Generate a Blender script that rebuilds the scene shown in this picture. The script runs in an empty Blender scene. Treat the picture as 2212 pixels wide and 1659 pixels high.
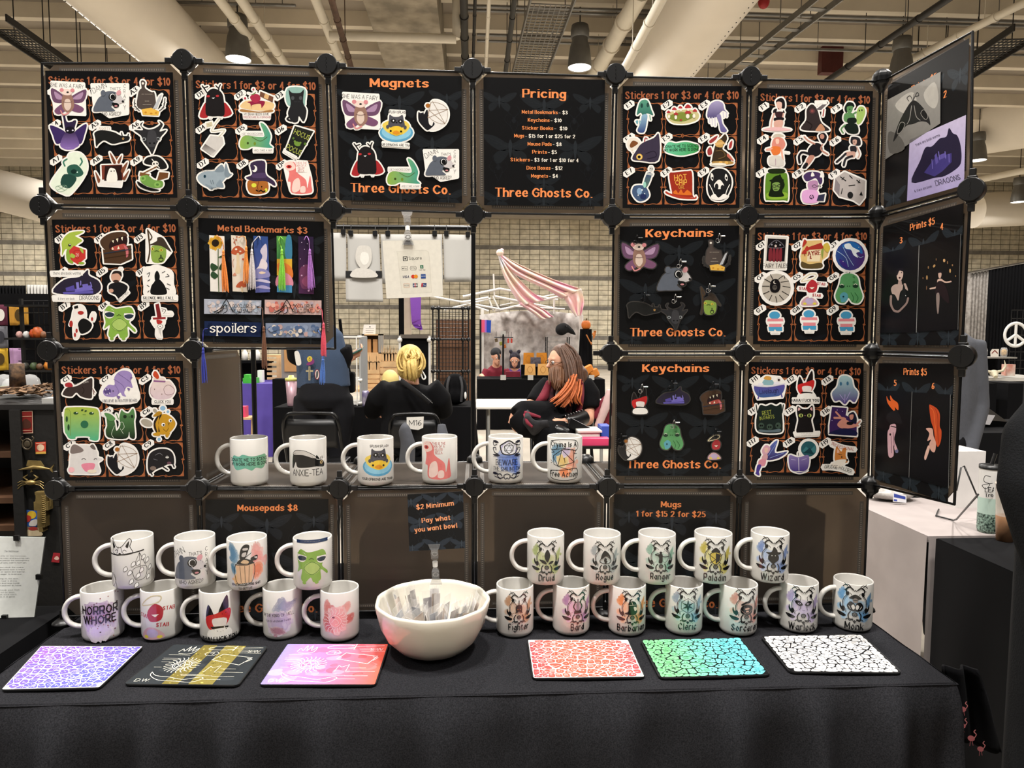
import bpy, bmesh, math, random
import numpy as np
from mathutils import Vector, Matrix, geometry
random.seed(7)
SC = bpy.context.scene
COL = SC.collection
# ---------------------------------------------------------------- camera, world, lights, exposure
F, W, H = 1500.0,2212,1659
PITCH, ROLL, YAW = -.0711,.0039,-.0526
CAM = Vector((.93357,-1.57688,1.39915))
_r = Vector((math.cos(YAW), math.sin(YAW),0))
_f = Vector((-math.sin(YAW) * math.cos(PITCH), math.cos(YAW) * math.cos(PITCH), math.sin(PITCH)))
_u = _r.cross(_f)
RT = _r * math.cos(ROLL) + _u * math.sin(ROLL)
UP = -_r * math.sin(ROLL) + _u * math.cos(ROLL)
cd = bpy.data.cameras.new('camera'); cam = bpy.data.objects.new('camera', cd); COL.objects.link(cam)
cd.sensor_width = 36; cd.lens = F / W * 36; cd.clip_end = 200; cd.clip_start = .02
cam.matrix_world = Matrix(((RT.x, UP.x, -_f.x, CAM.x),(RT.y, UP.y, -_f.y, CAM.y),(RT.z, UP.z, -_f.z, CAM.z),(0,0,0,1)))
SC.camera = cam
wd = bpy.data.worlds.new('hall_ambience'); SC.world = wd; wd.use_nodes = True
wd.node_tree.nodes['Background'].inputs[0].default_value = (1,.93,.84,1)
wd.node_tree.nodes['Background'].inputs[1].default_value = .26
SC.view_settings.view_transform = 'Standard'; SC.view_settings.look = 'None'
SC.view_settings.exposure = -1.0; SC.view_settings.gamma = 1
try: SC.view_settings.use_curve_mapping = False
except Exception: pass
SC.cycles.max_bounces = 8; SC.cycles.transparent_max_bounces = 12
SC.cycles.sample_clamp_indirect = 4; SC.cycles.caustics_reflective = False; SC.cycles.caustics_refractive = False
# the hall's high-bay lamps: a lit disc of light at the mouth of each
LAMPS_SEEN = []
def lamp_light(x, y, z, power, size=.5, spread=170):
 l = bpy.data.lights.new('high_bay_light', 'AREA'); l.shape = 'DISK'; l.size = size; l.energy = power
 l.color = (1,.96,.91); l.spread = math.radians(spread)
 o = bpy.data.objects.new('high_bay_light', l); COL.objects.link(o); o.location = (x, y, z)
 return o
LZ = 6.6
for x, y, pw in ((-1.0,-1.3,620),(2.9,-1.4,620),(.95,-.55,520),(1.0,-6.5,260),(-6,-3,400),(8,-3,400),(-4.5,3.5,600),(6.2,3.2,420),(.6,4.6,420),(-6,11,700),
                 (8,11,700),(1,9,700),(0,17,900),(-9,19,1300),(9,19,1200),(4,22.5,560),(-5,22.5,560),(14,22,1300),(-14,22,1300)):
 lamp_light(x, y, LZ, pw)

# ---------------------------------------------------------------- pixel -> place
def ray(u, v): return _f + RT * ((u - W / 2) / F) - UP * ((v - H / 2) / F)
def onY(u, v, y): d = ray(u, v); return CAM + d * ((y - CAM.y) / d.y)
def onZ(u, v, z): d = ray(u, v); return CAM + d * ((z - CAM.z) / d.z)
def onX(u, v, x): d = ray(u, v); return CAM + d * ((x - CAM.x) / d.x)
def onP(u, v, o, n): d = ray(u, v); return CAM + d * ((o - CAM).dot(n) / d.dot(n))

# ---------------------------------------------------------------- helpers
ALIAS = dict(W='f2efe9', K='151515')
def lin(h):
 h = ALIAS.get(h, h)
 if len(h) == 3: h = ''.join(c * 2 for c in h)
 out = []
 for i in (0,2,4):
  c = int(h[i:i + 2], 16) / 255
  out.append(c / 12.92 if c < .04045 else ((c + .055) / 1.055) ** 2.4)
 return tuple(out) + (1,)
class MB:
 def __init__(s): s.v = []; s.f = []; s.m = []; s.s = []; s.c = []
 def add(s, vs, fs, mi=0, sm=False, col=None):
  b = len(s.v); s.v += [tuple(p) for p in vs]
  for f in fs: s.f.append([b + i for i in f]); s.m.append(mi); s.s.append(sm); s.c.append(col)
  return s
 def box(s, x0, x1, y0, y1, z0, z1, mi=0):
  return s.add([(x, y, z) for x in (x0, x1) for y in (y0, y1) for z in (z0, z1)],
                     [(0,1,3,2),(4,6,7,5),(0,4,5,1),(2,3,7,6),(0,2,6,4),(1,5,7,3)], mi)
 def obox(s, c, ax, ay, az, mi=0):
  c, ax, ay, az = (Vector(q) for q in (c, ax, ay, az))
  return s.add([c + ax * i + ay * j + az * k for i in (-1,1) for j in (-1,1) for k in (-1,1)],
                     [(0,1,3,2),(4,6,7,5),(0,4,5,1),(2,3,7,6),(0,2,6,4),(1,5,7,3)], mi)
 def tube(s, pts, r, n=8, mi=0, caps=True, closed=False, sy=1):
  P = [Vector(p) for p in pts]; k = len(P); R = r if isinstance(r, (list, tuple)) else [r] * k
  ref = None; vs = []
  for i in range(k):
   a, b = (P[i - 1], P[(i + 1) % k]) if closed else (P[max(0, i - 1)], P[min(k - 1, i + 1)])
   t = (b - a).normalized() if (b - a).length > 1e-9 else Vector((0,0,1))
   if ref is None: ref = Vector((0,0,1)) if abs(t.z) < .9 else Vector((1,0,0))
   x = (ref - t * ref.dot(t)).normalized(); y = t.cross(x); ref = x
   for j in range(n):
    q = 2 * math.pi * j / n; vs.append(P[i] + x * (math.cos(q) * R[i]) + y * (math.sin(q) * R[i] * sy))
  fs = [(i * n + j, i * n + (j + 1) % n, (i + 1) % k * n + (j + 1) % n, (i + 1) % k * n + j) for i in range(k if closed else k - 1) for j in range(n)]
  s.add(vs, fs, mi, True)
  if caps and not closed:
   s.add(vs[:n], [tuple(range(n - 1,-1,-1))], mi); s.add(vs[-n:], [tuple(range(n))], mi)
  return s
 def cyl(s, a, b, r, r2=None, n=16, mi=0, caps=True): return s.tube([a, b], [r, r if r2 is None else r2], n, mi, caps)
 def lathe(s, prof, c=(0,0,0), n=32, mi=0, wob=None):
  vs = []
  for i, (r, z) in enumerate(prof):
   for j in range(n):
    q = 2 * math.pi * j / n; k = 1 + (wob(q, i) if wob else 0); vs.append((c[0] + r * k * math.cos(q), c[1] + r * k * math.sin(q), c[2] + z))
  return s.add(vs, [(i * n + j, i * n + (j + 1) % n, (i + 1) * n + (j + 1) % n, (i + 1) * n + j) for i in range(len(prof) - 1) for j in range(n)], mi, True)
 def ell(s, c, r, n=16, m=10, mi=0, R=None):
  r = r if isinstance(r, (tuple, list)) else (r, r, r); vs = []; c = Vector(c)
  for i in range(m + 1):
   t = math.pi * i / m
   for j in range(n):
    q = 2 * math.pi * j / n; d = Vector((r[0] * math.sin(t) * math.cos(q), r[1] * math.sin(t) * math.sin(q), r[2] * math.cos(t)))
    vs.append(c + (R @ d if R else d))
  return s.add(vs, [(i * n + j, (i + 1) * n + j, (i + 1) * n + (j + 1) % n, i * n + (j + 1) % n) for i in range(m) for j in range(n)], mi, True)
 def prism(s, pts, d, mi=0, sm=False):
  """closed outline of 3-D points pushed along d"""
  P = [Vector(p) for p in pts]; n = len(P); d = Vector(d); vs = P + [p + d for p in P]
  tri = geometry.tessellate_polygon([P])
  s.add(vs, [tuple(t) for t in tri] + [tuple(i + n for i in t[::-1]) for t in tri], mi)
  return s.add(vs, [(i, (i + 1) % n, (i + 1) % n + n, i + n) for i in range(n)], mi, sm)
 def grid(s, fn, nu, nv, mi=0, sm=True, cu=False):
  vs = [fn(i / nu, j / nv) for j in range(nv + 1) for i in range(nu + 1)]; k = nu + 1
  return s.add(vs, [(j * k + i, j * k + i + 1,(j + 1) * k + i + 1,(j + 1) * k + i) for j in range(nv) for i in range(nu)], mi, sm)
 def build(s, name, mats, root=None, mods=(), loc=None):
  me = bpy.data.meshes.new(name)
  if loc is None: loc = Vector((0,0,0))
  loc = Vector(loc)
  off = Vector(root['_o']) if root else loc
  me.from_pydata([(v[0] - off.x, v[1] - off.y, v[2] - off.z) for v in s.v], [], s.f)
  me.polygons.foreach_set('material_index', s.m); me.polygons.foreach_set('use_smooth', s.s)
  for m in (mats if isinstance(mats, (list, tuple)) else [mats]): me.materials.append(m)
  if any(c is not None for c in s.c):
   at = me.color_attributes.new('Col', 'FLOAT_COLOR', 'CORNER'); buf = []
   for f, c in zip(s.f, s.c):
    c = c or (1,1,1,1)
    if isinstance(c, list): buf += [x for q in c for x in q]
    else: buf += list(c) * len(f)
   at.data.foreach_set('color', buf)
  o = bpy.data.objects.new(name, me); COL.objects.link(o)
  if root: o.parent = root
  else: o.location = loc
  for k, kw in mods:
   md = o.modifiers.new(k.lower(), k)
   for a, b in kw.items(): setattr(md, a, b)
  return o
BEV = lambda w, n=2: ('BEVEL', dict(width=w, segments=n, limit_method='ANGLE', angle_limit=.6))
def tag(o, label, cat, group=None, kind=None):
 o['label'] = label; o['category'] = cat
 if group: o['group'] = group
 if kind: o['kind'] = kind
 return o
def thing(name, label, cat, loc=(0,0,0), group=None):
 o = bpy.data.objects.new(name, None); COL.objects.link(o); o.location = loc; o['_o'] = tuple(loc); o.empty_display_size = .05
 return tag(o, label, cat, group)
def low(mb):
 v = np.array(mb.v); return Vector(((v[:, 0].min() + v[:, 0].max()) / 2,(v[:, 1].min() + v[:, 1].max()) / 2, v[:, 2].min()))
def solo(name, mb, mats, label, cat, group=None, mods=(), kind=None):
 return tag(mb.build(name, mats, None, mods, low(mb)), label, cat, group, kind)
def struct(name, mb, mats, mods=()):
 o = mb.build(name, mats, None, mods); o['kind'] = 'structure'; return o
def copy_tree(o, dx, parent=None):
 c = o.copy(); COL.objects.link(c)
 if parent: c.parent = parent
 else: c.location = o.location + Vector(dx)
 for ch in list(o.children): copy_tree(ch, None, c)
 return c

# ---------------------------------------------------------------- materials
def mat(name, col, rough=.6, metal=0, var=.12, scale=8, bump=0, bscale=60, col2=None, spec=None, trans=0, alpha=1, ior=1.45, emit=0, sheen=0, coat=0):
 m = bpy.data.materials.new(name); m.use_nodes = True; nt = m.node_tree; p = nt.nodes['Principled BSDF']
 c = lin(col); c2 = lin(col2) if col2 else tuple(x * (1 - var) for x in c[:3]) + (1,)
 tc = nt.nodes.new('ShaderNodeTexCoord'); nz = nt.nodes.new('ShaderNodeTexNoise'); nz.inputs['Scale'].default_value = scale; nz.inputs['Detail'].default_value = 4
 rp = nt.nodes.new('ShaderNodeValToRGB'); rp.color_ramp.elements[0].position = .35; rp.color_ramp.elements[1].position = .68
 rp.color_ramp.elements[0].color = c2; rp.color_ramp.elements[1].color = c
 nt.links.new(tc.outputs['Object'], nz.inputs['Vector']); nt.links.new(nz.outputs['Fac'], rp.inputs['Fac']); nt.links.new(rp.outputs['Color'], p.inputs['Base Color'])
 p.inputs['Roughness'].default_value = rough; p.inputs['Metallic'].default_value = metal; p.inputs['IOR'].default_value = ior
 p.inputs['Transmission Weight'].default_value = trans; p.inputs['Alpha'].default_value = alpha
 if spec is not None: p.inputs['Specular IOR Level'].default_value = spec
 if sheen: p.inputs['Sheen Weight'].default_value = sheen
 if coat: p.inputs['Coat Weight'].default_value = coat; p.inputs['Coat Roughness'].default_value = .08
 if emit: p.inputs['Emission Color'].default_value = c; p.inputs['Emission Strength'].default_value = emit
 if bump:
  n2 = nt.nodes.new('ShaderNodeTexNoise'); n2.inputs['Scale'].default_value = bscale; n2.inputs['Detail'].default_value = 5
  bp = nt.nodes.new('ShaderNodeBump'); bp.inputs['Strength'].default_value = bump; bp.inputs['Distance'].default_value = .01
  nt.links.new(tc.outputs['Object'], n2.inputs['Vector']); nt.links.new(n2.outputs['Fac'], bp.inputs['Height']); nt.links.new(bp.outputs['Normal'], p.inputs['Normal'])
 return m
def print_mat(name, rough, spec=.5, coat=0):
 m = bpy.data.materials.new(name); m.use_nodes = True; nt = m.node_tree; p = nt.nodes['Principled BSDF']
 a = nt.nodes.new('ShaderNodeAttribute'); a.attribute_name = 'Col'
 nz = nt.nodes.new('ShaderNodeTexNoise'); nz.inputs['Scale'].default_value = 90; nz.inputs['Detail'].default_value = 3
 mr = nt.nodes.new('ShaderNodeMapRange'); mr.inputs['To Min'].default_value = .86; mr.inputs['To Max'].default_value = 1.06
 mx = nt.nodes.new('ShaderNodeVectorMath'); mx.operation = 'SCALE'; tc = nt.nodes.new('ShaderNodeTexCoord')
 nt.links.new(tc.outputs['Object'], nz.inputs['Vector']); nt.links.new(nz.outputs['Fac'], mr.inputs['Value'])
 nt.links.new(a.outputs['Color'], mx.inputs[0]); nt.links.new(mr.outputs['Result'], mx.inputs['Scale']); nt.links.new(mx.outputs['Vector'], p.inputs['Base Color'])
 p.inputs['Roughness'].default_value = rough; p.inputs['Specular IOR Level'].default_value = spec
 if coat: p.inputs['Coat Weight'].default_value = coat; p.inputs['Coat Roughness'].default_value = .1
 return m
M = dict(
 black=mat('black_plastic', '0b0b0c', .38), blackm=mat('black_matte', '080809', .7), steel=mat('black_steel', '0c0c0d', .3,.2), chrome=mat('chrome', 'c8c8c8', .15,1,.05),
 mug=mat('white_glaze', 'd2cfc9', .12,0,.03,3, coat=.5), bowl=mat('cream_glaze', 'dcd6c8', .16,0,.05,4, coat=.6),
 cloth=mat('black_tablecloth', '2a2a2d', .95,0,.55,420,.06,700, spec=.05), white=mat('white_plastic', 'e8e6e0', .5,0,.05),
 paper=mat('white_paper', 'b2b0ab', .85,0,.04), clear=mat('clear_plastic', 'ffffff', .08,0,0, trans=.95, ior=1.3), concrete=mat('concrete', 'a89e8c', .9,0,.5,2.6,.25,12),
 rib=mat('pale_concrete_rib', 'f2e8d4', .9,0,.12,1.2), soffit=mat('concrete_soffit', 'b0a698', .95,0,.22,.8,.2,9), duct=mat('fabric_duct', 'f2eadc', .8,0,.05,1.5),
 pipew=mat('white_painted_pipe', 'e6dfcf', .5,0,.08,3), piped=mat('dark_pipe', '2c2b2a', .5,.3), galv=mat('galvanised', '8e8d8a', .4,.7,.2,5), rust=mat('rusty_pipe', '5a4334', .8,0,.4,6),
 floor=mat('hall_floor', 'b0a799', .6,0,.25,1.1,.05,20), red=mat('red_paint', 'a5252a', .5), lamp=mat('lamp_shade_metal', '6e6d69', .45,.2), lens=mat('lit_lamp_lens', 'fff6e8', .4,0,0, emit=9),
 skin=mat('skin', 'd9a184', .6,0,.1,12), wood=mat('pale_wood', 'd9b382', .6,0,.25,9), dwood=mat('dark_wood', '5a3d28', .6,0,.3,8), prt=print_mat('printed_vinyl', .33,.16), prm=print_mat('printed_card', .8,.12), prg=print_mat('printed_glaze', .15,.4,.5),
 prc=print_mat('printed_fabric', .9,.1), acr=mat('acrylic', 'ffffff', .05,0,0, trans=.9, ior=1.2))
# ---------------------------------------------------------------- lettering: skeleton strokes drawn with a shaped nib
GL = {}
for ln in '''a @46.8b.4g.0b 8g.86
b 0k.06 @46.8b.4g.0b
c ~8e.4g.0b.46.88
d 8k.86 @46.8b.4g.0b
e 0b.8b ~8b.7f.4g.0b.46.88
f ~6j.5k.3h.36 0g.6g
g @46.8b.4g.0b ~8g.86.72.41.03
h 0k.06 ~0d.4g.8d.86
i 1g.16 1k.1k
j ~3g.34.21.01 3k.3k
k 0k.06 8g.0a 3c.86
l 1k.16
m 0g.06 ~0d.4g.7d.76 ~7d.bg.ed.e6
n 0g.06 ~0d.4g.8d.86
o @46.8b.4g.0b
p 0g.01 @46.8b.4g.0b
q 8g.81 @46.8b.4g.0b
r 0g.06 ~0c.3g.6f
s ~7e.4g.0d.4b.79.36.08
t ~3j.38.46.67 0g.6g
u ~0g.09.46.89 8g.86
v 0g.46.8g
w 0g.36.6e.96.cg
x 0g.86 8g.06
y 0g.47 8g.42.01
z 0g.8g.06.86
A 06.6k.c6 2b.ab
B 0k.06 ~0k.7k.8g.5d.0d ~0d.8d.9a.76.06
C ~bh.6k.1g.0d.1a.66.b9
D 0k.06 ~0k.5k.ah.ad.a9.56.06
E 0k.06 0k.9k 0d.7d 06.96
F 0k.06 0k.9k 0d.7d
G ~bh.6k.1g.0d.1a.66.b9 b9.bd 7d.bd
H 0k.06 ak.a6 0d.ad
I 1k.16
J ~5k.59.36.08
K 0k.06 9k.0b 3e.96
L 0k.06.86
M 06.0k.69.ck.c6
N 06.0k.a6.ak
O @66.cd.6k.0d
P 0k.06 ~0k.8k.9g.8c.0c
Q @66.cd.6k.0d 89.c4
R 0k.06 ~0k.8k.9g.8c.0c 4c.96
S ~8h.5k.0h.4d.99.46.09
T 0k.ak 5k.56
U ~0k.0a.56.aa.ak
V 0k.56.ak
W 0k.46.8k.c6.gk
X 0k.a6 ak.06
Y 0k.5d.ak 5d.56
Z 0k.ak.06.a6
0 @46.8d.4k.0d
1 0h.3k.36
2 ~0h.3k.7j.7e.06 06.86
3 ~0j.4k.7h.3d ~3d.8a.46.08
4 66.6k.0a.8a
5 7k.1k.1e ~1e.5f.8a.46.08
6 ~7j.3h.09.46.8a.4d.09
7 0k.8k.36
8 @4d.7g.4k.1g @46.89.4d.09
9 ~8e.4c.0g.4k.8g.6a.26
$ ~8h.5k.0h.4d.99.46.09 5m.54
. 16.16
, 16.04
- 0b.5b
! 1k.1b 16.16
? ~0i.4k.7g.3c.3a 36.36
& ~a6.1g.4k.6h.0a.46.9b
' 1k.1h'''.split('\n'):
 k, *st = ln.split(' ')
 GL[k] = [(t[0] if t[0] in '@~' else '', [(int(q[0], 36), int(q[1], 36) - 6) for q in t.lstrip('@~').split('.')]) for t in st]
mixh = lambda c, d, t: ''.join('%02x' % int(int(c[i:i + 2], 16) * (1 - t) + int(d[i:i + 2], 16) * t) for i in (0,2,4))
def crom(P, closed=False, k=5):
 P = [np.array(p, float) for p in P]; n = len(P); out = []
 for i in range(n if closed else n - 1):
  a, b, c, d = (P[(i - 1) % n], P[i], P[(i + 1) % n], P[(i + 2) % n]) if closed else (P[max(i - 1,0)], P[i], P[i + 1], P[min(i + 2, n - 1)])
  for j in range(k):
   t = j / k; out.append(.5 * (2 * b + (c - a) * t + (2 * a - 5 * b + 4 * c - d) * t * t + (3 * b - a - 3 * c + d) * t ** 3))
 if not closed: out.append(P[-1])
 return out
def hull(p):
 p = sorted(set((round(a, 5), round(b, 5)) for a, b in p))
 def half(q):
  h = []
  for c in q:
   while len(h) > 1 and (h[-1][0] - h[-2][0]) * (c[1] - h[-2][1]) - (h[-1][1] - h[-2][1]) * (c[0] - h[-2][0]) <= 0: h.pop()
   h.append(c)
  return h
 a, b = half(p), half(p[::-1]); return a[:-1] + b[:-1]
# style: (half width, half height, nib angle, curve steps, serifs)
NIB = dict(s=(1.7,.55,0,4,1.7), S=(1.9,.7,0,4,1.7), n=(.8,.8,0,3,0), N=(1.35,1.35,0,3,0), t=(.6,.6,0,3,0), b=(1.5,.4,.7,1,0), m=(.6,.6,0,3,1.6), r=(.9,.45,0,4,1.3))
XS = dict(b=.68, n=.72, N=.76, t=.75, m=.74, r=.76, s=1, S=.75)
def union(P):
 """strokes of one layer become one flat shape without overlaps"""
 G, out = {}, []
 for p in P: G.setdefault((p[2], p[1]), []).append(p)
 for (k, col), g in G.items():
  if len(g) < 2 or '>' in col or '}' in col or (k and not all(p[3] for p in g)): out += g; continue
  g = [((p[0] if p[3] else [p[0][i] for i in t]),0) for p in g for t in ([0] if p[3] else geometry.tessellate_polygon([[Vector((x, y, 0)) for x, y in p[0]]]))]
  v = np.array([q for p in g for q in p[0]]); lo = v.min(0); sc = 1000 / max(1e-9,(v.max(0) - lo).max()); vs, fs = [], []
  for p in g:
   q = p[0]; a = sum(q[i - 1][0] * q[i][1] - q[i][0] * q[i - 1][1] for i in range(len(q)))
   if abs(a) * sc * sc < 1e-4 or len(q) < 3: continue
   q = q if a > 0 else q[::-1]; fs.append(list(range(len(vs), len(vs) + len(q)))); vs += [Vector(((x - lo[0]) * sc, (y - lo[1]) * sc)) for x, y in q]
  V, _, T, _, _, O = geometry.delaunay_2d_cdt(vs, [], fs, 0,1e-3, True)
  out += [([(V[i].x / sc + lo[0], V[i].y / sc + lo[1]) for i in t], col, k, True) for t, o in zip(T, O) if o]
 return out
class Art:
 """flat printed artwork: coloured shapes in layers; px coordinates, y down"""
 def __init__(s, border=0, bcol='f2efe9'): s.p = []; s.b = border; s.bc = bcol; s.o = []; s.k = 0; s.fix = None
 def poly(s, pts, col, edge=True, convex=False):
  s.k = s.fix or s.k + 1; s.p.append(([tuple(q) for q in pts], col, s.k, convex))
  if edge and s.b: s.o.append(('c', pts))
 def line(s, pts, w, col, closed=False, edge=True, nib=None):
  s.k = s.fix or s.k + 1; w = w / 2
  nb = nib or [(w * math.cos(a * math.pi / 3), w * math.sin(a * math.pi / 3)) for a in range(6)]
  n = len(pts)
  for i in range(n if closed else max(1, n - 1)):
   a, b = pts[i], pts[(i + 1) % n]
   s.p.append((hull([(a[0] + x, a[1] + y) for x, y in nb] + [(b[0] + x, b[1] + y) for x, y in nb]), col, s.k, True))
  if edge and s.b: s.o.append(('l', pts, w, closed))
 def ell(s, x, y, rx, ry, col, rot=0, n=20, edge=True):
  c, q = math.cos(math.radians(rot)), math.sin(math.radians(rot))
  s.poly([(x + rx * math.cos(t) * c - ry * math.sin(t) * q, y + rx * math.cos(t) * q + ry * math.sin(t) * c) for t in (2 * math.pi * i / n for i in range(n))], col, edge)
 def text(s, txt, x, y, size, col, style='s', anchor='c', width=None, rot=0, edge=True, arc=0, lean=0):
  """baseline at y; size = cap height"""
  a, b, ang, k, sf = NIB[style]; u = size / 14; ca, sa = math.cos(ang), math.sin(ang)
  nb0 = [(a, b),(-a, b),(-a, -b),(a, -b)] if sf or ang else [(a * math.cos(t * math.pi / 3), a * math.sin(t * math.pi / 3)) for t in range(6)]
  gap = 2 * a + 1.5; pen = 0; st = []
  for ch in txt:
   if ch == ' ': pen += 6.5; continue
   g = GL.get(ch) or GL.get(ch.upper()) or GL['-']; mx = max(p[0] for _, q in g for p in q)
   for kind, q in g:
    P = q if k == 1 or not kind else crom(q, kind == '@', k); P = [(pen + p[0], p[1]) for p in P]
    if kind == '@': P.append(P[0])
    st.append((P, 0))
    if sf and kind != '@':
     for e, f in ((P[0], P[1]),(P[-1], P[-2])) if len(P) > 1 else ():
      if abs(e[0] - f[0]) < .5 * abs(e[1] - f[1]) and min(abs(e[1] - z) for z in (0,10,14,-5)) < .1: st.append(([(e[0] - sf, e[1]),(e[0] + sf, e[1])], 1))
   pen += mx + gap
  wd = pen - gap; fx = (width / (wd * u)) if width else XS[style]
  x0 = {'c': -wd / 2, 'l': 0, 'r': -wd}[anchor]; cr, sr = math.cos(math.radians(rot)), math.sin(math.radians(rot)); s.k = s.fix or s.k + 1
  def mp(p):
   px, py = (p[0] + x0) * u * fx, -p[1] * u
   px -= py * lean
   if arc: py += arc * (px / (wd * u * fx) * 2) ** 2
   return (x + px * cr - py * sr, y + px * sr + py * cr)
  for P, fl in st:
   nb = [(q[0] * ca - q[1] * sa, q[0] * sa + q[1] * ca) for q in nb0] if not fl else [(.4,.45),(-.4,.45),(-.4,-.45),(.4,-.45)]
   for i in range(max(1, len(P) - 1)):
    A, B = P[i], P[min(i + 1, len(P) - 1)]
    q = [mp((A[0] + n[0], A[1] + n[1])) for n in nb] + [mp((B[0] + n[0], B[1] + n[1])) for n in nb]
    s.p.append((hull(q), col, s.k, True))
  if edge and s.b:
   s.o.append(('l', [mp((0,5)), mp((wd, 5))] if not arc else [mp((wd * i / 8,5)) for i in range(9)], size * .62, False))
 def draw(s, spec, ox=0, oy=0, sc=1):
  """e col cx cy rx ry [rot] | p/q col x y x y.. (smooth/straight fill) | l/k col w x y.. (smooth/straight line) | o col w x y.. closed line | t col size x y style text_with_underscores [rot]; a leading - leaves no cut border"""
  for c in spec.replace('\n', ' ').split(';'):
   c = c.split()
   if not c: continue
   ed = c[0][0] != '-'; op = c[0].lstrip('-'); col = c[1]
   if op == 't':
    s.text(c[6].replace('_', ' '), ox + float(c[3]) * sc, oy + float(c[4]) * sc, float(c[2]) * sc, col, c[5], rot=float(c[7]) if len(c) > 7 else 0, edge=ed, arc=float(c[8]) * sc if len(c) > 8 else 0); continue
   n = [float(v) for v in c[2:]]
   if op == 'e': s.ell(ox + n[0] * sc, oy + n[1] * sc, n[2] * sc, n[3] * sc, col, n[4] if len(n) > 4 else 0, edge=ed); continue
   w = 0
   if op in 'lko': w = n.pop(0) * sc
   P = [(ox + n[i] * sc, oy + n[i + 1] * sc) for i in range(0, len(n) - 1,2)]
   if op == 'w':
    r = random.Random(len(s.p)); C = np.mean(P, 0); D = max(np.ptp(np.array(P),0)); B0 = crom(P, True, 7)
    for j, f in enumerate((1.06,.9,.6)):
     s.poly([tuple(C + (q - C) * f * (1 + r.uniform(-.11,.09)) + D * .02 * r.uniform(-1,1)) for q in B0], mixh('ece8e2', col, (.5,.82,1)[j]), False)
    for _ in range(3): a_ = r.uniform(0,6.28); s.ell(C[0] + D * .3 * math.cos(a_), C[1] + D * .3 * math.sin(a_), D * r.uniform(.06,.14), D * r.uniform(.05,.12), mixh('ece8e2', col, r.uniform(.55,1)), edge=False)
   if op == 'p': s.poly(crom(P, True, 4), col, ed)
   elif op == 'q': s.poly(P, col, ed)
   elif op == 'l': s.line(crom(P, False, 4), w, col, edge=ed)
   elif op == 'k': s.line(P, w, col, edge=ed)
   elif op == 'o': s.line(crom(P, True, 4), w, col, True, edge=ed)
  return s
 def mesh(s, fn, step=4e-5, mb=None, mi=0, cut=None, base=0, frame=None):
  """fn(x, y, h) -> 3-D point; h is the height above the surface"""
  mb = mb or MB(); P = list(s.p)
  if s.b:
   t = Art(); 
   for o in s.o:
    if o[0] == 'c': t.poly(o[1], s.bc); t.line(o[1], 2 * s.b, s.bc, True)
    else: t.line(o[1], 2 * (s.b + o[2]), s.bc, o[3])
   P = [(a, b, 0, d) for a, b, _, d in t.p] + P
  for pts, col, k, cv in union(P):
   ar = sum(pts[i - 1][0] * pts[i][1] - pts[i][0] * pts[i - 1][1] for i in range(len(pts)))
   if len(pts) < 3 or abs(ar) < 1e-9: continue
   if ar > 0: pts = pts[::-1]
   fs = [tuple(range(len(pts)))] if cv or len(pts) == 3 else []
   if not fs:
    for tr in geometry.tessellate_polygon([[Vector((x, y, 0)) for x, y in pts]]):
     a, b, c = (pts[i] for i in tr)
     z = (b[0] - a[0]) * (c[1] - a[1]) - (b[1] - a[1]) * (c[0] - a[0])
     if abs(z) > 1e-12: fs.append(tuple(tr) if z < 0 else tuple(tr[::-1]))
   cf = None
   for ch, ax in (('>', 1),('}', 0)):
    if ch in col:
     c1, c2 = (np.array(lin(q)) for q in col.split(ch)); v = [q[ax] for q in pts]; lo, hi = min(v), max(v)
     cf = lambda q, c1=c1, c2=c2, lo=lo, hi=hi, ax=ax: tuple(c1 + (c2 - c1) * min(1, max(0,(q[ax] - lo) / (hi - lo + 1e-9))))
   h = base + k * step
   def emit(poly):
    mb.add([fn(x, y, h) for x, y in poly], [tuple(range(len(poly)))], mi, False, [cf(q) for q in poly] if cf else lin(col))
   for f in fs:
    pl = [pts[i] for i in f]
    if frame:
     for v, sg, ax in ((frame[0], 1,0),(frame[1], 1,1),(frame[2], -1,0),(frame[3], -1,1)):
      pl = clip(pl, v, sg, ax) if len(pl) > 2 else pl
     if len(pl) < 3: continue
    if not cut: emit(pl); continue
    # slice into upright bands so that the print follows the curve
    i0, i1 = math.floor(min(q[0] for q in pl) / cut), math.ceil(max(q[0] for q in pl) / cut)
    for b in range(i0, max(i1, i0 + 1)):
     r = clip(clip(pl, b * cut, 1),(b + 1) * cut, -1)
     if len(r) > 2: emit(r)
  return mb
def clip(pl, x, sg, ax=0):
 out = []
 for i in range(len(pl)):
  a, b = pl[i - 1], pl[i]; da, db = (a[ax] - x) * sg, (b[ax] - x) * sg
  if (da >= 0) != (db >= 0): t = da / (da - db); out.append((a[0] + (b[0] - a[0]) * t, a[1] + (b[1] - a[1]) * t))
  if db >= 0: out.append(b)
 return out
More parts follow.
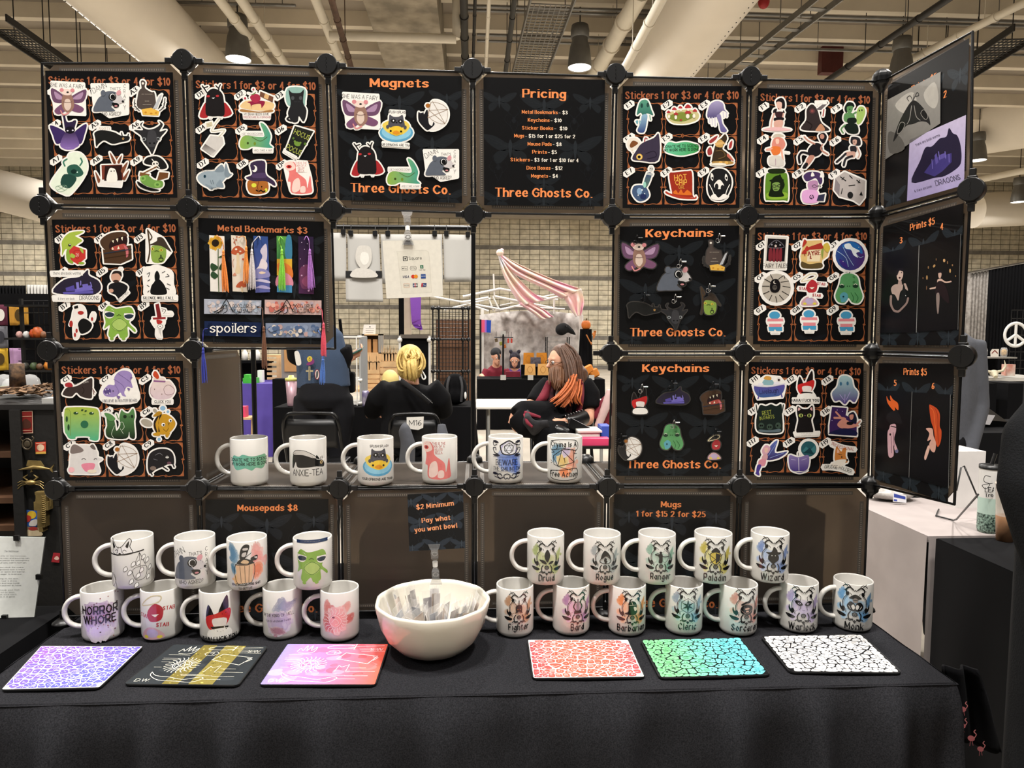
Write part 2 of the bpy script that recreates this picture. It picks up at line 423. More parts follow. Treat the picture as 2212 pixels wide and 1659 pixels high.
# ---------------------------------------------------------------- the hall
def wall_mat():
 m = bpy.data.materials.new('split_face_block'); m.use_nodes = True; nt = m.node_tree; p = nt.nodes['Principled BSDF']; N = nt.nodes.new; L = nt.links.new
 tc = N('ShaderNodeTexCoord'); sp = N('ShaderNodeSeparateXYZ'); cb = N('ShaderNodeCombineXYZ'); L(tc.outputs['Object'], sp.inputs[0])
 ad = N('ShaderNodeMath'); ad.operation = 'ADD'; L(sp.outputs['X'], ad.inputs[0]); L(sp.outputs['Y'], ad.inputs[1]); L(ad.outputs[0], cb.inputs['X']); L(sp.outputs['Z'], cb.inputs['Y'])
 br = N('ShaderNodeTexBrick'); br.offset = 0; L(cb.outputs[0], br.inputs['Vector'])
 for k, v in (('Scale', 1),('Mortar Size', .012),('Brick Width', .4),('Row Height', .2),('Mortar Smooth', .1)): br.inputs[k].default_value = v
 br.inputs['Color1'].default_value = lin('cfc6b0'); br.inputs['Color2'].default_value = lin('c6bca5'); br.inputs['Mortar'].default_value = lin('6a6250')
 md = N('ShaderNodeMath'); md.operation = 'MODULO'; L(sp.outputs['Z'], md.inputs[0]); md.inputs[1].default_value = 1.2
 lt = N('ShaderNodeMath'); lt.operation = 'LESS_THAN'; L(md.outputs[0], lt.inputs[0]); lt.inputs[1].default_value = .16
 mx = N('ShaderNodeMixRGB'); L(lt.outputs[0], mx.inputs[0]); L(br.outputs['Color'], mx.inputs[1]); mx.inputs[2].default_value = lin('77726a')
 nz = N('ShaderNodeTexNoise'); nz.inputs['Scale'].default_value = 5; nz.inputs['Detail'].default_value = 6; L(tc.outputs['Object'], nz.inputs['Vector'])
 mr = N('ShaderNodeMapRange'); mr.inputs['From Min'].default_value = .3; mr.inputs['From Max'].default_value = .7; mr.inputs['To Min'].default_value = .72; mr.inputs['To Max'].default_value = 1.15; L(nz.outputs['Fac'], mr.inputs['Value'])
 sc = N('ShaderNodeVectorMath'); sc.operation = 'SCALE'; L(mx.outputs[0], sc.inputs[0]); L(mr.outputs[0], sc.inputs['Scale']); L(sc.outputs[0], p.inputs['Base Color'])
 bp = N('ShaderNodeBump'); bp.inputs['Strength'].default_value = .5; bp.inputs['Distance'].default_value = .03; L(nz.outputs['Fac'], bp.inputs['Height']); L(bp.outputs[0], p.inputs['Normal'])
 p.inputs['Roughness'].default_value = .95
 return m
WY = 26.5
WM = wall_mat()
struct('floor', MB().box(-24,26,-9, WY, -.2,0), M['floor'])
struct('wall_back', MB().box(-24,26, WY, WY + .3,0,8.4), WM)
struct('wall_left', MB().box(-24.3,-24,-9, WY, 0,8.4), WM)
struct('wall_right', MB().box(26,26.3,-9, WY, 0,8.4), WM)
CZ = 8.0
struct('ceiling', MB().box(-24,26,-9, WY, CZ, CZ + .3), M['soffit'])
for i in range(16):
 y = 6.9 + i * 1.28
 struct('ceiling_rib', MB().box(-24,26, y, y + .17, CZ - .3, CZ), M['rib'])
g = MB().box(-24,26, WY - .5, WY, 6.0,6.22); struct('trim_1', g, M['soffit'])
# long concrete girder and its strut running away from the stand
def along(u0, v0, u1, v1, z): a, b = onZ(u0, v0, z), onZ(u1, v1, z); return a, b
a = onZ(868,20,7.0); b = onZ(888,150,7.0)
struct('ceiling_girder', MB().box(a.x - .62, a.x + .62,5, WY, 7.0, CZ), M['concrete'])
def duct(u, v, z, r, y0=4, y1=WY, label='', seam=True, c='fabric_duct'):
 x = onZ(u, v, z - r).x; t = thing(c, label, 'air duct', (x, y0, z - r), 'round ducts under the ceiling')
 MB().cyl((x, y0, z),(x, y1, z), r, n=40).build('duct_tube', M['duct'], t)
 if seam:
  mb = MB()
  for i in range(90):
   q = math.radians(-118 if u < 1000 else -62); y = y0 + 2 + i * .16
   mb.ell((x + r * math.cos(q), y, z + r * math.sin(q)),.012,6,4)
  mb.build('perforation', M['piped'], t)
 for i in range(5): MB().box(x - .01, x + .01, y0 + 1.5 + i * 4, y0 + 1.52 + i * 4, z + r, CZ).build('hanger', M['galv'], t)
 return t
duct(240,60,6.75,.62, label='wide cream fabric duct above the sticker boards at the left')
duct(1530,80,6.75,.66, label='wide cream fabric duct above the keychain boards at the right')
def pipe(u0, v0, u1, v1, z, r, m, name, label, group='pipes under the ceiling', y0=None, y1=None, z1=None):
 a, b = onZ(u0, v0, z), onZ(u1, v1, z1 or z); d = (b - a).normalized(); L = (b - a).length
 mb = MB().cyl(a - d * .6, b + d * 3.5, r, n=12)
 for i in range(9):
  yy = 6.985 + i * 1.28
  if min(a.y, b.y) < yy < max(a.y, b.y) and abs(d.y) > .3: q = a + d * ((yy - a.y) / d.y); mb.cyl(q, (q.x, q.y, CZ - .3),.008, n=5)
 for i in range(3):
  q = a + d * (L * (i + .5) / 3); mb.cyl(q - d * .03, q + d * .03, r * 1.18, n=12)
 return solo(name, mb, M[m], label, 'pipe', group)
pipe(490,20,575,130,7.0,.085, 'pipew', 'painted_pipe', 'white painted pipe, first to the right of the left duct')
pipe(535,20,610,130,7.0,.085, 'pipew', 'painted_pipe', 'white painted pipe, second to the right of the left duct')
pipe(690,20,738,140,6.9,.08, 'pipew', 'painted_pipe', 'white painted pipe beside the concrete girder, with a branch across it')
pipe(722,20,757,140,6.3,.05, 'rust', 'rusty_pipe', 'rusty brown pipe between white pipe and concrete girder')
pipe(1002,10,1005,140,7.0,.07, 'piped', 'dark_pipe', 'thick dark pipe over the pricing board corner')
pipe(1056,10,1050,140,7.0,.035, 'pipew', 'painted_pipe', 'thin white upright-looking pipe between two dark ones over the pricing board')
pipe(1026,10,1022,130,7.2,.03, 'piped', 'dark_pipe', 'thin dark pipe beside the thick dark one')
pipe(1110,10,1093,150,6.6,.045, 'piped', 'dark_pipe', 'dark pipe beside the wire cable tray')
pipe(1365,20,1285,160,7.0,.15, 'pipew', 'painted_pipe', 'thick white pipe to the right of the cable tray')
pipe(1418,20,1340,165,5.8,.07, 'pipew', 'painted_pipe', 'white pipe hugging the right fabric duct')
pipe(2195,15,1965,130,7.0,.07, 'pipew', 'painted_pipe', 'white pipe slanting over the end print board')
pipe(2030,10,1800,165,6.9,.06, 'piped', 'dark_pipe', 'dark slanting pipe over the F sticker board')
# cross pipe under the girder
a, b = onZ(712,77,6.7), onZ(985,80,6.7); b.y = a.y
mb = MB().cyl(a, b, .08, n=12).cyl(b, b + Vector((0,0,1.2)),.07, n=12)
solo('branch_pipe', mb, M['pipew'], 'white branch pipe crossing under the concrete girder and turning up', 'pipe', 'pipes under the ceiling')
for i, (v0, v1, u0, u1) in enumerate(((13,25,1010,2300),(22,34,1010,2300),(75,93,1030,2300),(88,105,1030,2300),(2,14,290,640))):
 a, b = onZ(u0, v0,7.52), onZ(u1, v1,7.52); b.y = a.y
 mb = MB().cyl(a, b, .03, n=8)
 for k in range(6): q = a.lerp(b, (k + .5) / 6); mb.cyl(q, (q.x, q.y, CZ - .001),.008, n=5)
 solo('conduit', mb, M['galv'], ['topmost thin metal conduit crossing behind the ducts', 'second thin metal conduit crossing behind the ducts', 'third thin conduit, just above the lamp mouths', 'lowest thin conduit crossing behind the ducts', 'thin conduit above the left pipes'][i], 'conduit', 'conduits under the ceiling')
# cable trays
def tray(pts, z, wd, rung, m, label, name='cable_tray'):
 a, b = onZ(*pts[0], z), onZ(*pts[1], z); d = (b - a).normalized(); s = Vector((0,0,1)).cross(d) * wd / 2; L = (b - a).length + 3
 t = thing(name, label, 'cable tray', tuple(a), 'cable trays under the ceiling'); mb = MB()
 for k in (-1,1): mb.obox(a + d * L / 2 + s * k, d * (L / 2 + .5), s.normalized() * .012, Vector((0,0,.06)))
 mb.build('side_rail', M[m], t); mb = MB(); n = int(L / rung)
 for i in range(n):
  q = a + d * (i * rung); (mb if rung < .2 else MB()).obox(q, d * .012 if rung < .2 else d * .06, s, Vector((0,0,.008)))
  if rung > .2: MB().obox(q, d * .06, s, Vector((0,0,.008))).build('rung', M[m], t)
 if rung < .2:
  for k in range(-3,4): mb.obox(a + d * L / 2 + s * k / 4, d * L / 2, s.normalized() * .007, Vector((0,0,.007)))
 if mb.v: mb.build('wire_mesh', M[m], t)
 for i in range(4):
  q = a + d * (L * (i + .5) / 4)
  for k in (-1,1): MB().cyl(q + s * k, (q.x + s.x * k, q.y + s.y * k, CZ),.01, n=5).build('hanger', M[m], t)
tray(((1760,20),(1575,165)),7.2,.42,.42, 'galv', 'grey ladder cable tray slanting over the E and F sticker boards')
tray(((1190,10),(1145,155)),7.1,.75,.12, 'galv', 'wire mesh cable tray between dark pipe and thick white pipe')
tray(((20,65),(130,140)),6.6,.5,.12, 'piped', 'cable tray full of wires at the upper left corner')
tray(((2190,85),(2090,150)),6.6,.6,.12, 'piped', 'wire cable tray beyond the end print board')
a, b = onY(720,60,12.2), onY(905,150,12.2)
# ductwork and beams seen at the right edge and the left edge
mb = MB().cyl(onY(2060,275,20) , onY(2330,225,17),.95, n=32); solo('fabric_duct', mb, M['duct'], 'wide cream duct crossing behind the end print board', 'air duct', 'round ducts under the ceiling')
mb = MB().cyl(onY(2104,455,23), onY(2420,440,23),.62, n=28); solo('fabric_duct', mb, M['duct'], 'cream duct along the top of the block wall, far right', 'air duct', 'round ducts under the ceiling')
mb = MB().cyl(onY(-260,345,20), onY(110,440,20),.6, n=28); solo('fabric_duct', mb, M['duct'], 'cream duct behind the leftmost sticker board', 'air duct', 'round ducts under the ceiling')
mb = MB().cyl(onY(2010,410,22), onY(2400,330,17),.1, n=10); solo('painted_pipe', mb, M['pipew'], 'thin white pipe below the crossing duct at the right edge', 'pipe', 'pipes under the ceiling')
mb = MB().cyl(onY(1128 + 665,85,14.5), onY(1128 + 665,155,14.5),.11, n=4); mb.box(*(lambda p: (p.x - .25, p.x + .25, p.y - .1, p.y + .1, p.z - .05, CZ))(onY(1793,155,14.5)))
solo('steel_post', mb, mat('maroon_steel', '54211f', .6), 'maroon steel drop post over the F sticker board', 'post')
mb = MB().ell(onY(1650,4,11),(.1,.1,.12)); mb.cyl(onY(1650,4,11), onY(1650,-60,11),.02, n=6)
solo('fire_bell', mb, M['red'], 'red alarm light hanging at the top edge of the picture', 'alarm')
# high-bay lamps
def lamp(u, v, dia, label):
 d = min(F * .46 / dia, 23); p = CAM + ray(u, v) * d; t = thing('high_bay_lamp', label, 'lamp', tuple(p), 'high-bay lamps')
 R = .23
 MB().lathe([(R, 0),(R * 1.02,.02),(R * .95,.2),(R * .82,.4),(R * .68,.5),(R * .68,.56)], p, 28).build('lamp_shade', M['lamp'], t)
 MB().lathe([(.001,.57),(R * .78,.57),(R * .78,.7),(R * .7,.8),(.001,.8)], p, 24).build('ballast_housing', M['lamp'], t)
 MB().lathe([(.001,.012),(R * .95,.012),(R * .97,.03),(.001,.05)], p, 28).build('lens', M['lens'], t)
 MB().cyl(p + Vector((0,0,.8)),(p.x, p.y, CZ),.012, n=6).build('hanging_rod', M['piped'], t)
 lamp_light(p.x, p.y, p.z - .03,420,.45)
lamp(515,129,53, 'lit high-bay lamp above the D sticker board'); lamp(1252,147,51, 'lit high-bay lamp above the pricing board')
lamp(1946,172,50, 'lit high-bay lamp half hidden by the end print board'); lamp(2112,347,34, 'small lit lamp beside the middle print board, under the crossing duct')
lamp(2200,437,30, 'small lit lamp at the right edge'); lamp(72,272,30, 'small far lamp left of the A sticker board')
# ---------------------------------------------------------------- table with its cloth
TZ = .745
def cloth_top(u, v): return 0
tcloth = MB()
X0, X1, Y0, Y1 = .012,1.848,-.352,.40
def drape(s, t):
 """s along the hem from back left round the front to back right, t from table edge to floor"""
 Lx, Ly = X1 - X0, Y1 - Y0; q = s * (Lx + 2 * Ly)
 if q < Ly: x, y, nx, ny = X0, Y1 - q, -1,0
 elif q < Ly + Lx: x, y, nx, ny = X0 + q - Ly, Y0,0,-1
 else: x, y, nx, ny = X1, Y0 + q - Ly - Lx, 1,0
 fold = .5 + .5 * math.sin(q * 31 + 2.2 * math.sin(q * 5.3)) ; fold2 = .5 + .5 * math.sin(q * 61 + 2 * math.sin(q * 7) + t * 2)
 o = .012 * math.sin(min(1, t * 14) * math.pi / 2) + (1 - math.exp(-t * 9)) * (.006 + .045 * fold ** 2 + .012 * fold2) * (1 if ny else .3) - .004 + .006 * math.sin(t * 9 + q * 21) * min(1, t * 6)
 sag = .012 * math.sin(q * 8.3) * math.exp(-t * 14)
 return (x + nx * o, y + ny * o, TZ - .0012 - t * (TZ - .012))
tcloth.grid(lambda a, b: (X0 + (X1 - X0) * a, Y0 + (Y1 - Y0) * b, TZ - .0035 + .0012 * math.sin(a * 47 + b * 9) * math.sin(b * 31)),60,30)
tcloth.grid(lambda a, b: drape(a, b ** 1.4),420,26)
solo('tablecloth', tcloth, M['cloth'], 'black cloth draped over the long table in front', 'tablecloth')
# ---------------------------------------------------------------- the rack of grid panels
NP = [[(87,133),(398,132),(708,142),(1021,152),(1329,162),(1619,168),(1905,173)],
      [(93,446),(409,450),(720,455),(1023,464),(1322,468),(1613,468),(1896,467)],
      [(109,757),(420,756),(728,757),(1024,760),(1319,763),(1604,763),(1885,763)],
      [(124,1056),(430,1054),(734,1054),(1025,1050),(1311,1050),(1597,1050),(1879,1049)]]
ND = [[onY(u, v, 0) for u, v in r] for r in NP]
ND.append([Vector((p.x, 0, TZ + .012)) for p in ND[3]])
WX = ND[0][6].x
WN = [onX(2104,63, WX + .02), onX(2100,411, WX + .012), onX(2080,769, WX + .006), onX(2064,1094, WX)]
def sheet_mat():
 m = bpy.data.materials.new('frosted_panel'); m.use_nodes = True; nt = m.node_tree; p = nt.nodes['Principled BSDF']; N = nt.nodes.new; L = nt.links.new
 p.inputs['Base Color'].default_value = lin('a89d90'); p.inputs['Roughness'].default_value = .34; p.inputs['IOR'].default_value = 1.3
 nz = N('ShaderNodeTexNoise'); nz.inputs['Scale'].default_value = 700; tc = N('ShaderNodeTexCoord'); bp = N('ShaderNodeBump'); bp.inputs['Strength'].default_value = .08; bp.inputs['Distance'].default_value = .001
 L(tc.outputs['Object'], nz.inputs['Vector']); L(nz.outputs['Fac'], bp.inputs['Height']); L(bp.outputs[0], p.inputs['Normal'])
 p.inputs['Base Color'].default_value = lin('554d46')
 tr = N('ShaderNodeBsdfRefraction'); tr.inputs['Roughness'].default_value = .22; tr.inputs['IOR'].default_value = 1.12; tr.inputs['Color'].default_value = lin('c8bcae')
 tl = N('ShaderNodeBsdfTranslucent'); tl.inputs['Color'].default_value = lin('b5a99a')
 m1 = N('ShaderNodeMixShader'); m1.inputs[0].default_value = .45; L(tr.outputs[0], m1.inputs[1]); L(tl.outputs[0], m1.inputs[2])
 m2 = N('ShaderNodeMixShader'); m2.inputs[0].default_value = .62; L(p.outputs[0], m2.inputs[1]); L(m1.outputs[0], m2.inputs[2])
 L(m2.outputs[0], nt.nodes['Material Output'].inputs['Surface'])
 return m
SM = sheet_mat()
STM = mat('panel_stitch_strip', '4a443d', .5,0,.1); TKM = mat('panel_stitch', '857b70', .4,0,.1)
def panel(a, b, c, d, nrm, label, group, sides=''):
 """corners: a top-left, b top-right, c bottom-right, d bottom-left (node centres); nrm points at the viewer"""
 n = Vector(nrm); cen = (a + b + c + d) / 4; t = thing('frosted_screen', label, 'panel', tuple((c + d) / 2), group)
 def P(u, v): return a.lerp(b, u).lerp(d.lerp(c, u), v)
 e = .022; h = .1
 out = [P(h, e), P(1 - h, e), P(1 - e, h), P(1 - e, 1 - h), P(1 - h, 1 - e), P(h, 1 - e), P(e, 1 - h), P(e, h)]
 MB().prism([p - n * .001 for p in out], n * .002).build('sheet', SM, t)
 out = [P(h * .8, e * .75), P(1 - h * .8, e * .75), P(1 - e * .75, h * .8), P(1 - e * .75,1 - h * .8), P(1 - h * .8,1 - e * .75), P(h * .8,1 - e * .75), P(e * .75,1 - h * .8), P(e * .75, h * .8)]
 mb = MB().tube([P(.01, e * .55), P(.99, e * .55)], .0026,8).tube([P(1 - e * .55,.01), P(1 - e * .55,.99)], .0026,8).tube([P(.99,1 - e * .55), P(.01,1 - e * .55)], .0026,8).tube([P(e * .55,.99), P(e * .55,.01)], .0026,8)
 mb.build('wire_frame', M['steel'], t)
 mb = MB(); w0, w1 = .045,.075
 for q in ((lambda s, w: P(s, w)),(lambda s, w: P(1 - w, s)),(lambda s, w: P(1 - s, 1 - w)),(lambda s, w: P(w, 1 - s))):
  o = n * .0013
  mb.add([q(.13, w0) + o, q(.87, w0) + o, q(.87, w1) + o, q(.13, w1) + o], [(0,1,2,3)], 0)
  o = n * .0017; wm = (w0 + w1) / 2
  for i in range(46):
   s = .15 + .7 * i / 45; mb.add([q(s, wm - .006) + o, q(s + .005, wm - .006) + o, q(s + .005, wm + .006) + o, q(s, wm + .006) + o], [(0,1,2,3)], 1)
 mb.build('stitched_border', [STM, TKM], t)
 return t
NAM = {(0,0): 'carrying sticker board A', (0,1): 'carrying sticker board D', (0,2): 'carrying the magnets board', (0,3): 'carrying the pricing board', (0,4): 'carrying sticker board E', (0,5): 'carrying sticker board F',
       (1,0): 'carrying sticker board B', (1,1): 'carrying the metal bookmarks board', (1,4): 'carrying the upper keychains board', (1,5): 'carrying sticker board G',
       (2,0): 'carrying sticker board C', (2,4): 'carrying the lower keychains board', (2,5): 'carrying sticker board H',
       (3,0): 'with no poster, behind the corgi mug', (3,1): 'carrying the mousepads poster', (3,2): 'with no poster, behind the pay what you want card', (3,3): 'with no poster and a mug box behind it', (3,4): 'carrying the mugs price poster', (3,5): 'with no poster, behind the Wizard and Monk mugs'}
for (r, c), nm in NAM.items():
 panel(ND[r][c], ND[r][c + 1], ND[r + 1][c + 1], ND[r + 1][c], (0,-1,0), 'frosted grey grid panel ' + nm, 'frosted grid panels of the display rack')
for r in range(3):
 panel(ND[r][6] + Vector((0,-.004,0)), WN[r], WN[r + 1], ND[r + 1][6] + Vector((0,-.004,0)),(-1,0,0), 'frosted grey grid panel of the side wing, ' + ('carrying prints 1 and 2', 'carrying prints 3 and 4', 'carrying prints 5 and 6')[r], 'frosted grid panels of the display rack')
BK = Vector((0,.305,0))
for c, nm in ((1, 'first two mugs'),(2, 'raccoon and ferret mugs'),(3, 'two dice mugs')):
 panel(ND[3][c] + BK, ND[3][c + 1] + BK, ND[3][c + 1], ND[3][c], (0,0,1), 'flat frosted grid panel as shelf under the ' + nm, 'frosted grid panels of the display rack')
panel(ND[2][1], ND[2][1] + BK, ND[3][1] + BK, ND[3][1], (1,0,0), 'frosted grid panel set edgeways beside board C', 'frosted grid panels of the display rack')
for c in (0,4,5): panel(ND[3][c] + BK, ND[3][c + 1] + BK, ND[3][c + 1], ND[3][c], (0,0,1), 'flat frosted grid panel behind the foot of board ' + {0: 'C', 4: 'keychains', 5: 'H'}[c], 'frosted grid panels of the display rack')
for c in range(6): panel(ND[3][c] + BK, ND[3][c + 1] + BK, ND[4][c + 1] + BK, ND[4][c] + BK, (0,1,0), 'frosted grid panel at the back of the bottom cubes', 'frosted back panels of the bottom cubes') if c in (0,5) else None
def connector(p, nrm, dirs, label, group='black rack connectors'):
 n = Vector(nrm); t = thing('rack_connector', label, 'connector', tuple(p), group)
 s = n.cross(Vector((0,0,1))) if abs(n.z) < .9 else Vector((1,0,0)); mb = MB(); R = .0222
 mb.tube([p - n * .012, p + n * .008, p + n * .0095], [R, R, R * .93], 32); mb.build('disc', M['black'], t)
 mb = MB()
 for k in range(7):
  a = p + n * .0098 + Vector((0,0,-.013 + k * .0043)); mb.tube([a + s * .0016 * (k % 2), a + Vector((0,0,.003)) + s * .0016 * ((k + 1) % 2)], .0006,5)
 mb.build('embossed_mark', M['black'], t)
 for d in dirs:
  d = Vector(d); q = d.cross(n); mb = MB().obox(p + d * .028 - n * .003, d * .012, q * .0055, n * .005).obox(p + d * .023 - n * .002, d * .003, q * .008, n * .006); mb.build('clip_arm', M['black'], t, [BEV(.0015)])
 return t
RN = ['top', 'second', 'third', 'bottom']
COLN = ['at the left edge of the rack', 'between the first and second columns', 'between the second and third columns', 'between the third and fourth columns', 'between the fourth and fifth columns', 'between the fifth and sixth columns', 'at the corner with the side wing']
for r in range(4):
 for c in range(7):
  if (r, c) in ((0,0),(2,2),(2,3)): continue
  dr = [(0,0,-1)] + ([(0,0,1)] if r else []) + ([(1,0,0)] if c < 6 else []) + ([(-1,0,0)] if c else [])
  if c < 6: connector(ND[r][c] + Vector((0,-.003,0)),(0,-1,0), dr, f'round black connector {COLN[c]}, {RN[r]} row')
  else:
   p = ND[r][c]; t = thing('corner_connector', f'faceted black corner connector {COLN[c]}, {RN[r]} row', 'connector', tuple(p), 'black corner connectors')
   mb = MB().tube([p + Vector((0,0, z)) for z in (-.03,-.022,-.012,.012,.02,.024)], [.007,.009,.02,.021,.014,.006], 8); mb.build('hub', M['black'], t, [BEV(.002)])
   MB().tube([p + Vector((0,0,-.005)), p + Vector((0,0,.005))], .0225,8).build('rib_ring', M['steel'], t)
for r in (1,2): connector(WN[r] + Vector((-.004,-.004,0)), Vector((-.75,-.66,0)).normalized(), [(0,0,1),(0,0,-1)], f'round black connector at the free edge of the side wing, ' + ('between prints 2 and 4' if r == 1 else 'between prints 4 and 6'))
for c in range(7): 
 p = ND[4][c]; mb = MB().lathe([(.001,.012),(.012,.012),(.022,.004),(.023,0),(.001,0)], (p.x, 0, TZ - .001),20); mb.cyl((p.x, 0, TZ + .008),(p.x, 0, TZ + .03),.006, n=10)
 solo('round_rack_connector', mb, M['black'], f'black connector standing on the tablecloth {COLN[c]}', 'connector', 'rack connectors on the table')
for c in (2,3,4):
 p = ND[3][c] + BK; mb = MB().lathe([(.001,.022),(.01,.021),(.02,.012),(.0225,0),(.0225,-.01),(.001,-.01)], p, 24)
 t = thing('rack_connector', ['black dome connector behind the raccoon mug', 'black dome connector behind the smiling dice mug', 'black dome connector at the back right corner of the shelf'][c - 2], 'connector', tuple(p), 'black rack connectors'); mb.build('dome', M['black'], t)
 MB().obox(p + Vector((0,-.004,.0215)),(.0012,0,0),(0,.006,0),(0,0,.0016)).build('embossed_mark', M['chrome'], t)
# ---------------------------------------------------------------- printed artwork, drawn in the coordinates of each board
# board: (offset x, offset y, scale), rows "mark | label | artwork"
BOARDS = {}
def board(key, ox, oy, sc, txt):
 for ln in txt.strip().split('\n'):
  k, lab, o, spec = ln.split('|'); x, y = o.split(); BOARDS[k] = (key, ox + int(x) / sc, oy + int(y) / sc, 1 / sc, lab, spec)
board('A', 70,90,3.352, '''
A1|rat with purple fairy wings, lettered SHE WAS A FAIRY|140 292|q W 0 0 232 13 240 238 25 228;-t 222 27 110 40 n SHE_WAS_A_FAIRY 4;p 6a4a66 110 120 0 43 10 138 75 153;p 6a4a66 122 120 245 53 232 138 160 153;p 77506e 95 148 20 203 50 236 110 198;p 77506e 135 148 230 188 205 223 130 198;p a98aa8 88 120 20 68 35 123;p a98aa8 150 120 225 73 210 123;p 957365 82 93 142 93 162 178 118 223 74 178;p d9c4b6 98 128 130 128 140 178 115 208 90 178;e ead3c8 108 73 40 24 8;e d58a90 72 58 15 14;e d58a90 150 60 15 14;e 222 115 74 9 6;l d98c8c 9 122 223 85 238 65 208;l 6a4a4a 3 85 143 115 148 145 143
A2|grey shouting opossum lettered DAMN THAT'S CRAZY WHO ASKED|430 310|q W 0 0 260 0 260 210 130 235 20 160;-t K 38 62 42 t DAMN -25;-t K 22 170 42 n THAT'S 0;-t K 26 238 25 t C;-t K 26 236 62 t R;-t K 26 238 98 t A;-t K 26 234 134 t Z;-t K 30 238 180 t Y;-t K 24 135 225 n WHO_ASKED? -2;p 5d636e 10 190 40 110 70 80 110 50 170 55 220 100 225 122 170 145 140 160 170 190 130 195 70 195;p c9c4c4 145 85 190 65 230 110 225 130 180 142 150 120;e 111 150 90 28 28;e f2f2f2 150 88 20 22;e 111 152 90 17 19;p K 145 135 190 138 195 160 165 168;e c9898d 175 156 12 6;e d59aa0 195 60 16 20 30;e 5d636e 82 62 18 22;e 222 225 122 8 8
A3|charcuterie board sticker with cheese and knife|735 280|p 4d4440 30 100 45 65 55 55 50 10 65 0 83 15 80 55 125 85 150 95 150 210 30 200;e e8e2d8 65 22 9 9;-t cfc4b4 15 95 105 n ---_---------;-t cfc4b4 26 95 160 n ---;-t cfc4b4 22 95 184 n -------;q e3b44d 55 210 125 198 183 225 177 255 65 250;e c98a2c 85 232 9 7;e c98a2c 125 240 10 6;e c98a2c 160 235 8 6;q b9bcc0 135 210 183 115 203 100 190 140 165 200;l 333 6 7 140 5 180 40 220;l 333 6 225 130 215 190 185 220;k 333 4 0 160 15 170;k 333 4 0 190 17 188;k 333 4 227 160 213 172;k 333 4 220 198 203 198;k 333 4 13 210 29 204
A4|black bat rabbit with violet wings fading down|130 535|p 2d2340 95 25 92 5 105 0 120 45 155 45 170 35 188 40 175 90 170 125 115 125;p 3b2a5e 115 125 0 70 20 145 45 205 90 185;p 3b2a5e 170 125 260 60 245 145 220 205 175 185;p 2a2036>8a6cb4 115 115 170 115 210 205 180 235 160 245 110 245 70 210;e e9e4f0 125 110 8 6;e e9e4f0 160 107 8 6;e 17131f 142 105 36 26;e e9e4f0 125 110 7 5;e e9e4f0 162 107 7 5;-t e9e4f0 9 125 237 n -_---_------
A5|long black anteater sticker|450 620|q W 28 0 110 2 110 30 20 30;-t b9a58c 20 72 20 n ANXIETY;p 1d1d1c 0 40 50 20 140 35 190 60 250 65 245 95 190 108 130 120 70 95 30 120 12 140 5 80;k 1d1d1c 8 200 60 195 40;e c99a5a 207 82 8 8;e 111 207 82 4 4;k 1d1d1c 8 240 70 245 50
A6|black horned bull demon head|735 575|p 2a2a2c 65 65 45 25 65 7 55 35 95 60 145 55 190 25 180 0 210 25 185 75 235 65 195 115 165 165 145 215 130 240 110 205 65 145 50 105 0 65;e 8f9496 73 131 16 13;e 8f9496 175 129 16 13;e 222 73 131 8 8;e 222 175 129 8 8;p 3d3d40 105 75 155 75 165 165 130 190 95 165;e 111 115 160 8 6;e 111 147 160 8 6
A7|teal goat demon lying in a pale coffin|140 805|p e2ecd9 100 65 130 5 200 0 250 55 245 155 140 295 80 295 0 245 5 195;p 2f5a4c 115 100 180 85 230 145 190 175 120 155;l 3b7a62 12 95 95 85 65 110 45;l 3b7a62 12 205 90 220 65 210 40;p 24463d 90 155 180 180 130 255 65 230;e 16302a 160 135 22 16;e dfe 185 140 5 5;o 8fae95 3 30 245 100 235 105 265 50 280;k 8fae95 3 40 270 100 240;k 8fae95 3 95 270 45 240
A8|little white ghost in an open red book|455 800|q 7a3a2c 45 95 195 90 205 200 50 215;q e9e6e0 15 200 195 195 185 250 25 240;q 2a1715 70 100 190 95 195 205 65 208;p f0ece2 100 125 125 115 150 135 157 210 83 212;e 111 115 138 4 5;e 111 137 136 4 5;p 7d4a33 105 0 150 70 130 80;p 7d4a33 193 20 160 70 177 80;p 7d4a33 235 70 185 130 205 150;p 7d4a33 245 130 200 190 217 200;p 7d4a33 0 140 35 200 20 220;l 7d4a33 5 35 200 5 160
A9|pirate octopus with jolly roger flag|760 830|p 1c1c1c 50 50 70 10 140 0 190 30 215 80 170 95 120 70;e f0ece2 130 55 24 22;e 111 120 55 6 7;e 111 142 53 6 7;k f0ece2 6 105 20 160 85;k 7a5230 9 30 130 140 75;q 6b4526 160 115 225 120 220 155 140 180;q 7a5230 20 115 90 130 80 150 15 140;p 6f9a4a 20 155 70 135 120 170 180 180 180 220 120 230 40 200;e 86b35a 40 160 22 20;e 86b35a 145 205 24 20;e 55803a 40 160 10 9;e 55803a 145 205 11 9;p 111 0 180 70 220 160 245 100 250 20 220
''')
